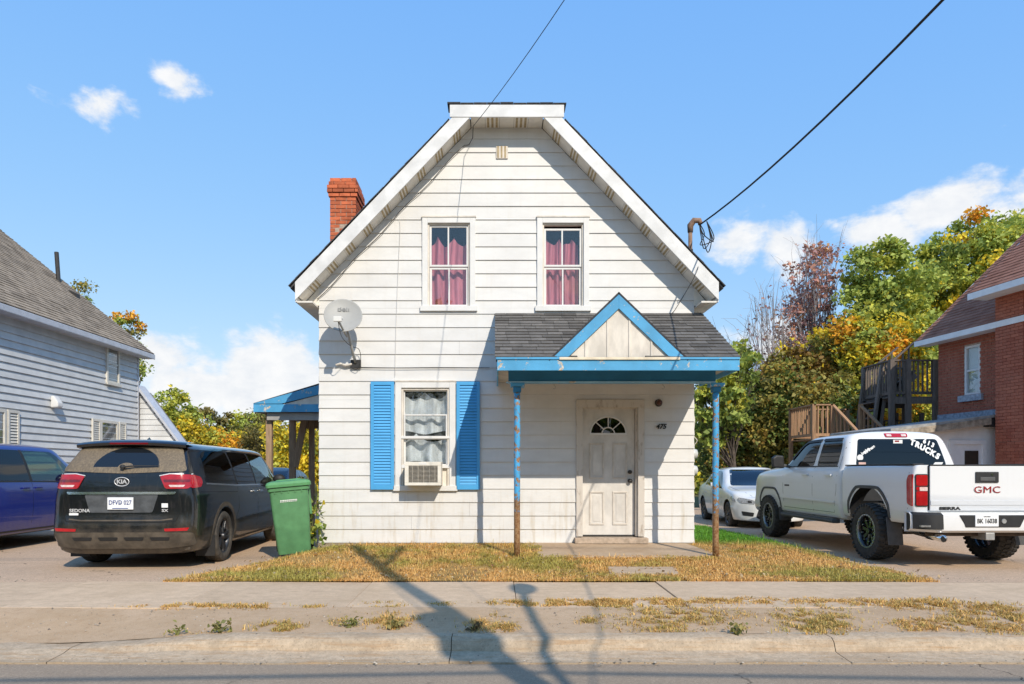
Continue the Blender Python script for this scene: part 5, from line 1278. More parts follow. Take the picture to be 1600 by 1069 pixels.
for s_ in st[3:9]: inner.append([(max(0, x-.07), y, .8 if i < 4 else max(.8, z-.05)) for i, (x, y, z) in enumerate(s_)])
inner[0] = [(x, y+.06, z) for x, y, z in inner[0]]
inner = [[(0, q[1]-.01, q[2]) for q in inner[0]]]+inner+[[(0, q[1]+.05, q[2]) for q in inner[-1]]]
me = boolean(outer, loft(inner, 4, 3))
AR = .52
me = arch_cut(me, (3.645,), AR, .47, .55)
T1 = [(1.86,1.40),(2.93,1.40),(2.80,1.52),(2.47,1.76),(2.32,1.825),(1.82,1.835)]; T2 = [(1.02,1.40),(1.74,1.40),(1.72,1.835),(1.10,1.825),(1.03,1.72)]
for q in (T1, T2):
    for sg in (1, -1): me = prism_cut(me, roundpoly(q, .05), 'x', sg*.4, sg*1.2)
rw = [(-.70,1.42),(.70,1.42),(.62,1.81),(-.62,1.81)]
me = prism_cut(me, roundpoly(rw, .05), 'y', .5, 1.3); me = prism_cut(me, roundpoly([(-.72,1.47),(.72,1.47),(.60,1.82),(-.60,1.82)], .05), 'y', 2.0, 3.4)
def inside(c, n): return .85 < c.y < 3.2 and abs(c.x) < .93 and c.z > .75 and S.bvh.find_nearest(c)[3] > .03
finish_body(me, 'cab', m_truck, pk, (3.645,), AR, .47, inside)
seats(pk, (1.25, 2.05), .85)
m_tint2 = glass_mat('truck_glass', (.10,.11,.115), 1.5, add=.03)
rwin = smooth_patch('rear_window', S.patch(roundpoly([(-.735,1.40),(.735,1.40),(.645,1.835),(-.645,1.835)], .05), 'y', -1, .003, .08), glass_mat('truck_rear_glass', (.08,.085,.09), 1.5, add=.02), pk)
smooth_patch('windshield', S.patch(roundpoly([(-.74,1.46),(.74,1.46),(.615,1.83),(-.615,1.83)], .05), 'y', 1, .002, .08), m_autoglass, pk)
for sg in (1, -1):
    for q in (T1, T2):
        smooth_patch('window', S.patch(roundpoly(q, .05), 'x', sg, .0005), m_tint2, pk)
    smooth_patch('window_visor', S.strip([(2.80,1.53),(2.47,1.775),(2.32,1.835),(1.82,1.845)], .045, 'x', sg, .016, thick=.01), m_plastic, pk)
    smooth_patch('window_visor', S.strip([(1.73,1.845),(1.10,1.835)], .045, 'x', sg, .016, thick=.01), m_plastic, pk)
    smooth_patch('window_seal', S.strip([(1.0,1.392),(1.8,1.392),(2.95,1.392)], .02, 'x', sg, .004), m_plastic, pk)
    for ln in ([(1.79,1.39),(1.79,.62)], [(.93,1.78),(.94,1.4),(.95,1.0),(1.05,.64)], [(3.02,1.36),(3.0,1.0),(2.98,.62)], [(1.05,.635),(2.98,.635)], [(1.0,1.86),(1.80,1.86),(2.36,1.85),(2.9,1.49)]):
        smooth_patch('panel_seam', S.strip(ln, .006, 'x', sg, .0012, step=.15), m_gap, pk)
    smooth_patch('body_moulding', S.strip([(1.03,.80),(2.97,.82)], .03, 'x', sg, .012, step=.2, thick=.012), m_truck, pk)
    for yh in (1.20, 2.05):
        h_, _n = S.hit('x', sg, yh, 1.245); b = MB(); b.bar((h_.x+sg*.025, yh-.11, 1.245), (h_.x+sg*.025, yh+.11, 1.25), .022, .035); b.bar((h_.x-.01*sg, yh-.09, 1.245), (h_.x+sg*.02, yh-.09, 1.245), .02, .02); b.bar((h_.x-.01*sg, yh+.09, 1.245), (h_.x+sg*.02, yh+.09, 1.245), .02, .02)
        b.build('door_handle', m_truck, pk, bevel=.007)
    b = MB(); b.prism([(sg*1.04, 2.78, 1.36), (sg*1.26, 2.76, 1.38), (sg*1.27, 2.76, 1.56), (sg*1.20, 2.77, 1.61), (sg*1.05, 2.79, 1.60)], (0, .12, 0)); b.build('mirror', m_plastic, pk, bevel=.03)
    MB().bar((sg*.93, 2.83, 1.39), (sg*1.08, 2.83, 1.43), .07, .05).build('mirror_arm', m_arch, pk, bevel=.01)
    smooth_patch('body_badge', S.patch(roundpoly([(2.72,1.06),(2.92,1.06),(2.92,1.03),(2.72,1.03)], .004), 'x', sg, .004), m_plastic, pk)
    wheel(pk, sg*.875, 0, .42, .30, sg, 'truck', m_tyre, m_blackrim)
    wheel(pk, sg*.875, 3.645, .42, .30, sg, 'truck', m_tyre, m_blackrim)
    # running board
    b = MB(); b.prism([(sg*.90, .98, .46), (sg*1.02, .98, .46), (sg*1.04, .98, .49), (sg*1.03, .98, .525), (sg*.90, .98, .53)], (0, 2.02, 0)); rbd = b.build('running_board', m_arch, pk, bevel=.012)
    MB().box(min(sg*.93, sg*1.015), max(sg*.93, sg*1.015), 1.02, 2.96, .531, .537).build('step_pad', M('step_pad', (.16,.17,.165), .4, .2, 30, metal=.5), rbd)
    for yy in (1.2, 2.0, 2.8): MB().bar((sg*.6, yy, .60), (sg*.95, yy, .49), .06, .03).build('board_bracket', m_plastic, rbd)
# bed
bs = [(0,.60),(.75,.60),(.93,.60),(.965,.66),(.985,.90),(.985,1.14),(.972,1.28),(.945,1.375),(.93,1.39),(.90,1.395),(.7,1.395),(.4,1.395),(0,1.395)]
st = [[(0, -1.10, z) for x, z in bs], [(x*.6, -1.098, z) for x, z in bs], [(x*.955, -1.09, z) for x, z in bs], [(x*.99, -1.04, z) for x, z in bs], [(x, -.85, z) for x, z in bs], [(x*1.012, -.45, z) for x, z in bs], [(x*1.015, 0, z) for x, z in bs], [(x*1.01, .45, z) for x, z in bs], [(x, .70, z) for x, z in bs], [(x*.99, .765, z) for x, z in bs], [(x*.6, .768, z) for x, z in bs], [(0, .77, z) for x, z in bs]]
outer = loft(st); SB = Shell(outer)
me = arch_cut(outer, (0,), .57, .52, .55)
me = prism_cut(me, [(-.80,-1.0),(.80,-1.0),(.80,.70),(-.80,.70)], 'z', .85, 1.6)
me = prism_cut(me, [(.55*1.0, -.0)] and [(-1.2,-1.3),(1.2,-1.3),(1.2,-.55),(-1.2,-.55)], 'z', .3, .77) if False else me
def inside(c, n): return abs(c.x) < .81 and c.z > .84 and c.z < 1.394 and -1.01 < c.y < .71
bed = finish_body(me, 'cargo_bed', m_truck, pk, (0,), .57, .52, inside)
for sg in (1, -1):
    ar = [(R(a)) for a in np.linspace(-14, 194, 34)]
    def archpt(a, r): c, s__ = math.cos(a), math.sin(a); k_ = 1/max(abs(c)**4+abs(s__)**4, .001)**.25; k_ = min(k_, 1.12); return (c*r*k_*.97, .50+s__*r*k_*.97)
    smooth_patch('wheel_arch_trim', SB.patch([(q[0], q[1]+.02) for q in [archpt(a, .555) for a in ar]+[archpt(a, .60) for a in ar[::-1]]], 'x', sg, .010, .14, .02), m_arch, pk)
    smooth_patch('wheel_arch_trim', S.patch([(3.645+q[0], q[1]-.03) for q in [archpt(a, .505) for a in ar]+[archpt(a, .545) for a in ar[::-1]]], 'x', sg, .010, .14, .02), m_arch, pk)
    MB().prism([(sg*.78, -.52, .66), (sg*1.0, -.52, .66), (sg*1.01, -.60, .27), (sg*.80, -.60, .27)], (0, .02, 0)).build('mud_flap', m_arch, pk, bevel=.006)
    MB().prism([(sg*.78, 3.14, .62), (sg*1.0, 3.14, .62), (sg*1.0, 3.10, .36), (sg*.80, 3.10, .36)], (0, .02, 0)).build('mud_flap', m_arch, pk, bevel=.006)
    # tail light: three lenses in a dark bezel round the corner
    tl = smooth_patch('tail_light', SB.patch(roundpoly([(sg*.77,1.275),(sg*.94,1.275),(sg*.94,.84),(sg*.77,.84)], .03), 'y', -1, .012, .06, .02), m_plastic, pk)
    for z0, z1, mt in ((1.12,1.262,m_lens),(1.055,1.105,m_clear),(.855,1.045,m_lens)):
        smooth_patch('lens', SB.patch(roundpoly([(sg*.785,z1),(sg*.932,z1),(sg*.932,z0),(sg*.785,z0)], .02), 'y', -1, .017, .06), mt if mt is m_lens else m_lens, tl)
    smooth_patch('reverse_light', SB.patch(roundpoly([(sg*.785,1.10),(sg*.89,1.10),(sg*.89,1.05),(sg*.785,1.05)], .01), 'y', -1, .0195, .06), m_clear, tl)
    smooth_patch('tail_light_side', SB.patch(roundpoly([(-1.075,1.275),(-1.00,1.265),(-.975,1.20),(-.985,.88),(-1.075,.84)], .02), 'x', sg, .010, .05, .012), m_lens, pk)
    smooth_patch('bed_seam', SB.strip([(-1.0,1.30),(-.98,1.1),(-.98,.80)], .006, 'x', sg, .001, step=.2), m_gap, pk)
    # bed rail cap and bumper corner step
    MB().box(min(sg*.80, sg*.945), max(sg*.80, sg*.945), -1.06, .74, 1.396, 1.415).build('rail_cap', m_plastic, pk, bevel=.006)
MB().prism([(-.762,-1.128,.785),(.762,-1.128,.785),(.762,-1.128,1.385),(-.762,-1.128,1.385)], (0,.05,0)).build('tailgate', m_truck, pk, bevel=.012)
tg = [o for o in pk.children if o.name.startswith('tailgate')][0]
MB().box(-.76, .76, -1.134, -1.08, 1.386, 1.402).build('tailgate_cap', m_plastic, tg, bevel=.005)
MB().prism([(-.755,-1.129,.86),(.755,-1.129,.86),(.695,-1.143,.875),(.695,-1.143,.905),(.755,-1.129,.925)][:2]+[(.755,-1.129,.925),(-.755,-1.129,.925)], (0,-.006,0)).build('tailgate_crease', m_truck, tg, bevel=.005)
hb = MB().box(-.155, .155, -1.145, -1.127, 1.16, 1.305).build('tailgate_handle', m_plastic, tg, bevel=.015)
MB().box(-.10, .10, -1.152, -1.144, 1.185, 1.235).build('handle_pull', M('handle_grey', (.10,.10,.10), .4), hb, bevel=.006); MB().lathe([(0,-.004),(.016,-.004),(.016,.0)], 14, (.06,-1.1455,1.268), 'Y').build('lock', m_chrome, hb)
m_gmc = M('red_badge', (.30,.012,.016), .25, .1, 10, coat=.5); 
lettering('GMC', .125, m_silver, tg, (.0, -1.130, 1.065), bold=.0, extrude=.004, xscale=1.30, space=1.05)
lettering('GMC', .125, m_gmc, tg, (.003, -1.133, 1.063), bold=.0, extrude=.005, xscale=1.28, space=1.05)
lettering('SIERRA', .052, m_plastic, tg, (-.50, -1.130, .815), bold=.003, extrude=.003, xscale=1.75)
for x_ in (-.766, .766): MB().box(x_-.005, x_+.005, -1.115, -1.10, .79, 1.39).build('panel_seam', m_gap, pk)
# rear bumper
bp = MB(); prof = [(-1.19,.50),(-1.235,.53),(-1.245,.62),(-1.235,.735),(-1.20,.76),(-1.06,.76),(-1.06,.50)]
def bfn(u, v):
    y, z = prof[int(v)]; k_ = max(0, abs(u)-.72)/.29; return (u, y+.17*k_**2 if v < 5 else y+.12*k_**2, z+(.02*k_ if v < 2 else 0))
bp.grid(bfn, np.linspace(-1.0, 1.0, 31), range(7)); bmp = autosmooth(bp.build('bumper', m_truck, pk), 35)
MB().box(-.98, .98, -1.06, -.95, .52, .75).build('bumper_backing', m_plastic, bmp)
for sg in (1, -1):
    b = MB(); b.grid(lambda u, v: (sg*u, [-1.255,-1.255,-1.245,-1.19][int(v)]+.17*(max(0, u-.72)/.29)**2, [.545,.60,.735,.768][int(v)]), np.linspace(.66, .985, 9), range(4)); cst = autosmooth(b.build('corner_step', m_plastic, bmp), 40)
    MB().box(sg*.82-.13, sg*.82+.13, -1.235, -1.20, .575, .60).build('step_pad', M('worn_chrome', (.35,.35,.35), .3, .3, 30, metal=.8), cst)
MB().prism([(-.36,-1.252,.575),(.36,-1.252,.575),(.44,-1.252,.735),(-.44,-1.252,.735)], (0,.03,0)).build('plate_recess', m_plastic, bmp, bevel=.008)
MB().box(-.245, .065, -1.262, -1.250, .585, .735).build('license_plate', m_plate, bmp, bevel=.005)
lettering('BK 16038', .085, m_ink, bmp, (-.09, -1.264, .655), bold=.001, xscale=.78); lettering('ONTARIO', .02, m_ink, bmp, (-.09, -1.264, .715), extrude=.001)
MB().lathe([(0,-.012),(.03,-.012),(.034,0)], 16, (.14,-1.25,.655), 'Y').build('hitch_socket', m_metal, bmp)
MB().box(-.06, .06, -1.20, -.9, .40, .50).build('hitch', m_metal, pk, bevel=.01)
MB().box(-.75, .75, -1.05, -.99, .44, .50).build('cross_tube', M('rusty_frame', (.10,.07,.05), .8, .3, 12), pk, bevel=.012)
for sx in (-.42, .42): MB().box(sx-.05, sx+.05, -.98, 4.2, .48, .60).build('frame_rail', m_plastic, pk)
MB().tube([(-.60, -.3, .47), (-.62, -.9, .44), (-.64, -1.22, .42)], [.04,.045,.05], 16).build('exhaust_pipe', m_chrome, pk, smooth=True)
MB().lathe([(.0,0),(.042,0)], 16, (-.64,-1.222,.42), 'Y').build('exhaust_bore', m_gap, pk)
MB().tube([(-.86,0,.42),(.86,0,.42)], .05, 10).build('rear_axle', m_plastic, pk); MB().lathe([(0,-.12),(.12,-.08),(.14,0),(.12,.08),(0,.12)], 16, (0,0,.42), 'X').build('differential', m_plastic, pk)
b = smooth_patch('brake_light', S.patch(roundpoly([(-.19,1.925),(.19,1.925),(.18,1.862),(-.18,1.862)], .02), 'y', -1, .012, .06, .02), m_lens, pk)
for sx in (-.12, .12): smooth_patch('cargo_light', S.patch(roundpoly([(sx-.04,1.91),(sx+.04,1.91),(sx+.04,1.875),(sx-.04,1.875)], .008), 'y', -1, .015, .05), m_clear, b)
# stickers on the rear window
def on_glass(x, z):
    h_, n_ = S.hit('y', -1, x, z); return h_
GT = math.atan2(.12, .44)
def glass_text(s, size, x, z, ang, **kw):
    h_ = on_glass(x, z); return lettering(s, size, m_white, rwin, (h_.x, h_.y-.008, h_.z), (R(90)-GT*.9, 0, 0), name='sticker', **kw) if False else _gt(s, size, h_, ang, kw)
def _gt(s, size, h_, ang, kw):
    o = lettering(s, size, m_white, rwin, (h_.x, h_.y-.012, h_.z), (0,0,0), name='sticker', **kw)
    o.matrix_local = Matrix.Translation((h_.x, h_.y-.012, h_.z)) @ Matrix.Rotation(R(90)-GT, 4, 'X') @ Matrix.Rotation(ang, 4, 'Z'); return o
for i, ch_ in enumerate('TRUCKS'):
    tt = i/5; _gt(ch_, .135, on_glass(.235+.37*tt, 1.775-.225*tt**1.1), R(-22-12*tt), dict(bold=.008, extrude=.001, xscale=.85))
for i, ch_ in enumerate('613'): _gt(ch_, .105, on_glass(.44+.060*i, 1.795-.032*i), R(-28), dict(bold=.006, extrude=.001, xscale=.85))
for i, (s_, x_, z_) in enumerate((('Just livin', -.60, 1.63), ('the dream', -.53, 1.66))): _gt(s_, .065, on_glass(x_+.04, z_), R(34), dict(bold=.002, extrude=.001, shear=.3, xscale=.8))
for x_, z_, w_, h2 in ((.0, 1.79, .075, .03),):
    h_ = on_glass(x_, z_); MB().box(x_-w_, x_+w_, h_.y-.012, h_.y-.008, z_-h2-.02, z_+h2).build('sticker', m_white, rwin); MB().box(x_-.05, x_+.02, h_.y-.014, h_.y-.0115, z_-.005, z_+.02).build('sticker_print', m_gmc, rwin)
h_ = on_glass(-.655, 1.53); o = MB().lathe([(0,-.004),(.05,-.004),(.05,0)], 20, (-.655, h_.y-.008, 1.53), 'Y').build('sticker', m_white, rwin)
h_ = on_glass(-.63, 1.435); MB().box(-.69, -.575, h_.y-.012, h_.y-.008, 1.42, 1.455).build('sticker', M('orange_print', (.65,.42,.36), .5), rwin)
h_ = on_glass(.60, 1.435); MB().prism([(.52,h_.y-.01,1.42),(.66,h_.y-.01,1.42),(.68,h_.y-.01,1.455),(.55,h_.y-.01,1.455)], (0,.003,0)).build('sticker', m_white, rwin)

# ------------------------------------------------------------------ sedans
def sedan(name, label, loc, rz, paint):
    sd_ = thing(name, label, 'sedan', loc, rz)
    cs = [(0,.18),(.66,.18),(.80,.21),(.845,.32),(.875,.50),(.88,.68),(.865,.83),(.835,.93),(.77,1.13),(.69,1.33),(.60,1.43),(.4,1.475),(0,1.49)]
    def tk(y, kv, xs=1.0):
        s_ = [(x*xs, y, z) for x, z in cs]
        for i, (x, z) in enumerate(kv): s_[len(s_)-len(kv)+i] = (x*xs, y, z)
        return s_
    tr = [(.865,.80),(.84,.90),(.80,.97),(.74,1.0),(.66,1.02),(.4,1.035),(0,1.04)]
    rr = [(0,.25),(.6,.25),(.72,.28),(.76,.38),(.77,.52),(.76,.66),(.74,.78),(.70,.86),(.66,.90),(.6,.93),(.5,.95),(.3,.96),(0,.965)]
    st = [[(0,-.99,z) for x, z in rr], [(x*.7,-.975,z) for x, z in rr], [(x,-.90,z) for x, z in rr], tk(-.65, tr, .97), tk(-.2, [(.87,.82),(.84,.93),(.79,1.02),(.72,1.09),(.63,1.13),(.4,1.15),(0,1.155)])]
    st += [tk(.35, [(.835,.93),(.775,1.12),(.70,1.29),(.61,1.375),(.4,1.415),(0,1.43)]), tk(.9, []), tk(1.35, [(.60,1.425),(.4,1.468),(0,1.483)]), tk(1.75, [(.835,.93),(.78,1.08),(.71,1.21),(.62,1.275),(.4,1.315),(0,1.33)])]
    st.append(tk(2.25, [(.87,.83),(.845,.91),(.80,.965),(.745,.99),(.67,1.0),(.42,1.02),(0,1.03)]))
    st.append(tk(3.0, [(.865,.55),(.855,.70),(.83,.80),(.79,.845),(.73,.87),(.65,.885),(.4,.905),(0,.915)], .99))
    fr = [(0,.20),(.6,.20),(.74,.22),(.78,.32),(.785,.45),(.77,.56),(.74,.63),(.70,.68),(.66,.715),(.60,.735),(.5,.75),(.32,.76),(0,.765)]
    st += [[(x, 3.40-.22*(x/.785)**3, z) for x, z in fr], [(x*.55, 3.50, z*.99) for x, z in fr], [(0, 3.53, z*.99) for x, z in fr]]
    outer = loft(st); S = Shell(outer)
    inner = [[(max(0, x-.06), y, .5 if i < 4 else max(.5, z-.045)) for i, (x, y, z) in enumerate(s_)] for s_ in st[4:10]]
    inner = [[(0, q[1]-.02, q[2]) for q in inner[0]]]+inner+[[(0, q[1]+.02, q[2]) for q in inner[-1]]]
    me = boolean(outer, loft(inner, 4, 3)); me = arch_cut(me, (0, 2.635), .36, .33, .5)
    A1 = [(.98,.96),(2.02,.93),(1.86,1.06),(1.50,1.32),(1.36,1.37),(.96,1.39)]; A2 = [(.05,1.0),(.90,.965),(.88,1.39),(.55,1.37),(.22,1.20)]
    for q in (A1, A2):
        for sg in (1, -1): me = prism_cut(me, roundpoly(q, .04), 'x', sg*.3, sg*1.1)
    me = prism_cut(me, roundpoly([(-.62,1.04),(.62,1.04),(.50,1.40),(-.50,1.40)], .05), 'y', 1.2, 2.5)
    def inside(c, n): return -.2 < c.y < 2.3 and abs(c.x) < .85 and c.z > .48 and S.bvh.find_nearest(c)[3] > .028
    finish_body(me, 'body', paint, sd_, (0, 2.635), .36, .33, inside); seats(sd_, (.55, 1.15), .42)
    smooth_patch('windshield', S.patch(roundpoly([(-.67,1.01),(.67,1.01),(.53,1.415),(-.53,1.415)], .05), 'y', 1, .002, .08), glass_mat('windshield_glass', (.22,.27,.30), 1.5, add=.06), sd_)
    for sg in (1, -1):
        for q in (A1, A2): smooth_patch('window', S.patch(roundpoly(q, .04), 'x', sg, .0005), glass_mat('sedan_glass', (.16,.18,.18), 1.5, add=.02), sd_)
        for ln in ([(.93,.95),(.95,.5),(.93,.28)], [(2.08,.90),(2.12,.6),(2.05,.28)], [(.1,.96),(.1,.75),(.33,.5)]): smooth_patch('panel_seam', S.strip(ln, .009, 'x', sg, .001, step=.15), m_gap, sd_)
        hl = smooth_patch('headlight', S.patch(roundpoly([(sg*.42,.665),(sg*.50,.70),(sg*.735,.745),(sg*.76,.70),(sg*.70,.62),(sg*.45,.60)], .02), 'y', 1, .012, .06, .02), M('headlight_clear', (.42,.43,.44), .12, .4, 30, coat=1.0, metal=.5, worldc=False), sd_)
        smooth_patch('headlight_rim', S.patch(roundpoly([(sg*.50,.665),(sg*.58,.68),(sg*.58,.63),(sg*.50,.625)], .02), 'y', 1, .015, .06), m_plastic, hl)
        smooth_patch('headlight', S.patch(roundpoly([(3.12,.70),(2.98,.775),(2.92,.74),(3.02,.66),(3.16,.64)], .02), 'x', sg, .008, .06), MATS['headlight_clear'], sd_)
        smooth_patch('fog_light_recess', S.patch(roundpoly([(sg*.46,.40),(sg*.70,.43),(sg*.68,.33),(sg*.48,.31)], .02), 'y', 1, .005, .06), m_plastic, sd_)
        for yh in (.30, 1.10):
            h_, n_ = S.hit('x', sg, yh, .80); MB().bar((h_.x+sg*.018, yh-.08, .80), (h_.x+sg*.018, yh+.08, .80), .016, .025).build('door_handle', paint, sd_, bevel=.006)
        b = MB(); b.prism([(sg*.90,1.72,.97),(sg*1.06,1.70,.98),(sg*1.07,1.70,1.07),(sg*.92,1.72,1.10)], (0,.09,0)); b.build('mirror', paint, sd_, bevel=.025)
        MB().bar((sg*.82,1.78,.95), (sg*.93,1.76,.99), .05, .03).build('mirror_arm', m_plastic, sd_)
        wheel(sd_, sg*.76, 0, .315, .205, sg, 'sedan', m_tyre, m_alloy); wheel(sd_, sg*.76, 2.635, .315, .205, sg, 'sedan', m_tyre, m_alloy)
    gr = smooth_patch('grille', S.patch(roundpoly([(-.30,.70),(.30,.70),(.42,.30),(.34,.24),(-.34,.24),(-.42,.30)], .03), 'y', 1, .006, .07), m_plastic, sd_)
    smooth_patch('bumper_bar', S.patch(roundpoly([(-.35,.56),(.35,.56),(.37,.49),(-.37,.49)], .01), 'y', 1, .014, .07), paint, gr)
    MB().box(-.155, .155, 3.535, 3.545, .50, .62).build('license_plate', m_plate, gr)
    smooth_patch('hood_seam', S.strip([(-.72,2.30),(-.66,2.9),(-.45,3.3)], .008, 'z', 1, .001, step=.2), m_gap, sd_); smooth_patch('hood_seam', S.strip([(.72,2.30),(.66,2.9),(.45,3.3)], .008, 'z', 1, .001, step=.2), m_gap, sd_)
    return sd_
m_sedan = car_paint('pearl_car_paint', (.72,.73,.72), (.4,.36,.3), .2)
sedan('sedan', 'white sedan facing the street between the house and the pickup', (6.72, 19.85, -.262), R(180-4), m_sedan)
m_darkcar = car_paint('navy_car_paint', (.012,.018,.035), (.3,.26,.2), .2)
sedan('sedan', 'dark sedan mostly hidden behind the green bin and side porch', (-6.75, 22.6, -.262), R(180), m_darkcar)
# ------------------------------------------------------------------ trees, shrubs, grass
m_leaf = leaf_mat('leaves', .32); m_grassm = leaf_mat('grass_blades', .25)
m_bark = M('bark', (.10,.08,.065), .9, .35, 10, bump=.6, bscale=40)
m_barkg = M('grey_bark', (.36,.32,.31), .9, .3, 12, bump=.5, bscale=40)
def leaf_cloud(C, sizes, colours, droop=.35, r=rng):
    """one folded leaf (two faces) at each point of C"""
    n = len(C); nv = r.standard_normal((n, 3)); nv[:, 2] = np.abs(nv[:, 2])*.9+.25; nv /= np.linalg.norm(nv, axis=1)[:, None]
    a = r.standard_normal((n, 3)); a -= (a*nv).sum(1)[:, None]*nv; a /= np.linalg.norm(a, axis=1)[:, None]; a[:, 2] -= droop; a /= np.linalg.norm(a, axis=1)[:, None]
    b = np.cross(nv, a); L_ = sizes[:, None]; wd = .36*L_; fold = nv*wd*.35
    p0 = C; p1 = C+a*L_*.5+b*wd+fold; p2 = C+a*L_; p3 = C+a*L_*.5-b*wd+fold; 
    V = np.stack([p0, p1, p2, p3], 1).reshape(-1, 3); base = np.arange(n)[:, None]*4
    Fq = np.concatenate([base+np.array([[0,1,2]]), base+np.array([[0,2,3]])], 1).reshape(-1, 3)
    return V, Fq, np.repeat(colours, 2, 0)
def palette(pal, n, r=rng):
    w = np.array([p[1] for p in pal], float); w /= w.sum(); idx = r.choice(len(pal), n, p=w); return np.array([p[0] for p in pal])[idx]
G_D, G_M, G_Y, YEL, ORG, RED, OLV = (.20,.26,.06), (.43,.50,.11), (.55,.54,.085), (.90,.66,.05), (.86,.42,.04), (.36,.11,.06), (.36,.31,.08)
def tree(name, label, base, blobs, nleaf, pal, size=.16, clump=.55, trunk=.16, bark=None, group=None, twigs=0, bare=0.0, seed=1, spots=None, nclump=None, cat='tree'):
    """trunk and limbs reach into every leaf clump; blobs: (x,y,z,rx,ry,rz) ellipsoids of the crown"""
    r = np.random.default_rng(seed); bx, by, bz = base
    T = thing(name, label, cat, base, 0, group)
    vol = np.array([b[3]*b[4]*b[5] for b in blobs]); vol = vol/vol.sum(); nc = nclump or max(14, min(270, int(nleaf/110))); C = []
    for bi, b in enumerate(blobs):
        m_ = max(4, int(nc*vol[bi])); d = r.standard_normal((m_, 3)); d /= np.linalg.norm(d, axis=1)[:, None]
        rad = (.35+.65*r.random((m_, 1))**.45)*(.86+.26*r.random((m_, 1))); C.append(np.array(b[:3])+d*rad*np.array(b[3:6]))
    C = np.concatenate(C); nc = len(C); zmin = bz+.25; C = C[C[:, 2] > zmin]; nc = len(C)
    ccol = palette(pal, nc, r)
    if spots is not None:                                       # turning branches: colour by place in the crown
        for (sx, sy, sz, sr, spal) in spots:
            hit = (np.linalg.norm(C-np.array([sx, sy, sz]), axis=1) < sr) & (r.random(nc) < .75); ccol[hit] = palette(spal, hit.sum(), r)
    k = r.integers(0, nc, nleaf); crad = clump*(.55+.8*r.random(nc))
    d = r.standard_normal((nleaf, 3)); d /= np.linalg.norm(d, axis=1)[:, None]
    P = C[k]+d*(crad[k]*(r.random(nleaf)**.5))[:, None]*np.array([1, 1, .62])
    col = ccol[k]*(.72+.56*r.random((nleaf, 1))); mixc = r.random(nleaf) < .16; col[mixc] = palette(pal, mixc.sum(), r)
    V, Fq, cc = leaf_cloud(P-np.array(base), size*(.45+1.2*r.random(nleaf)**1.3), np.clip(col, 0, 1), r=r)
    me = np_mesh('crown', V, Fq); with_colors(me, cc); stuff_o = link('crown', me, m_leaf, T)
    # wood
    W = MB(); cen = np.mean(C, 0); top = np.array([cen[0], cen[1], C[:, 2].max()]); H = top[2]-bz
    pts = [Vector((0,0,-.1))]; 
    for i in range(1, 7):
        t_ = i/6*.86; p = np.array(base)*(1-t_)+top*t_; p[:2] += r.standard_normal(2)*.10*H*.12; p[:2] = np.array(base)[:2]+(p[:2]-np.array(base)[:2])*(t_**.8)
        pts.append(Vector(p-np.array(base)))
    W.tube(pts, [trunk*(1-.88*(i/6))+.012 for i in range(7)], 8)
    order = r.permutation(nc)[:min(nc, 70+twigs)]
    for i in order:
        e = Vector(C[i]-np.array(base)); t_ = np.clip((e.z/H)*.62*r.uniform(.7, 1.1), .12, .9); s_ = t_*6; i0 = int(s_); st_ = pts[i0].lerp(pts[min(i0+1, 6)], s_-i0)
        mid = st_.lerp(e, .5)+Vector((r.standard_normal()*.12, r.standard_normal()*.12, -.06*(e-st_).length+.1)); ra = trunk*.28*(1-t_)+.012
        W.tube([st_, mid, e], [ra, ra*.6, .006], 5, cap=False)
        if twigs:
            for q in range(3):
                tw = e+Vector(r.standard_normal(3)*.45+np.array([0,0,.35])); W.tube([mid.lerp(e, .6), e.lerp(tw, .5), tw], [ra*.4, .006, .003], 4, cap=False)
    W.build('trunk', bark or m_bark, T, fix=False, smooth=True)
    return T
def blob(px, py, rx, ry, Y, depth=None):
    p = at(px, py, Y); s_ = Y/F; return (p.x, Y, p.z, rx*s_, (depth or rx*s_), ry*s_)
def ground_at(px, Y): x = (px-CX)/F*Y; return (x, Y, -.3)
maple = [(G_D,1.6),(G_M,5),(G_Y,2.4),(YEL,.5)]
SP_Y = [(YEL,3),(ORG,2),(G_Y,2)]
def sp(px, py, r_, Y, pal): p = at(px, py, Y); return (p.x, Y, p.z, r_, pal)
tree('maple_tree', 'tall green maple whose round crown shows directly above the brown shingle roof', ground_at(1525, 28), [blob(1525, 455, 92, 112, 28), blob(1480, 560, 90, 80, 27.5), blob(1590, 420, 50, 70, 28.5)], 62000, maple, .155, .74, .24, seed=3, group='turning maples behind the brick house',
     spots=[sp(1500,350,1.0,28,SP_Y), sp(1475,480,.9,27,SP_Y), sp(1440,590,1.1,26.5,[(ORG,2),(YEL,2),(G_Y,3)]), sp(1500,440,.7,26.5,SP_Y)])
tree('maple_tree', 'green maple with orange lower boughs rising behind the wooden decks', ground_at(1385, 26), [blob(1385, 460, 62, 92, 26), blob(1370, 560, 92, 75, 25.5), blob(1330, 640, 85, 62, 25), blob(1420, 610, 60, 60, 25)], 66000, maple, .15, .68, .22, seed=5, group='turning maples behind the brick house',
     spots=[sp(1390,365,.5,26,[(ORG,2),(YEL,1)]), sp(1275,505,1.3,25.3,[(ORG,3),(YEL,2)]), sp(1340,600,1.8,24.5,[(YEL,2),(ORG,2),(G_Y,4),(OLV,3)]), sp(1420,600,1.0,24.5,[(ORG,2),(YEL,2),(G_Y,3)]), sp(1270,580,1.6,25,[(YEL,2),(OLV,3),(G_Y,2)]), sp(1390,540,.8,24.5,[(ORG,1),(YEL,1)])])
PUR = [((.52,.26,.21),3),((.60,.30,.20),2),((.42,.25,.25),2),((.66,.38,.18),1)]
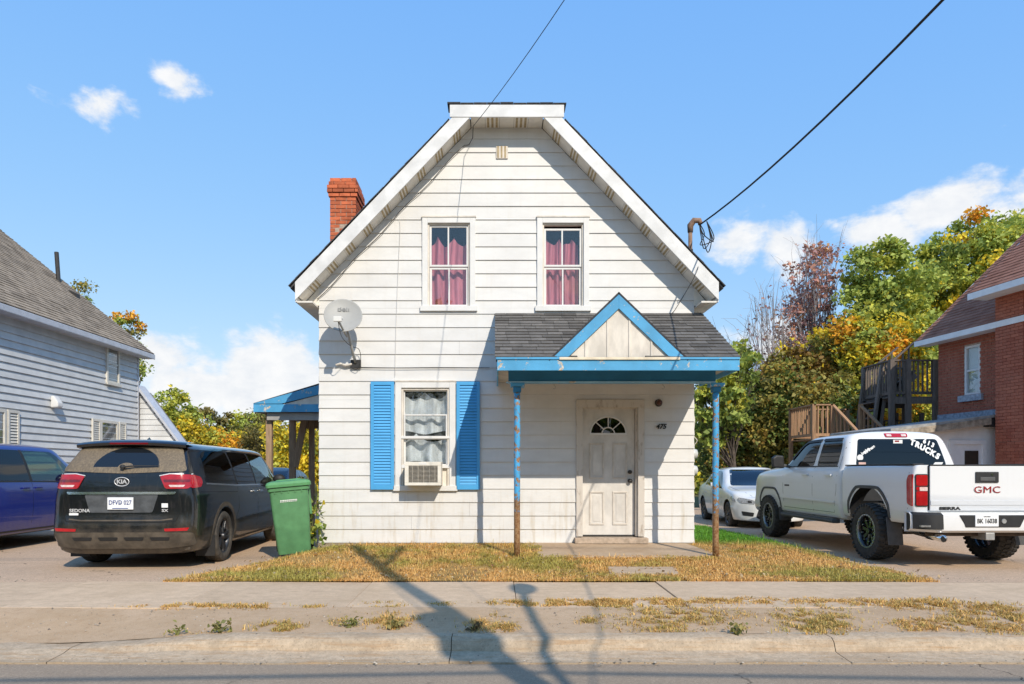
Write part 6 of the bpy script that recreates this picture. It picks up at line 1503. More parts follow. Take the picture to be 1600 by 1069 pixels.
tree('ash_tree', 'slender half-bare tree with dull reddish leaves left of the maples', ground_at(1275, 28), [blob(1270, 450, 46, 74, 28), blob(1252, 530, 46, 66, 28)], 4000, PUR, .14, .50, .11, m_barkg, twigs=30, seed=8, nclump=110)
tree('bare_tree', 'bare grey branching tree against the cloud beside the porch roof', ground_at(1215, 27), [blob(1198, 520, 36, 75, 27), blob(1225, 590, 40, 70, 27)], 260, PUR, .12, .4, .09, m_barkg, twigs=120, seed=9, nclump=90)
DK = [(G_D,4),((.18,.21,.06),3),(OLV,3),((.42,.32,.06),1.6),((.34,.21,.05),1.2)]
tree('sumac_tree', 'green feathery tree rising right behind the porch roof corner', ground_at(1150, 23), [blob(1140, 575, 38, 42, 23), blob(1118, 640, 40, 60, 23)], 7000, [(G_M,3),(G_D,3),(G_Y,1.5),(YEL,.5)], .17, .42, .08, seed=12, group='understorey trees beyond the parked sedan', twigs=20)
for i, (px, py, rx, ry, Y, n, lab) in enumerate(((1205, 640, 52, 78, 25, 11000, 'dark olive tree above the parked white sedan'), (1270, 655, 58, 72, 24, 11000, 'dusky tree with yellow tips beside the light deck'), (1135, 690, 52, 52, 26, 7000, 'dark bushy tree low behind the blue porch post'), (1245, 590, 50, 55, 25.5, 6000, 'rusty olive tree under the reddish ash'))):
    tree('dark_tree', lab, ground_at(px, Y), [blob(px, py, rx, ry, Y), blob(px+8, py+40, rx*.8, ry*.6, Y-.5)], int(n*1.5), DK if i != 3 else [(OLV,3),((.22,.13,.03),3),(YEL,.8)], .13, .55, .11, seed=20+i, group='understorey trees beyond the parked sedan')
YE_ = [(YEL,4),((.42,.34,.03),3),(G_Y,3),(ORG,.6),(G_M,.8)]; GY_ = [(G_Y,4),(G_M,3),((.30,.32,.04),3),(YEL,1)]; OL_ = [((.19,.17,.06),4),((.15,.15,.05),3),((.25,.20,.06),2)]
for i, (px, py, rx, ry, Y, n, pal, lab, s_) in enumerate((
        (258, 650, 42, 44, 33, 6500, GY_, 'leafy green-yellow tree at the end of the grey house', .2), (322, 664, 38, 36, 36, 4500, OL_, 'greyish olive tree behind the golden shrubs', .19),
        (352, 698, 50, 32, 31, 6000, YE_+[(ORG,3)], 'orange-gold shrub above the roof of the black minivan', .18), (300, 690, 38, 40, 30, 5000, YE_, 'bright golden shrub behind the rear addition', .18),
        (412, 690, 36, 42, 29, 6000, OL_, 'rounded brownish olive bush behind the first porch post', .13), (468, 700, 46, 60, 26, 9000, YE_, 'golden yellow bush between the side porch posts', .16), (395, 668, 46, 26, 38, 4000, GY_, 'distant yellow-green tree low on the horizon', .22),
        (440, 755, 60, 26, 25, 5000, [(G_M,3),(G_Y,3),(OLV,2)], 'low green shrubbery at the back of the drive', .14))):
    tree('autumn_shrub', lab, ground_at(px, Y), [blob(px, py, rx, ry, Y), blob(px-4, py+ry*.9, rx*1.05, ry*.9, Y)], int(n*1.7), pal, s_*.75, .5, .07, seed=40+i, group='turning trees beyond the drives', cat='shrub' if 'shrub' in lab or 'bush' in lab else 'tree')
tree('autumn_tree', 'tree whose orange-green spray peeks over the grey roof edge', ground_at(195, 27), [blob(200, 512, 18, 30, 27), blob(215, 560, 12, 25, 27), blob(180, 560, 40, 60, 27.5), blob(126, 452, 12, 16, 28)], 9000, [(G_M,3),(ORG,1.4),(G_Y,2),(OLV,2)], .11, .35, .09, seed=60)
# woods that close the view at the back of the plots; one unseen row added behind the camera
def woods(name, pts, n, pal, seed, lab, size=.32):
    r = np.random.default_rng(seed); P = []
    for (x, y, w, h) in pts:
        m_ = n//len(pts); q = np.stack([x+r.standard_normal(m_)*w, y+r.standard_normal(m_)*1.5, -.3+h*r.random(m_)**.8*(.8+.35*np.sin(x*1.7+r.random(m_)))], 1); P.append(q)
    P = np.concatenate(P); col = palette(pal, len(P), r)*(.7+.6*r.random((len(P), 1)))
    V, Fq, cc = leaf_cloud(P, size*(.6+.8*r.random(len(P))), np.clip(col, 0, 1), r=r); me = np_mesh(name, V, Fq); with_colors(me, cc)
    return tag(link(name, me, m_leaf), lab, 'thicket', kind='stuff')
woods('woods', [(x, 46+4*math.sin(x), 2.2, 4.2+1.2*math.sin(x*.9)) for x in np.arange(-46, 60, 2.6)], 90000, [(G_M,3),(OLV,3),(G_Y,2),(YEL,1),(G_D,2)], 77, 'far wooded thicket closing off the back of the plots', .40)
woods('woods', [(x, -24+3*math.sin(x), 2.4, 9.6+2.0*math.sin(x*.7)) for x in np.arange(-70, 72, 3.0)], 44000, [(G_D,4),(OLV,3),(G_M,2)], 78, 'unseen tree row added behind the camera to darken reflections and block low sky', .6)  # added out of view, raised to cut skylight and darken reflections

# lawn ------------------------------------------------------------------
def blades(name, X, Y, Z, h, col, lean=.6, wid=.006):
    n = len(X); a = rng.random(n)*2*np.pi; d = np.stack([np.cos(a), np.sin(a), np.zeros(n)], 1); le = lean*(rng.random(n)+.15)
    b = np.stack([X, Y, Z], 1); side = np.stack([-np.sin(a), np.cos(a), np.zeros(n)], 1)*(wid*(.6+.8*rng.random(n)))[:, None]
    up_ = np.array([0,0,1.0]); mid = b+d*(h*le*.35)[:, None]+up_*(h*.6)[:, None]; tip = b+d*(h*le)[:, None]+up_*(h*(1-.35*le))[:, None]
    V = np.stack([b-side, b+side, mid+side*.7, mid-side*.7, tip], 1).reshape(-1, 3); k = np.arange(n)[:, None]*5
    Fq = np.concatenate([k+np.array([[0,1,2]]), k+np.array([[0,2,3]]), k+np.array([[3,2,4]])], 1).reshape(-1, 3)
    me = np_mesh(name, V, Fq); with_colors(me, np.repeat(np.clip(col, 0, 1), 3, 0)); return me
STRAW, STRAW2, GRN, GRN2 = np.array((.86,.53,.19)), np.array((.70,.40,.13)), np.array((.45,.38,.09)), np.array((.13,.32,.025))
def nz(X, Y, s_, o=0.0): return np.array([mnoise.noise(Vector((x*s_, y*s_, o))) for x, y in zip(X, Y)])
def lawn_blades(n):
    X = rng.uniform(-4, 5.6, n*2); Y = 8.02+(rng.random(n*2)**1.25)*8.8
    ll = np.interp(Y, [8.0, 8.5, 10.4, 11.0, 12.0], [-3.72, -3.55, -3.12, -2.85, -2.80]); rr = np.interp(Y, [8.0, 8.3, 10.4, 13, 15.5, 17.0], [5.02, 4.98, 5.12, 5.0, 4.95, 5.0])
    edge = .16*nz(X, Y, 3.0, 9)+.08*nz(X, Y, 11.0, 2); ok = (X > ll+edge-.05) & (X < rr+edge+.02) & ~((Y > 10.93) & (X < 3.14) & (X > -2.85)) & ~((Y > 11) & (X < 0))
    pth = (Y > 9.70+.10*nz(X, Y, 2.5, 3)) & (X > .62+.2*nz(X, Y, 3, 5)) & (X < 3.02); fl = (Y > 8.46) & (Y < 8.92) & (X > 1.42) & (X < 2.22)
    ok &= ~pth & ~fl
    bare = nz(X, Y, 1.1, 2)+.35*nz(X, Y, 4.5, 4); ok &= ~((bare > .28) & (rng.random(n*2) < .8)) | (Y > 11.2)
    X, Y = X[ok], Y[ok]; g = nz(X, Y, .9, 7)+.5*nz(X, Y, 3.5, 1)+.12*rng.standard_normal(len(X))
    w = sstep(-.2, .4, g)[:, None]; col = np.where(rng.random((len(X), 1)) < .55, STRAW, STRAW2)*(1-w)+GRN*w
    lush = (sstep(10.4, 11.5, Y)*sstep(2.9, 3.3, X))[:, None]; col = col*(1-lush)+GRN2*lush
    col *= (.7+.6*rng.random((len(X), 1)))
    Z = np.array([gz(x, y) for x, y in zip(X, Y)]); h = (.022+.03*rng.random(len(X)))*(1+.35*np.clip(g, -.5, .8))*(1+.3*lush[:, 0])*np.where(rng.random(len(X)) < .04, 2.2, 1.0)
    return blades('grass', X, Y, Z, h, col, 1.3, .0038)
tag(link('grass', lawn_blades(135000), m_grassm), 'short dry straw and olive lawn grass around the house', 'grass', kind='stuff')
# weeds rooted in the verge and the pavement joint
def patch_blades(spots, seed=5):
    Xs, Ys, Cs, Hs = [], [], [], []
    for (px, py, rx, ry, n, grn, hh) in spots:
        hz = 1.30+(.02 if py > 960 else 0); 
        a = rng.standard_normal((n, 2)); X_, Y_ = [], []
        pxs = px+a[:, 0]*rx*.55; pys = py+np.clip(a[:, 1], -2.2, 2.2)*ry*.5; Yv = F*hz/(pys-CY); X_ = (pxs-CX)/F*Yv
        keep = (nz(X_, Yv, 6, 1)+.5*nz(X_, Yv, 17, 4) > -.12); X_, Yv = X_[keep], Yv[keep]; m_ = len(X_); w = np.clip(grn+.3*rng.standard_normal(m_), 0, 1)[:, None]
        Xs.append(X_); Ys.append(Yv); Cs.append((np.where(rng.random((m_, 1)) < .5, STRAW, STRAW2)*(1-w)+np.array((.36,.33,.085))*w)*(.7+.6*rng.random((m_, 1)))); Hs.append(hh*(.2+1.0*rng.random(m_)**1.5)*(1+.8*np.clip(nz(X_, Yv, 9, 6), -.6, .8)))
    X, Y, C_, H_ = np.concatenate(Xs), np.concatenate(Ys), np.concatenate(Cs), np.concatenate(Hs)
    Z = np.array([(-.292+kerb_height(x))*(1-(y-5.72)/.88)+(-.172)*((y-5.72)/.88) if y < 6.62 else -.16 for x, y in zip(X, Y)])
    return blades('verge_grass', X, Y, Z-.004, H_, C_, 1.6, .004)
vs_ = [(q[0], q[1], q[2], q[3]*1.15, int(q[4]*2.8), q[5], q[6]*1.25) for q in [(330,949,75,3,700,.3,.03),(260,950,60,3,300,.1,.02),(405,950,30,4,300,.3,.03),(490,950,20,3,150,.4,.02),(600,947,30,4,260,.5,.025),(690,946,20,3,120,.5,.02),(790,944,30,4,240,.45,.025),
       (840,944,60,4,800,.25,.03),(900,943,60,4,900,.2,.03),(960,943,60,4,900,.2,.03),(1020,942,60,4,900,.25,.03),(1080,942,60,4,900,.2,.03),(1140,942,60,4,900,.2,.035),(1200,942,60,4,800,.15,.03),(1270,942,60,4,800,.15,.03),(1340,943,60,5,800,.15,.03),(1440,947,60,7,1300,.3,.04),(1540,955,60,9,1300,.35,.045),(1580,965,30,9,700,.4,.04),
       (1040,970,75,14,2600,.45,.04),(1110,966,60,10,1300,.4,.035),(1280,972,55,16,2400,.5,.04),(1230,965,30,7,300,.3,.03),(1440,977,45,7,900,.25,.035),(1510,975,55,9,1200,.35,.035),(1570,983,40,8,800,.3,.035),
       (435,981,32,5,700,.5,.035),(610,973,35,9,700,.35,.045),(535,973,20,5,250,.5,.03),(745,980,25,8,350,.2,.04),(785,981,25,6,500,.4,.035),(920,972,14,4,200,.4,.03),(960,951,28,4,260,.5,.025),(575,948,16,2,80,.5,.02),(290,985,25,4,120,.2,.02),(1160,985,10,3,120,.5,.03),(780,960,14,4,140,.5,.03)]]
tag(link('verge_grass', patch_blades(vs_), m_grassm), 'thin tufts of grass in the sandy verge beside the kerb', 'grass', kind='stuff')
def strip_px(x0, x1, py, ry, n, grn, h): return [(x, py, (x1-x0)/6, ry, n//5, grn, h) for x in np.linspace(x0, x1, 5)]
def weed(px, py, h, n, lab, pal, leaf=.038):
    Y = F*1.33/(py-CY); X = (px-CX)/F*Y; w = thing('weed', lab, 'weed', (X, Y, -.2)); r = np.random.default_rng(int(px)); S_ = MB(); P = []
    for i in range(6):
        a = r.random()*6.28; tip = Vector((math.cos(a)*h*.9*r.uniform(.5, 1.3), math.sin(a)*h*.4, h*r.uniform(.5, 1.0))); S_.tube([(0,0,-.02), tip*.5+Vector((0,0,h*.1)), tip], [.004,.003,.002], 5)
        for q in range(n//6): P.append(np.array(tip)*r.uniform(.3, 1.05)+r.standard_normal(3)*.02)
    S_.build('stem', M('weed_stem', (.20,.22,.06), .7), w, fix=False)
    P = np.array(P); P[:, 2] = np.abs(P[:, 2]); V, Fq, cc = leaf_cloud(P, leaf*(.6+.8*r.random(len(P))), palette(pal, len(P), r)*(.7+.6*r.random((len(P), 1))), 0.0, r); me = np_mesh('leaves', V, Fq); with_colors(me, cc); link('leaves', me, m_leaf, w)
WP = [((.24,.23,.07),3),((.36,.29,.10),3),((.19,.20,.06),2)]
weed(343, 988, .10, 70, 'sprawling leafy weed at the kerb below the black minivan', WP); weed(548, 982, .08, 60, 'small weed in the verge just left of the pole shadow', WP); weed(617, 984, .09, 60, 'dry yellowish weed in the verge inside the pole shadow', [((.34,.28,.10),3),((.22,.20,.06),2)])
weed(1152, 993, .09, 50, 'weed sprouting from the crack in the kerb', WP); weed(277, 990, .06, 30, 'tiny weed at the lowered kerb', WP, .035); weed(742, 988, .08, 40, 'brown withered weed where the pole shadow meets the kerb', [((.20,.13,.06),3),((.15,.11,.05),2)])
# grit and small stones swept onto the verge, gutter and drive edges
n = 5200; X = rng.uniform(-6.5, 6.5, n); Y = np.where(rng.random(n) < .6, rng.uniform(5.6, 6.62, n), np.where(rng.random(n) < .55, rng.uniform(5.16, 5.42, n), rng.uniform(8.05, 8.5, n)))
zz_ = np.array([(-.290+kerb_height(x)+(y-5.72)/.88*(.13-kerb_height(x))) if 5.56 < y < 6.7 else (-.296 if y < 5.6 else gz(x, y)-.004) for x, y in zip(X, Y)])
ok = nz(X, Y, 1.7, 8)+.4*rng.standard_normal(n) > -.1; X, Y, zz_ = X[ok], Y[ok], zz_[ok]; n = len(X)
oct_ = np.array([(1,0,0),(-1,0,0),(0,1,0),(0,-1,0),(0,0,.7),(0,0,-.5)]); fo = np.array([(0,2,4),(2,1,4),(1,3,4),(3,0,4)])
s_ = (.004+.009*rng.random(n)**3)[:, None, None]; V = (np.stack([X, Y, zz_], 1)[:, None, :]+oct_[None]*s_*rng.uniform(.6, 1.3, (n, 6, 1))).reshape(-1, 3); Fq = (np.arange(n)[:, None, None]*6+fo[None]).reshape(-1, 3)
me = np_mesh('gravel', V, Fq); with_colors(me, np.repeat(palette([((.30,.24,.17),3),((.45,.36,.26),3),((.16,.13,.10),2),((.55,.47,.36),1)], n), 4, 0)); tag(link('gravel', me, leaf_mat('stone_grit', 0.0, .9)), 'loose grit and small stones along the kerb and verge', 'gravel', kind='stuff')
# fallen leaves
n = 900; X = rng.uniform(-3.6, 5.3, n); Y = 8.1+2.7*rng.random(n)**1.6; ok = ~((X > .6) & (X < 3) & (Y > 9.7)); X, Y = X[ok], Y[ok]
P = np.stack([X, Y, [gz(x, y)+.03 for x, y in zip(X, Y)]], 1)
V, Fq, cc = leaf_cloud(P, .025+.03*rng.random(len(P)), palette([((.50,.36,.20),3),((.36,.22,.09),3),((.55,.44,.28),2),((.24,.13,.06),2)], len(P)), .2); me = np_mesh('fallen_leaves', V, Fq); with_colors(me, cc)
tag(link('fallen_leaves', me, m_leaf), 'dry fallen leaves scattered over the lawn', 'leaves', kind='stuff')
# leafy plant at the corner of the house, behind the bin
vp = thing('climbing_plant', 'leafy green plant growing at the house corner behind the green bin', 'plant', (-2.86, 10.98, -.05)); S_ = MB(); P = []
r = np.random.default_rng(4)
for i in range(9):
    a = r.random()*6.28; hgt = r.uniform(.3, 1.05); tip = Vector((math.cos(a)*.14-.04, -.05+math.sin(a)*.10-.08, hgt)); S_.tube([(0,-.06,-.05), tip*.5+Vector((.03,0,.1)), tip], [.008,.006,.003], 5)
    for q in range(20): P.append(np.array(tip)*np.array([1,1,r.uniform(.1, 1.0)])+r.standard_normal(3)*np.array([.07,.05,.05]))
S_.build('stem', M('plant_stem', (.16,.17,.06), .7), vp, fix=False); P = np.array(P)
V, Fq, cc = leaf_cloud(P, .10*(.6+.8*r.random(len(P))), palette([(G_M,4),((.17,.25,.04),3),(YEL,.6),(G_D,2),((.35,.12,.06),.3)], len(P), r)*(.8+.5*r.random((len(P), 1))), .4, r); me = np_mesh('leaves', V, Fq); with_colors(me, cc); link('leaves', me, m_leaf, vp)
# ------------------------------------------------------------------ green wheelie bin
m_bin = M('green_plastic', (.10,.26,.115), .55, .16, 5, worldc=False); m_bind = M('green_plastic_lid', (.10,.285,.115), .5, .14, 5, worldc=False)
bn = thing('wheelie_bin', 'green plastic wheelie bin leaning beside the white house corner', 'bin', (-3.03, 10.62, -.10), 0); bn.rotation_euler = (R(-1), R(-5.0), R(14))
def ring(w, d, z, r_=.05, n=5):
    out = []
    for cx, cy, a0 in ((w-r_, d-r_, 0), (-w+r_, d-r_, 90), (-w+r_, -d+r_, 180), (w-r_, -d+r_, 270)):
        for i in range(n): a = R(a0+90*i/(n-1)); out.append((cx+r_*math.cos(a), cy+r_*math.sin(a), z))
    return out
def stack(rings, cap=True):
    b = MB(); n = len(rings[0]); 
    for r_ in rings: b.v += r_
    for i in range(len(rings)-1):
        for j in range(n): b.f.append((i*n+j, i*n+(j+1) % n, (i+1)*n+(j+1) % n, (i+1)*n+j))
    if cap: b.f.append(tuple(range(n))[::-1]); b.f.append(tuple((len(rings)-1)*n+j for j in range(n)))
    return b
autosmooth(stack([ring(.225,.25,.0,.04), ring(.235,.26,.03,.05), ring(.262,.315,.62,.05), ring(.275,.335,.93,.05), ring(.295,.355,.935,.05), ring(.30,.36,.99,.05)]).build('body', m_bin, bn), 40)
lid = autosmooth(stack([ring(.315,.385,.992,.05), ring(.318,.388,1.03,.05), ring(.30,.37,1.065,.06), ring(.24,.31,1.085,.08), ring(.23,.30,1.085,.08)]).build('lid', m_bind, bn), 30)
autosmooth(stack([ring(.18,.24,1.086,.06), ring(.17,.23,1.10,.06), ring(.165,.225,1.10,.06)]).build('lid_panel', m_bind, lid), 30)
MB().tube([(-.24,.40,1.0),(-.24,.46,.98),(.24,.46,.98),(.24,.40,1.0)], .016, 8).build('handle', m_bin, bn, smooth=True)
for sx in (-1, 1):
    wv = MB().lathe([(0,-.025),(.09,-.025),(.10,-.015),(.10,.015),(.09,.025),(0,.025)], 24, (sx*.25,.27,.10), 'X').build('wheel', m_black, bn, smooth=False)
for i in range(5): MB().box(-.2+i*.095, -.19+i*.095, -.352, -.30, .90, .99).build('rib', m_bin, bn)
pr = MB(); xx = -.13
for w_ in (.018,.012,.02,.014,.01,.018,.016,.02,.012,.016,.014,.012): pr.box(xx, xx+w_, -.3395, -.3375, .785, .80); pr.box(xx, xx+w_*.8, -.3375, -.3355, .768, .778); xx += w_+.005
pr.v = [(v[0]-.0, v[1]+(.93-v[2])*.064-.004, v[2]) for v in pr.v]; pr.build('printed_mark', m_white, bn)
MB().box(.262, .30, -.1, .1, .55, .93).build('side_rib', m_bin, bn, bevel=.01)

# ------------------------------------------------------------------ satellite dish
sdsh = thing('satellite_dish', 'round grey satellite dish bolted to the white siding near the corner', 'satellite dish', (-2.24, 10.97, 2.78))
m_dish = M('dish_grey', (.36,.355,.335), .5, .06, 5); aim = Vector((.16, -.92, .36)).normalized(); q = aim.to_track_quat('Z', 'Y')
dc_ = Vector((-.05, -.42, .67))
dsh = MB().lathe([(.0,-.035),(.10,-.031),(.20,-.015),(.27,.008),(.283,.014),(.285,.006),(.20,-.026),(.10,-.042),(0,-.046)], 40).build('dish', m_dish, sdsh, smooth=True); dsh.location = dc_; dsh.rotation_euler = q.to_euler()
lt = text_mesh('Bell', .125, bold=.002, extrude=.001); lo = link('lettering', lt, M('dish_print', (.20,.20,.195), .6, .1), dsh)
up_l = q.inverted() @ Vector((0,0,1)); ang = math.atan2(up_l.y, up_l.x)-math.pi/2
lo.matrix_local = Matrix.Rotation(ang, 4, 'Z') @ Matrix.Translation((0, .125, -.022))
arm0 = dc_+Vector((.03,-.0,-.27)); lnb = dc_+aim*.40+Vector((-.07,0,-.27))
MB().tube([arm0+Vector((.02,.05,-.04)), arm0, arm0.lerp(lnb, .85)], .016, 8).build('feed_arm', m_dish, sdsh)
fb = MB(); fb.bar(lnb-Vector((.0,.0,.0)), lnb+Vector((0,.05,.0)), .12, .075); fb.tube([lnb+Vector((-.03,.05,.01)), lnb+Vector((-.03,.13,.03))], .03, 10); fb.tube([lnb+Vector((.03,.05,.01)), lnb+Vector((.03,.13,.03))], .03, 10); fb.build('receiver', M('lnb_white', (.70,.69,.66), .5, .05), sdsh, bevel=.008)
MB().tube([dc_-aim*.06, dc_+Vector((.06,.16,-.30)), Vector((.04,-.16,.16)), Vector((.06,-.03,.02))], .022, 10).build('mast', m_metal, sdsh, smooth=True)
MB().box(-.02,.14,-.03,-.005,-.06,.07).build('foot_plate', m_dark, sdsh, bevel=.004)
MB().tube([(-.25,-.02,-.01),(-.18,-.03,.01),(-.10,-.03,-.02),(.0,-.03,.0)], .018, 8).build('splitter', m_trimo, sdsh)
MB().tube(curve_pts([lnb+Vector((0,.05,-.03)), lnb+Vector((.02,.2,-.22)), Vector((.02,-.22,.25)), Vector((.12,-.08,.22)), Vector((.14,-.05,.05)), Vector((.08,-.05,-.08)), Vector((-.02,-.03,-.05))]), .005, 6).build('cable', m_dark, sdsh, smooth=True)

# ------------------------------------------------------------------ window air conditioner
ac = thing('air_conditioner', 'cream window air conditioner under the lower sash', 'air conditioner', (-1.11, 10.98, .90))
m_ac = M('ac_cream', (.74,.70,.62), .5, .08, 6)
b = MB(); b.box(-.275,.275,-.30,.05,.0,.02); b.box(-.275,.275,-.30,.05,.335,.36); b.box(-.275,-.25,-.30,.05,.02,.335); b.box(.25,.275,-.30,.05,.02,.335); b.build('case', m_ac, ac, bevel=.006)
MB().box(-.25,.25,-.26,-.2,.02,.335).build('core', M('ac_core', (.10,.095,.085), .8, .3, 40), ac)
fr_ = MB(); fr_.box(-.275,.275,-.315,-.301,.30,.36); fr_.box(-.275,.275,-.315,-.301,.0,.045); fr_.box(-.275,-.215,-.315,-.301,.045,.30); fr_.box(.225,.275,-.315,-.301,.045,.30); fr_.build('front_frame', m_ac, ac, bevel=.004)
for i in range(13): MB().box(-.215,.225,-.312,-.302,.052+i*.0193,.060+i*.0193).build('grille_slat', M('ac_slat', (.36,.33,.28), .6, .2, 30), ac)
for i in range(5): MB().box(-.16+i*.085,-.152+i*.085,-.3135,-.3025,.045,.30).build('grille_bar', MATS['ac_slat'], ac)
MB().box(-.06,.06,-.318,-.314,.315,.345).build('badge', m_trimw, ac)

# ------------------------------------------------------------------ curtains
def curtain(name, label, x0, x1, z0, z1, y, mat, folds, amp, lift=0.0, seed=1, scallop=0.0, gather=0.0):
    r = np.random.default_rng(seed); ph = r.random(4)*6; b = MB()
    def fn(u, v):
        g = 1-gather*(1-abs(2*v-1)**1.5) if gather else 1
        x = x0+(x1-x0)*(.5+(u-.5)*g); zt = z1-scallop*abs(math.sin(u*math.pi*folds*.6+ph[0]))**.7
        zb = z0+lift*(.5+.5*math.sin(u*7+ph[1])); return (x, y+amp*math.sin(u*folds*2*math.pi+ph[2]+.6*math.sin(v*4))+amp*.5*math.sin(u*folds*4.7+ph[3]), zb+(zt-zb)*v)
    b.grid(fn, np.linspace(0, 1, 60), np.linspace(0, 1, 12)); b.smooth = True; return tag(b.build(name, mat, fix=False), label, 'curtain')
def cloth(name, col, tr=.3):
    t = NT(name); d = t.n('ShaderNodeBsdfDiffuse'); n = t.noise(t.world((6,6,1)), 3, 4); t.l(t.mix(t.ramp(n, .3, .7), mul(col, .8), mul(col, 1.15)), d.inputs[0]); q = t.n('ShaderNodeBsdfTranslucent'); t.set(q.inputs[0], col); m_ = t.n('ShaderNodeMixShader'); m_.inputs[0].default_value = tr; t.l(d.outputs[0], m_.inputs[1]); t.l(q.outputs[0], m_.inputs[2]); t.l(m_.outputs[0], t.out.inputs[0]); return t.m
m_pink = cloth('pink_cloth', (.80,.27,.32)); m_wcl = cloth('white_cloth', (.86,.87,.87))
curtain('curtain', 'pink curtain sagging behind the upper window nearer the chimney', -1.05, -.43, 3.70, 4.84, 11.15, m_pink, 4, .035, seed=2, scallop=.16)
curtain('curtain', 'pink curtain behind the upper window above the porch roof', .72, 1.30, 3.70, 4.80, 11.15, m_pink, 5, .035, seed=5, scallop=.10)
curtain('curtain', 'white curtain hanging in scallops in the shuttered lower window', -1.44, -.76, 1.70, 2.38, 11.14, m_wcl, 3, .03, lift=.05, seed=3, scallop=.12)
curtain('curtain', 'white curtain bunched above the air conditioner', -1.46, -.76, 1.22, 1.72, 11.13, m_wcl, 2.2, .05, lift=.06, seed=8, scallop=.14)

# ------------------------------------------------------------------ service mast, meters, cables
ms = thing('service_mast', 'rusty electrical service mast with looped wires above the roof edge', 'mast', (3.16, 11.45, 4.35))
MB().tube([(0,0,-.4),(0,0,.68)], .033, 12).build('pipe', M('rusty_pipe', (.24,.15,.10), .8, .35, 14), ms, smooth=True)
MB().tube([(0,0,.66),(.0,-.0,.76),(.05,-.04,.83),(.13,-.06,.82),(.15,-.06,.76)], [.045,.052,.05,.046,.04], 12).build('weather_head', M('rusty_head', (.27,.17,.12), .8, .3, 14), ms, smooth=True)
for zc_ in (.66, .36): MB().lathe([(.034,-.012),(.042,-.012),(.042,.012),(.034,.012)], 16, (0,0,zc_)).build('clamp', m_dark, ms)
for i, (dx_, dz_) in enumerate(((.20,.36),(.26,.30),(.33,.48),(.14,.42))):
    MB().tube(curve_pts([(.13,-.06,.78),(.15+.02*i,-.07,.60),(dx_,-.08,dz_),(.30+.02*i,-.08,.52),(.24,-.09,.80)]), .008, 6).build('drip_loop', m_black, ms, smooth=True)
for i in range(2):
    mt_ = thing('electric_meter', ('upper' if i == 0 else 'lower')+' round electric meter on the side wall by the white sedan', 'meter', (3.19, 11.55, 1.40-.27*i), 0, 'meters on the side wall')
    MB().box(-.07,.0,-.10,.10,-.16,.14).build('meter_box', m_metal, mt_, bevel=.01); MB().lathe([(.085,0),(.085,.05),(.075,.10),(.04,.115),(0,.118)], 20, (0,0,.0), 'X').build('meter_glass', M('meter_grey', (.55,.55,.52), .25, .1, 8, coat=.5), mt_, smooth=True)
POLE = Vector((3.70, -3.6, -.25))
def wire(name, label, pts3, r_, mat=None): 
    o = MB().tube(curve_pts(pts3, 4) if len(pts3) < 12 else pts3, r_, 6).build(name, mat or m_black, smooth=True); return tag(o, label, 'wire')
def sag(a, b, za, zb_, n=24):
    return [(a[0]+(b[0]-a[0])*t_, a[1]+(b[1]-a[1])*t_, a[2]+za*t_+zb_*t_*t_) for t_ in np.linspace(0, 1, n)]
wire('power_line', 'thick black service cable climbing from the rusty mast', sag((3.30, 11.36, 5.10), (3.95, -3.5), -1.70, 2.85), .012)
wire('phone_line', 'thin black cable crossing in front of the clipped gable', sag((-.345, 10.62, 6.32), (3.9, -3.5), -2.30, 2.62), .0048)
rk = [Vector((-.345,10.62,6.32)), Vector((-.36,10.9,6.28)), Vector((-.42,10.965,6.20))]+[Vector((HX-(.66+ (2.95-.66)*t_), 10.955, 6.48-(.66-.54)*SL-.17-(2.95-.66)*t_*SL+.02*math.sin(t_*19))) for t_ in np.linspace(0, 1, 26)]
wire('gable_cable', 'black cable stapled along the gable under the soffit', rk, .006)
wire('drop_cable', 'thin pale cable hanging down the siding between dish and windows', [(-1.50,10.955,5.05-.001),(-1.49,10.955,4.9),(-1.52,10.95,4.2),(-1.55,10.95,3.4),(-1.57,10.95,2.6)], .0025, m_trimo)
wire('siding_cable', 'black cable running level along the siding beside the dish', [(-2.2,10.952,2.735),(-1.6,10.953,2.725),(-.9,10.953,2.73),(-.1,10.953,2.725)], .005)
wire('roof_cable', 'black wire dropping over the gable edge onto the porch roof', [(3.13,11.2,4.35),(3.05,10.62,4.2),(2.98,10.64,4.02),(2.95,10.95,3.9),(2.78,10.955,3.62),(2.70,10.90,3.55)], .005)
wire('side_cable', 'loose pale wire dangling from the side wall corner', [(3.10,11.25,2.2),(3.16,11.2,1.95),(3.14,11.2,1.7),(3.2,11.2,1.6),(3.12,11.22,1.5)], .006, m_trimo)

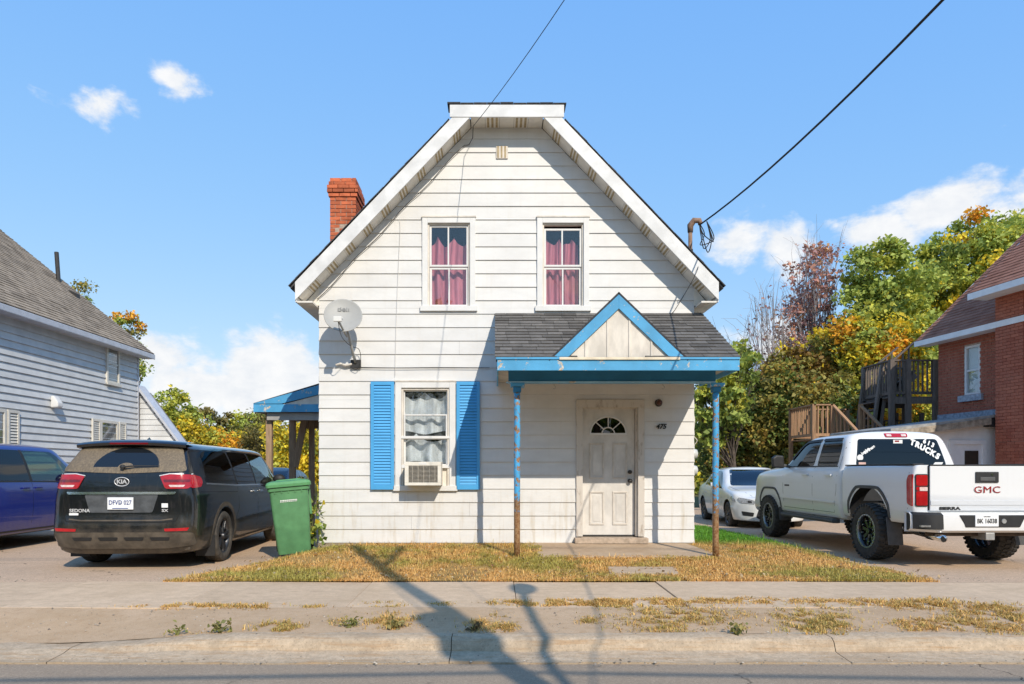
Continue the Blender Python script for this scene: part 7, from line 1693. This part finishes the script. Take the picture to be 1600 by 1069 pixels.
# ------------------------------------------------------------------ utility pole across the street: its shadow falls over the verge and lawn
m_polew = M('pole_wood', (.16,.11,.075), .9, .3, 6, streak=(4,4,.4))
up_ = thing('utility_pole', 'wooden utility pole with transformer and street lamp arm across the street', 'utility pole', POLE)
HP = 11.75
MB().tube([(0,0,0),(0,0,HP*.5),(0,0,HP)], [.14,.12,.085], 14).build('pole', m_polew, up_, smooth=True)
MB().bar((.0,.0,HP-1.45),(.68,.0,HP-.12), .10, .11).build('side_arm', m_polew, up_); MB().bar((.0,-.02,HP-.75),(.40,.0,HP-.68), .05, .05).build('brace', m_metal, up_)
for x_, z_ in ((0, HP), (.68, HP-.12)): MB().lathe([(0,0),(.05,0),(.07,.06),(.05,.10),(.06,.14),(0,.18)], 14, (x_,0,z_)).build('insulator', m_dark, up_, smooth=True)
MB().lathe([(0,-.42),(.19,-.42),(.20,-.38),(.20,.36),(.17,.42),(0,.44)], 24, (-.24,.14,HP-4.15)).build('transformer', m_metal, up_, smooth=False)
MB().tube([(-.3,.2,HP-3.6),(-.25,.15,HP-2.9),(-.1,.05,HP-1.4),(0,0,HP-.6)], .012, 6).build('lead', m_black, up_)
MB().tube([(0,.1,HP-5.65),(.03,1.0,HP-5.1),(.06,1.9,HP-4.8),(.08,2.55,HP-4.75)], .045, 10).build('lamp_arm', m_metal, up_, smooth=True)
lh_ = MB().lathe([(0,-.08),(.12,-.06),(.19,.0),(.17,.06),(.08,.10),(0,.11)], 20, (0,0,0)).build('lamp_head', m_metal, up_, smooth=True); lh_.location = (.085, 2.75, HP-4.75); lh_.scale = (.8, 1.7, .8)
for x_, dz_ in ((0, .75), (.68, .62)):
    wire('street_line', 'overhead street line on the '+('top of the pole' if x_ == 0 else 'slanted side arm'), sag((POLE.x+x_-32, -3.6, 10.85+dz_), (POLE.x+x_, -3.6), -1.6, 1.6)+sag((POLE.x+x_, -3.6, 10.85+dz_), (POLE.x+x_+32, -3.6), -1.6, 1.6)[1:], .010)
wire('cable_line', 'heavy overhead cable strung along the street below the transformer', sag((POLE.x-32, -3.45, 6.6), (POLE.x, -3.45), -1.6, 1.6)+sag((POLE.x, -3.45, 6.6), (POLE.x+32, -3.45), -1.6, 1.6)[1:], .025)
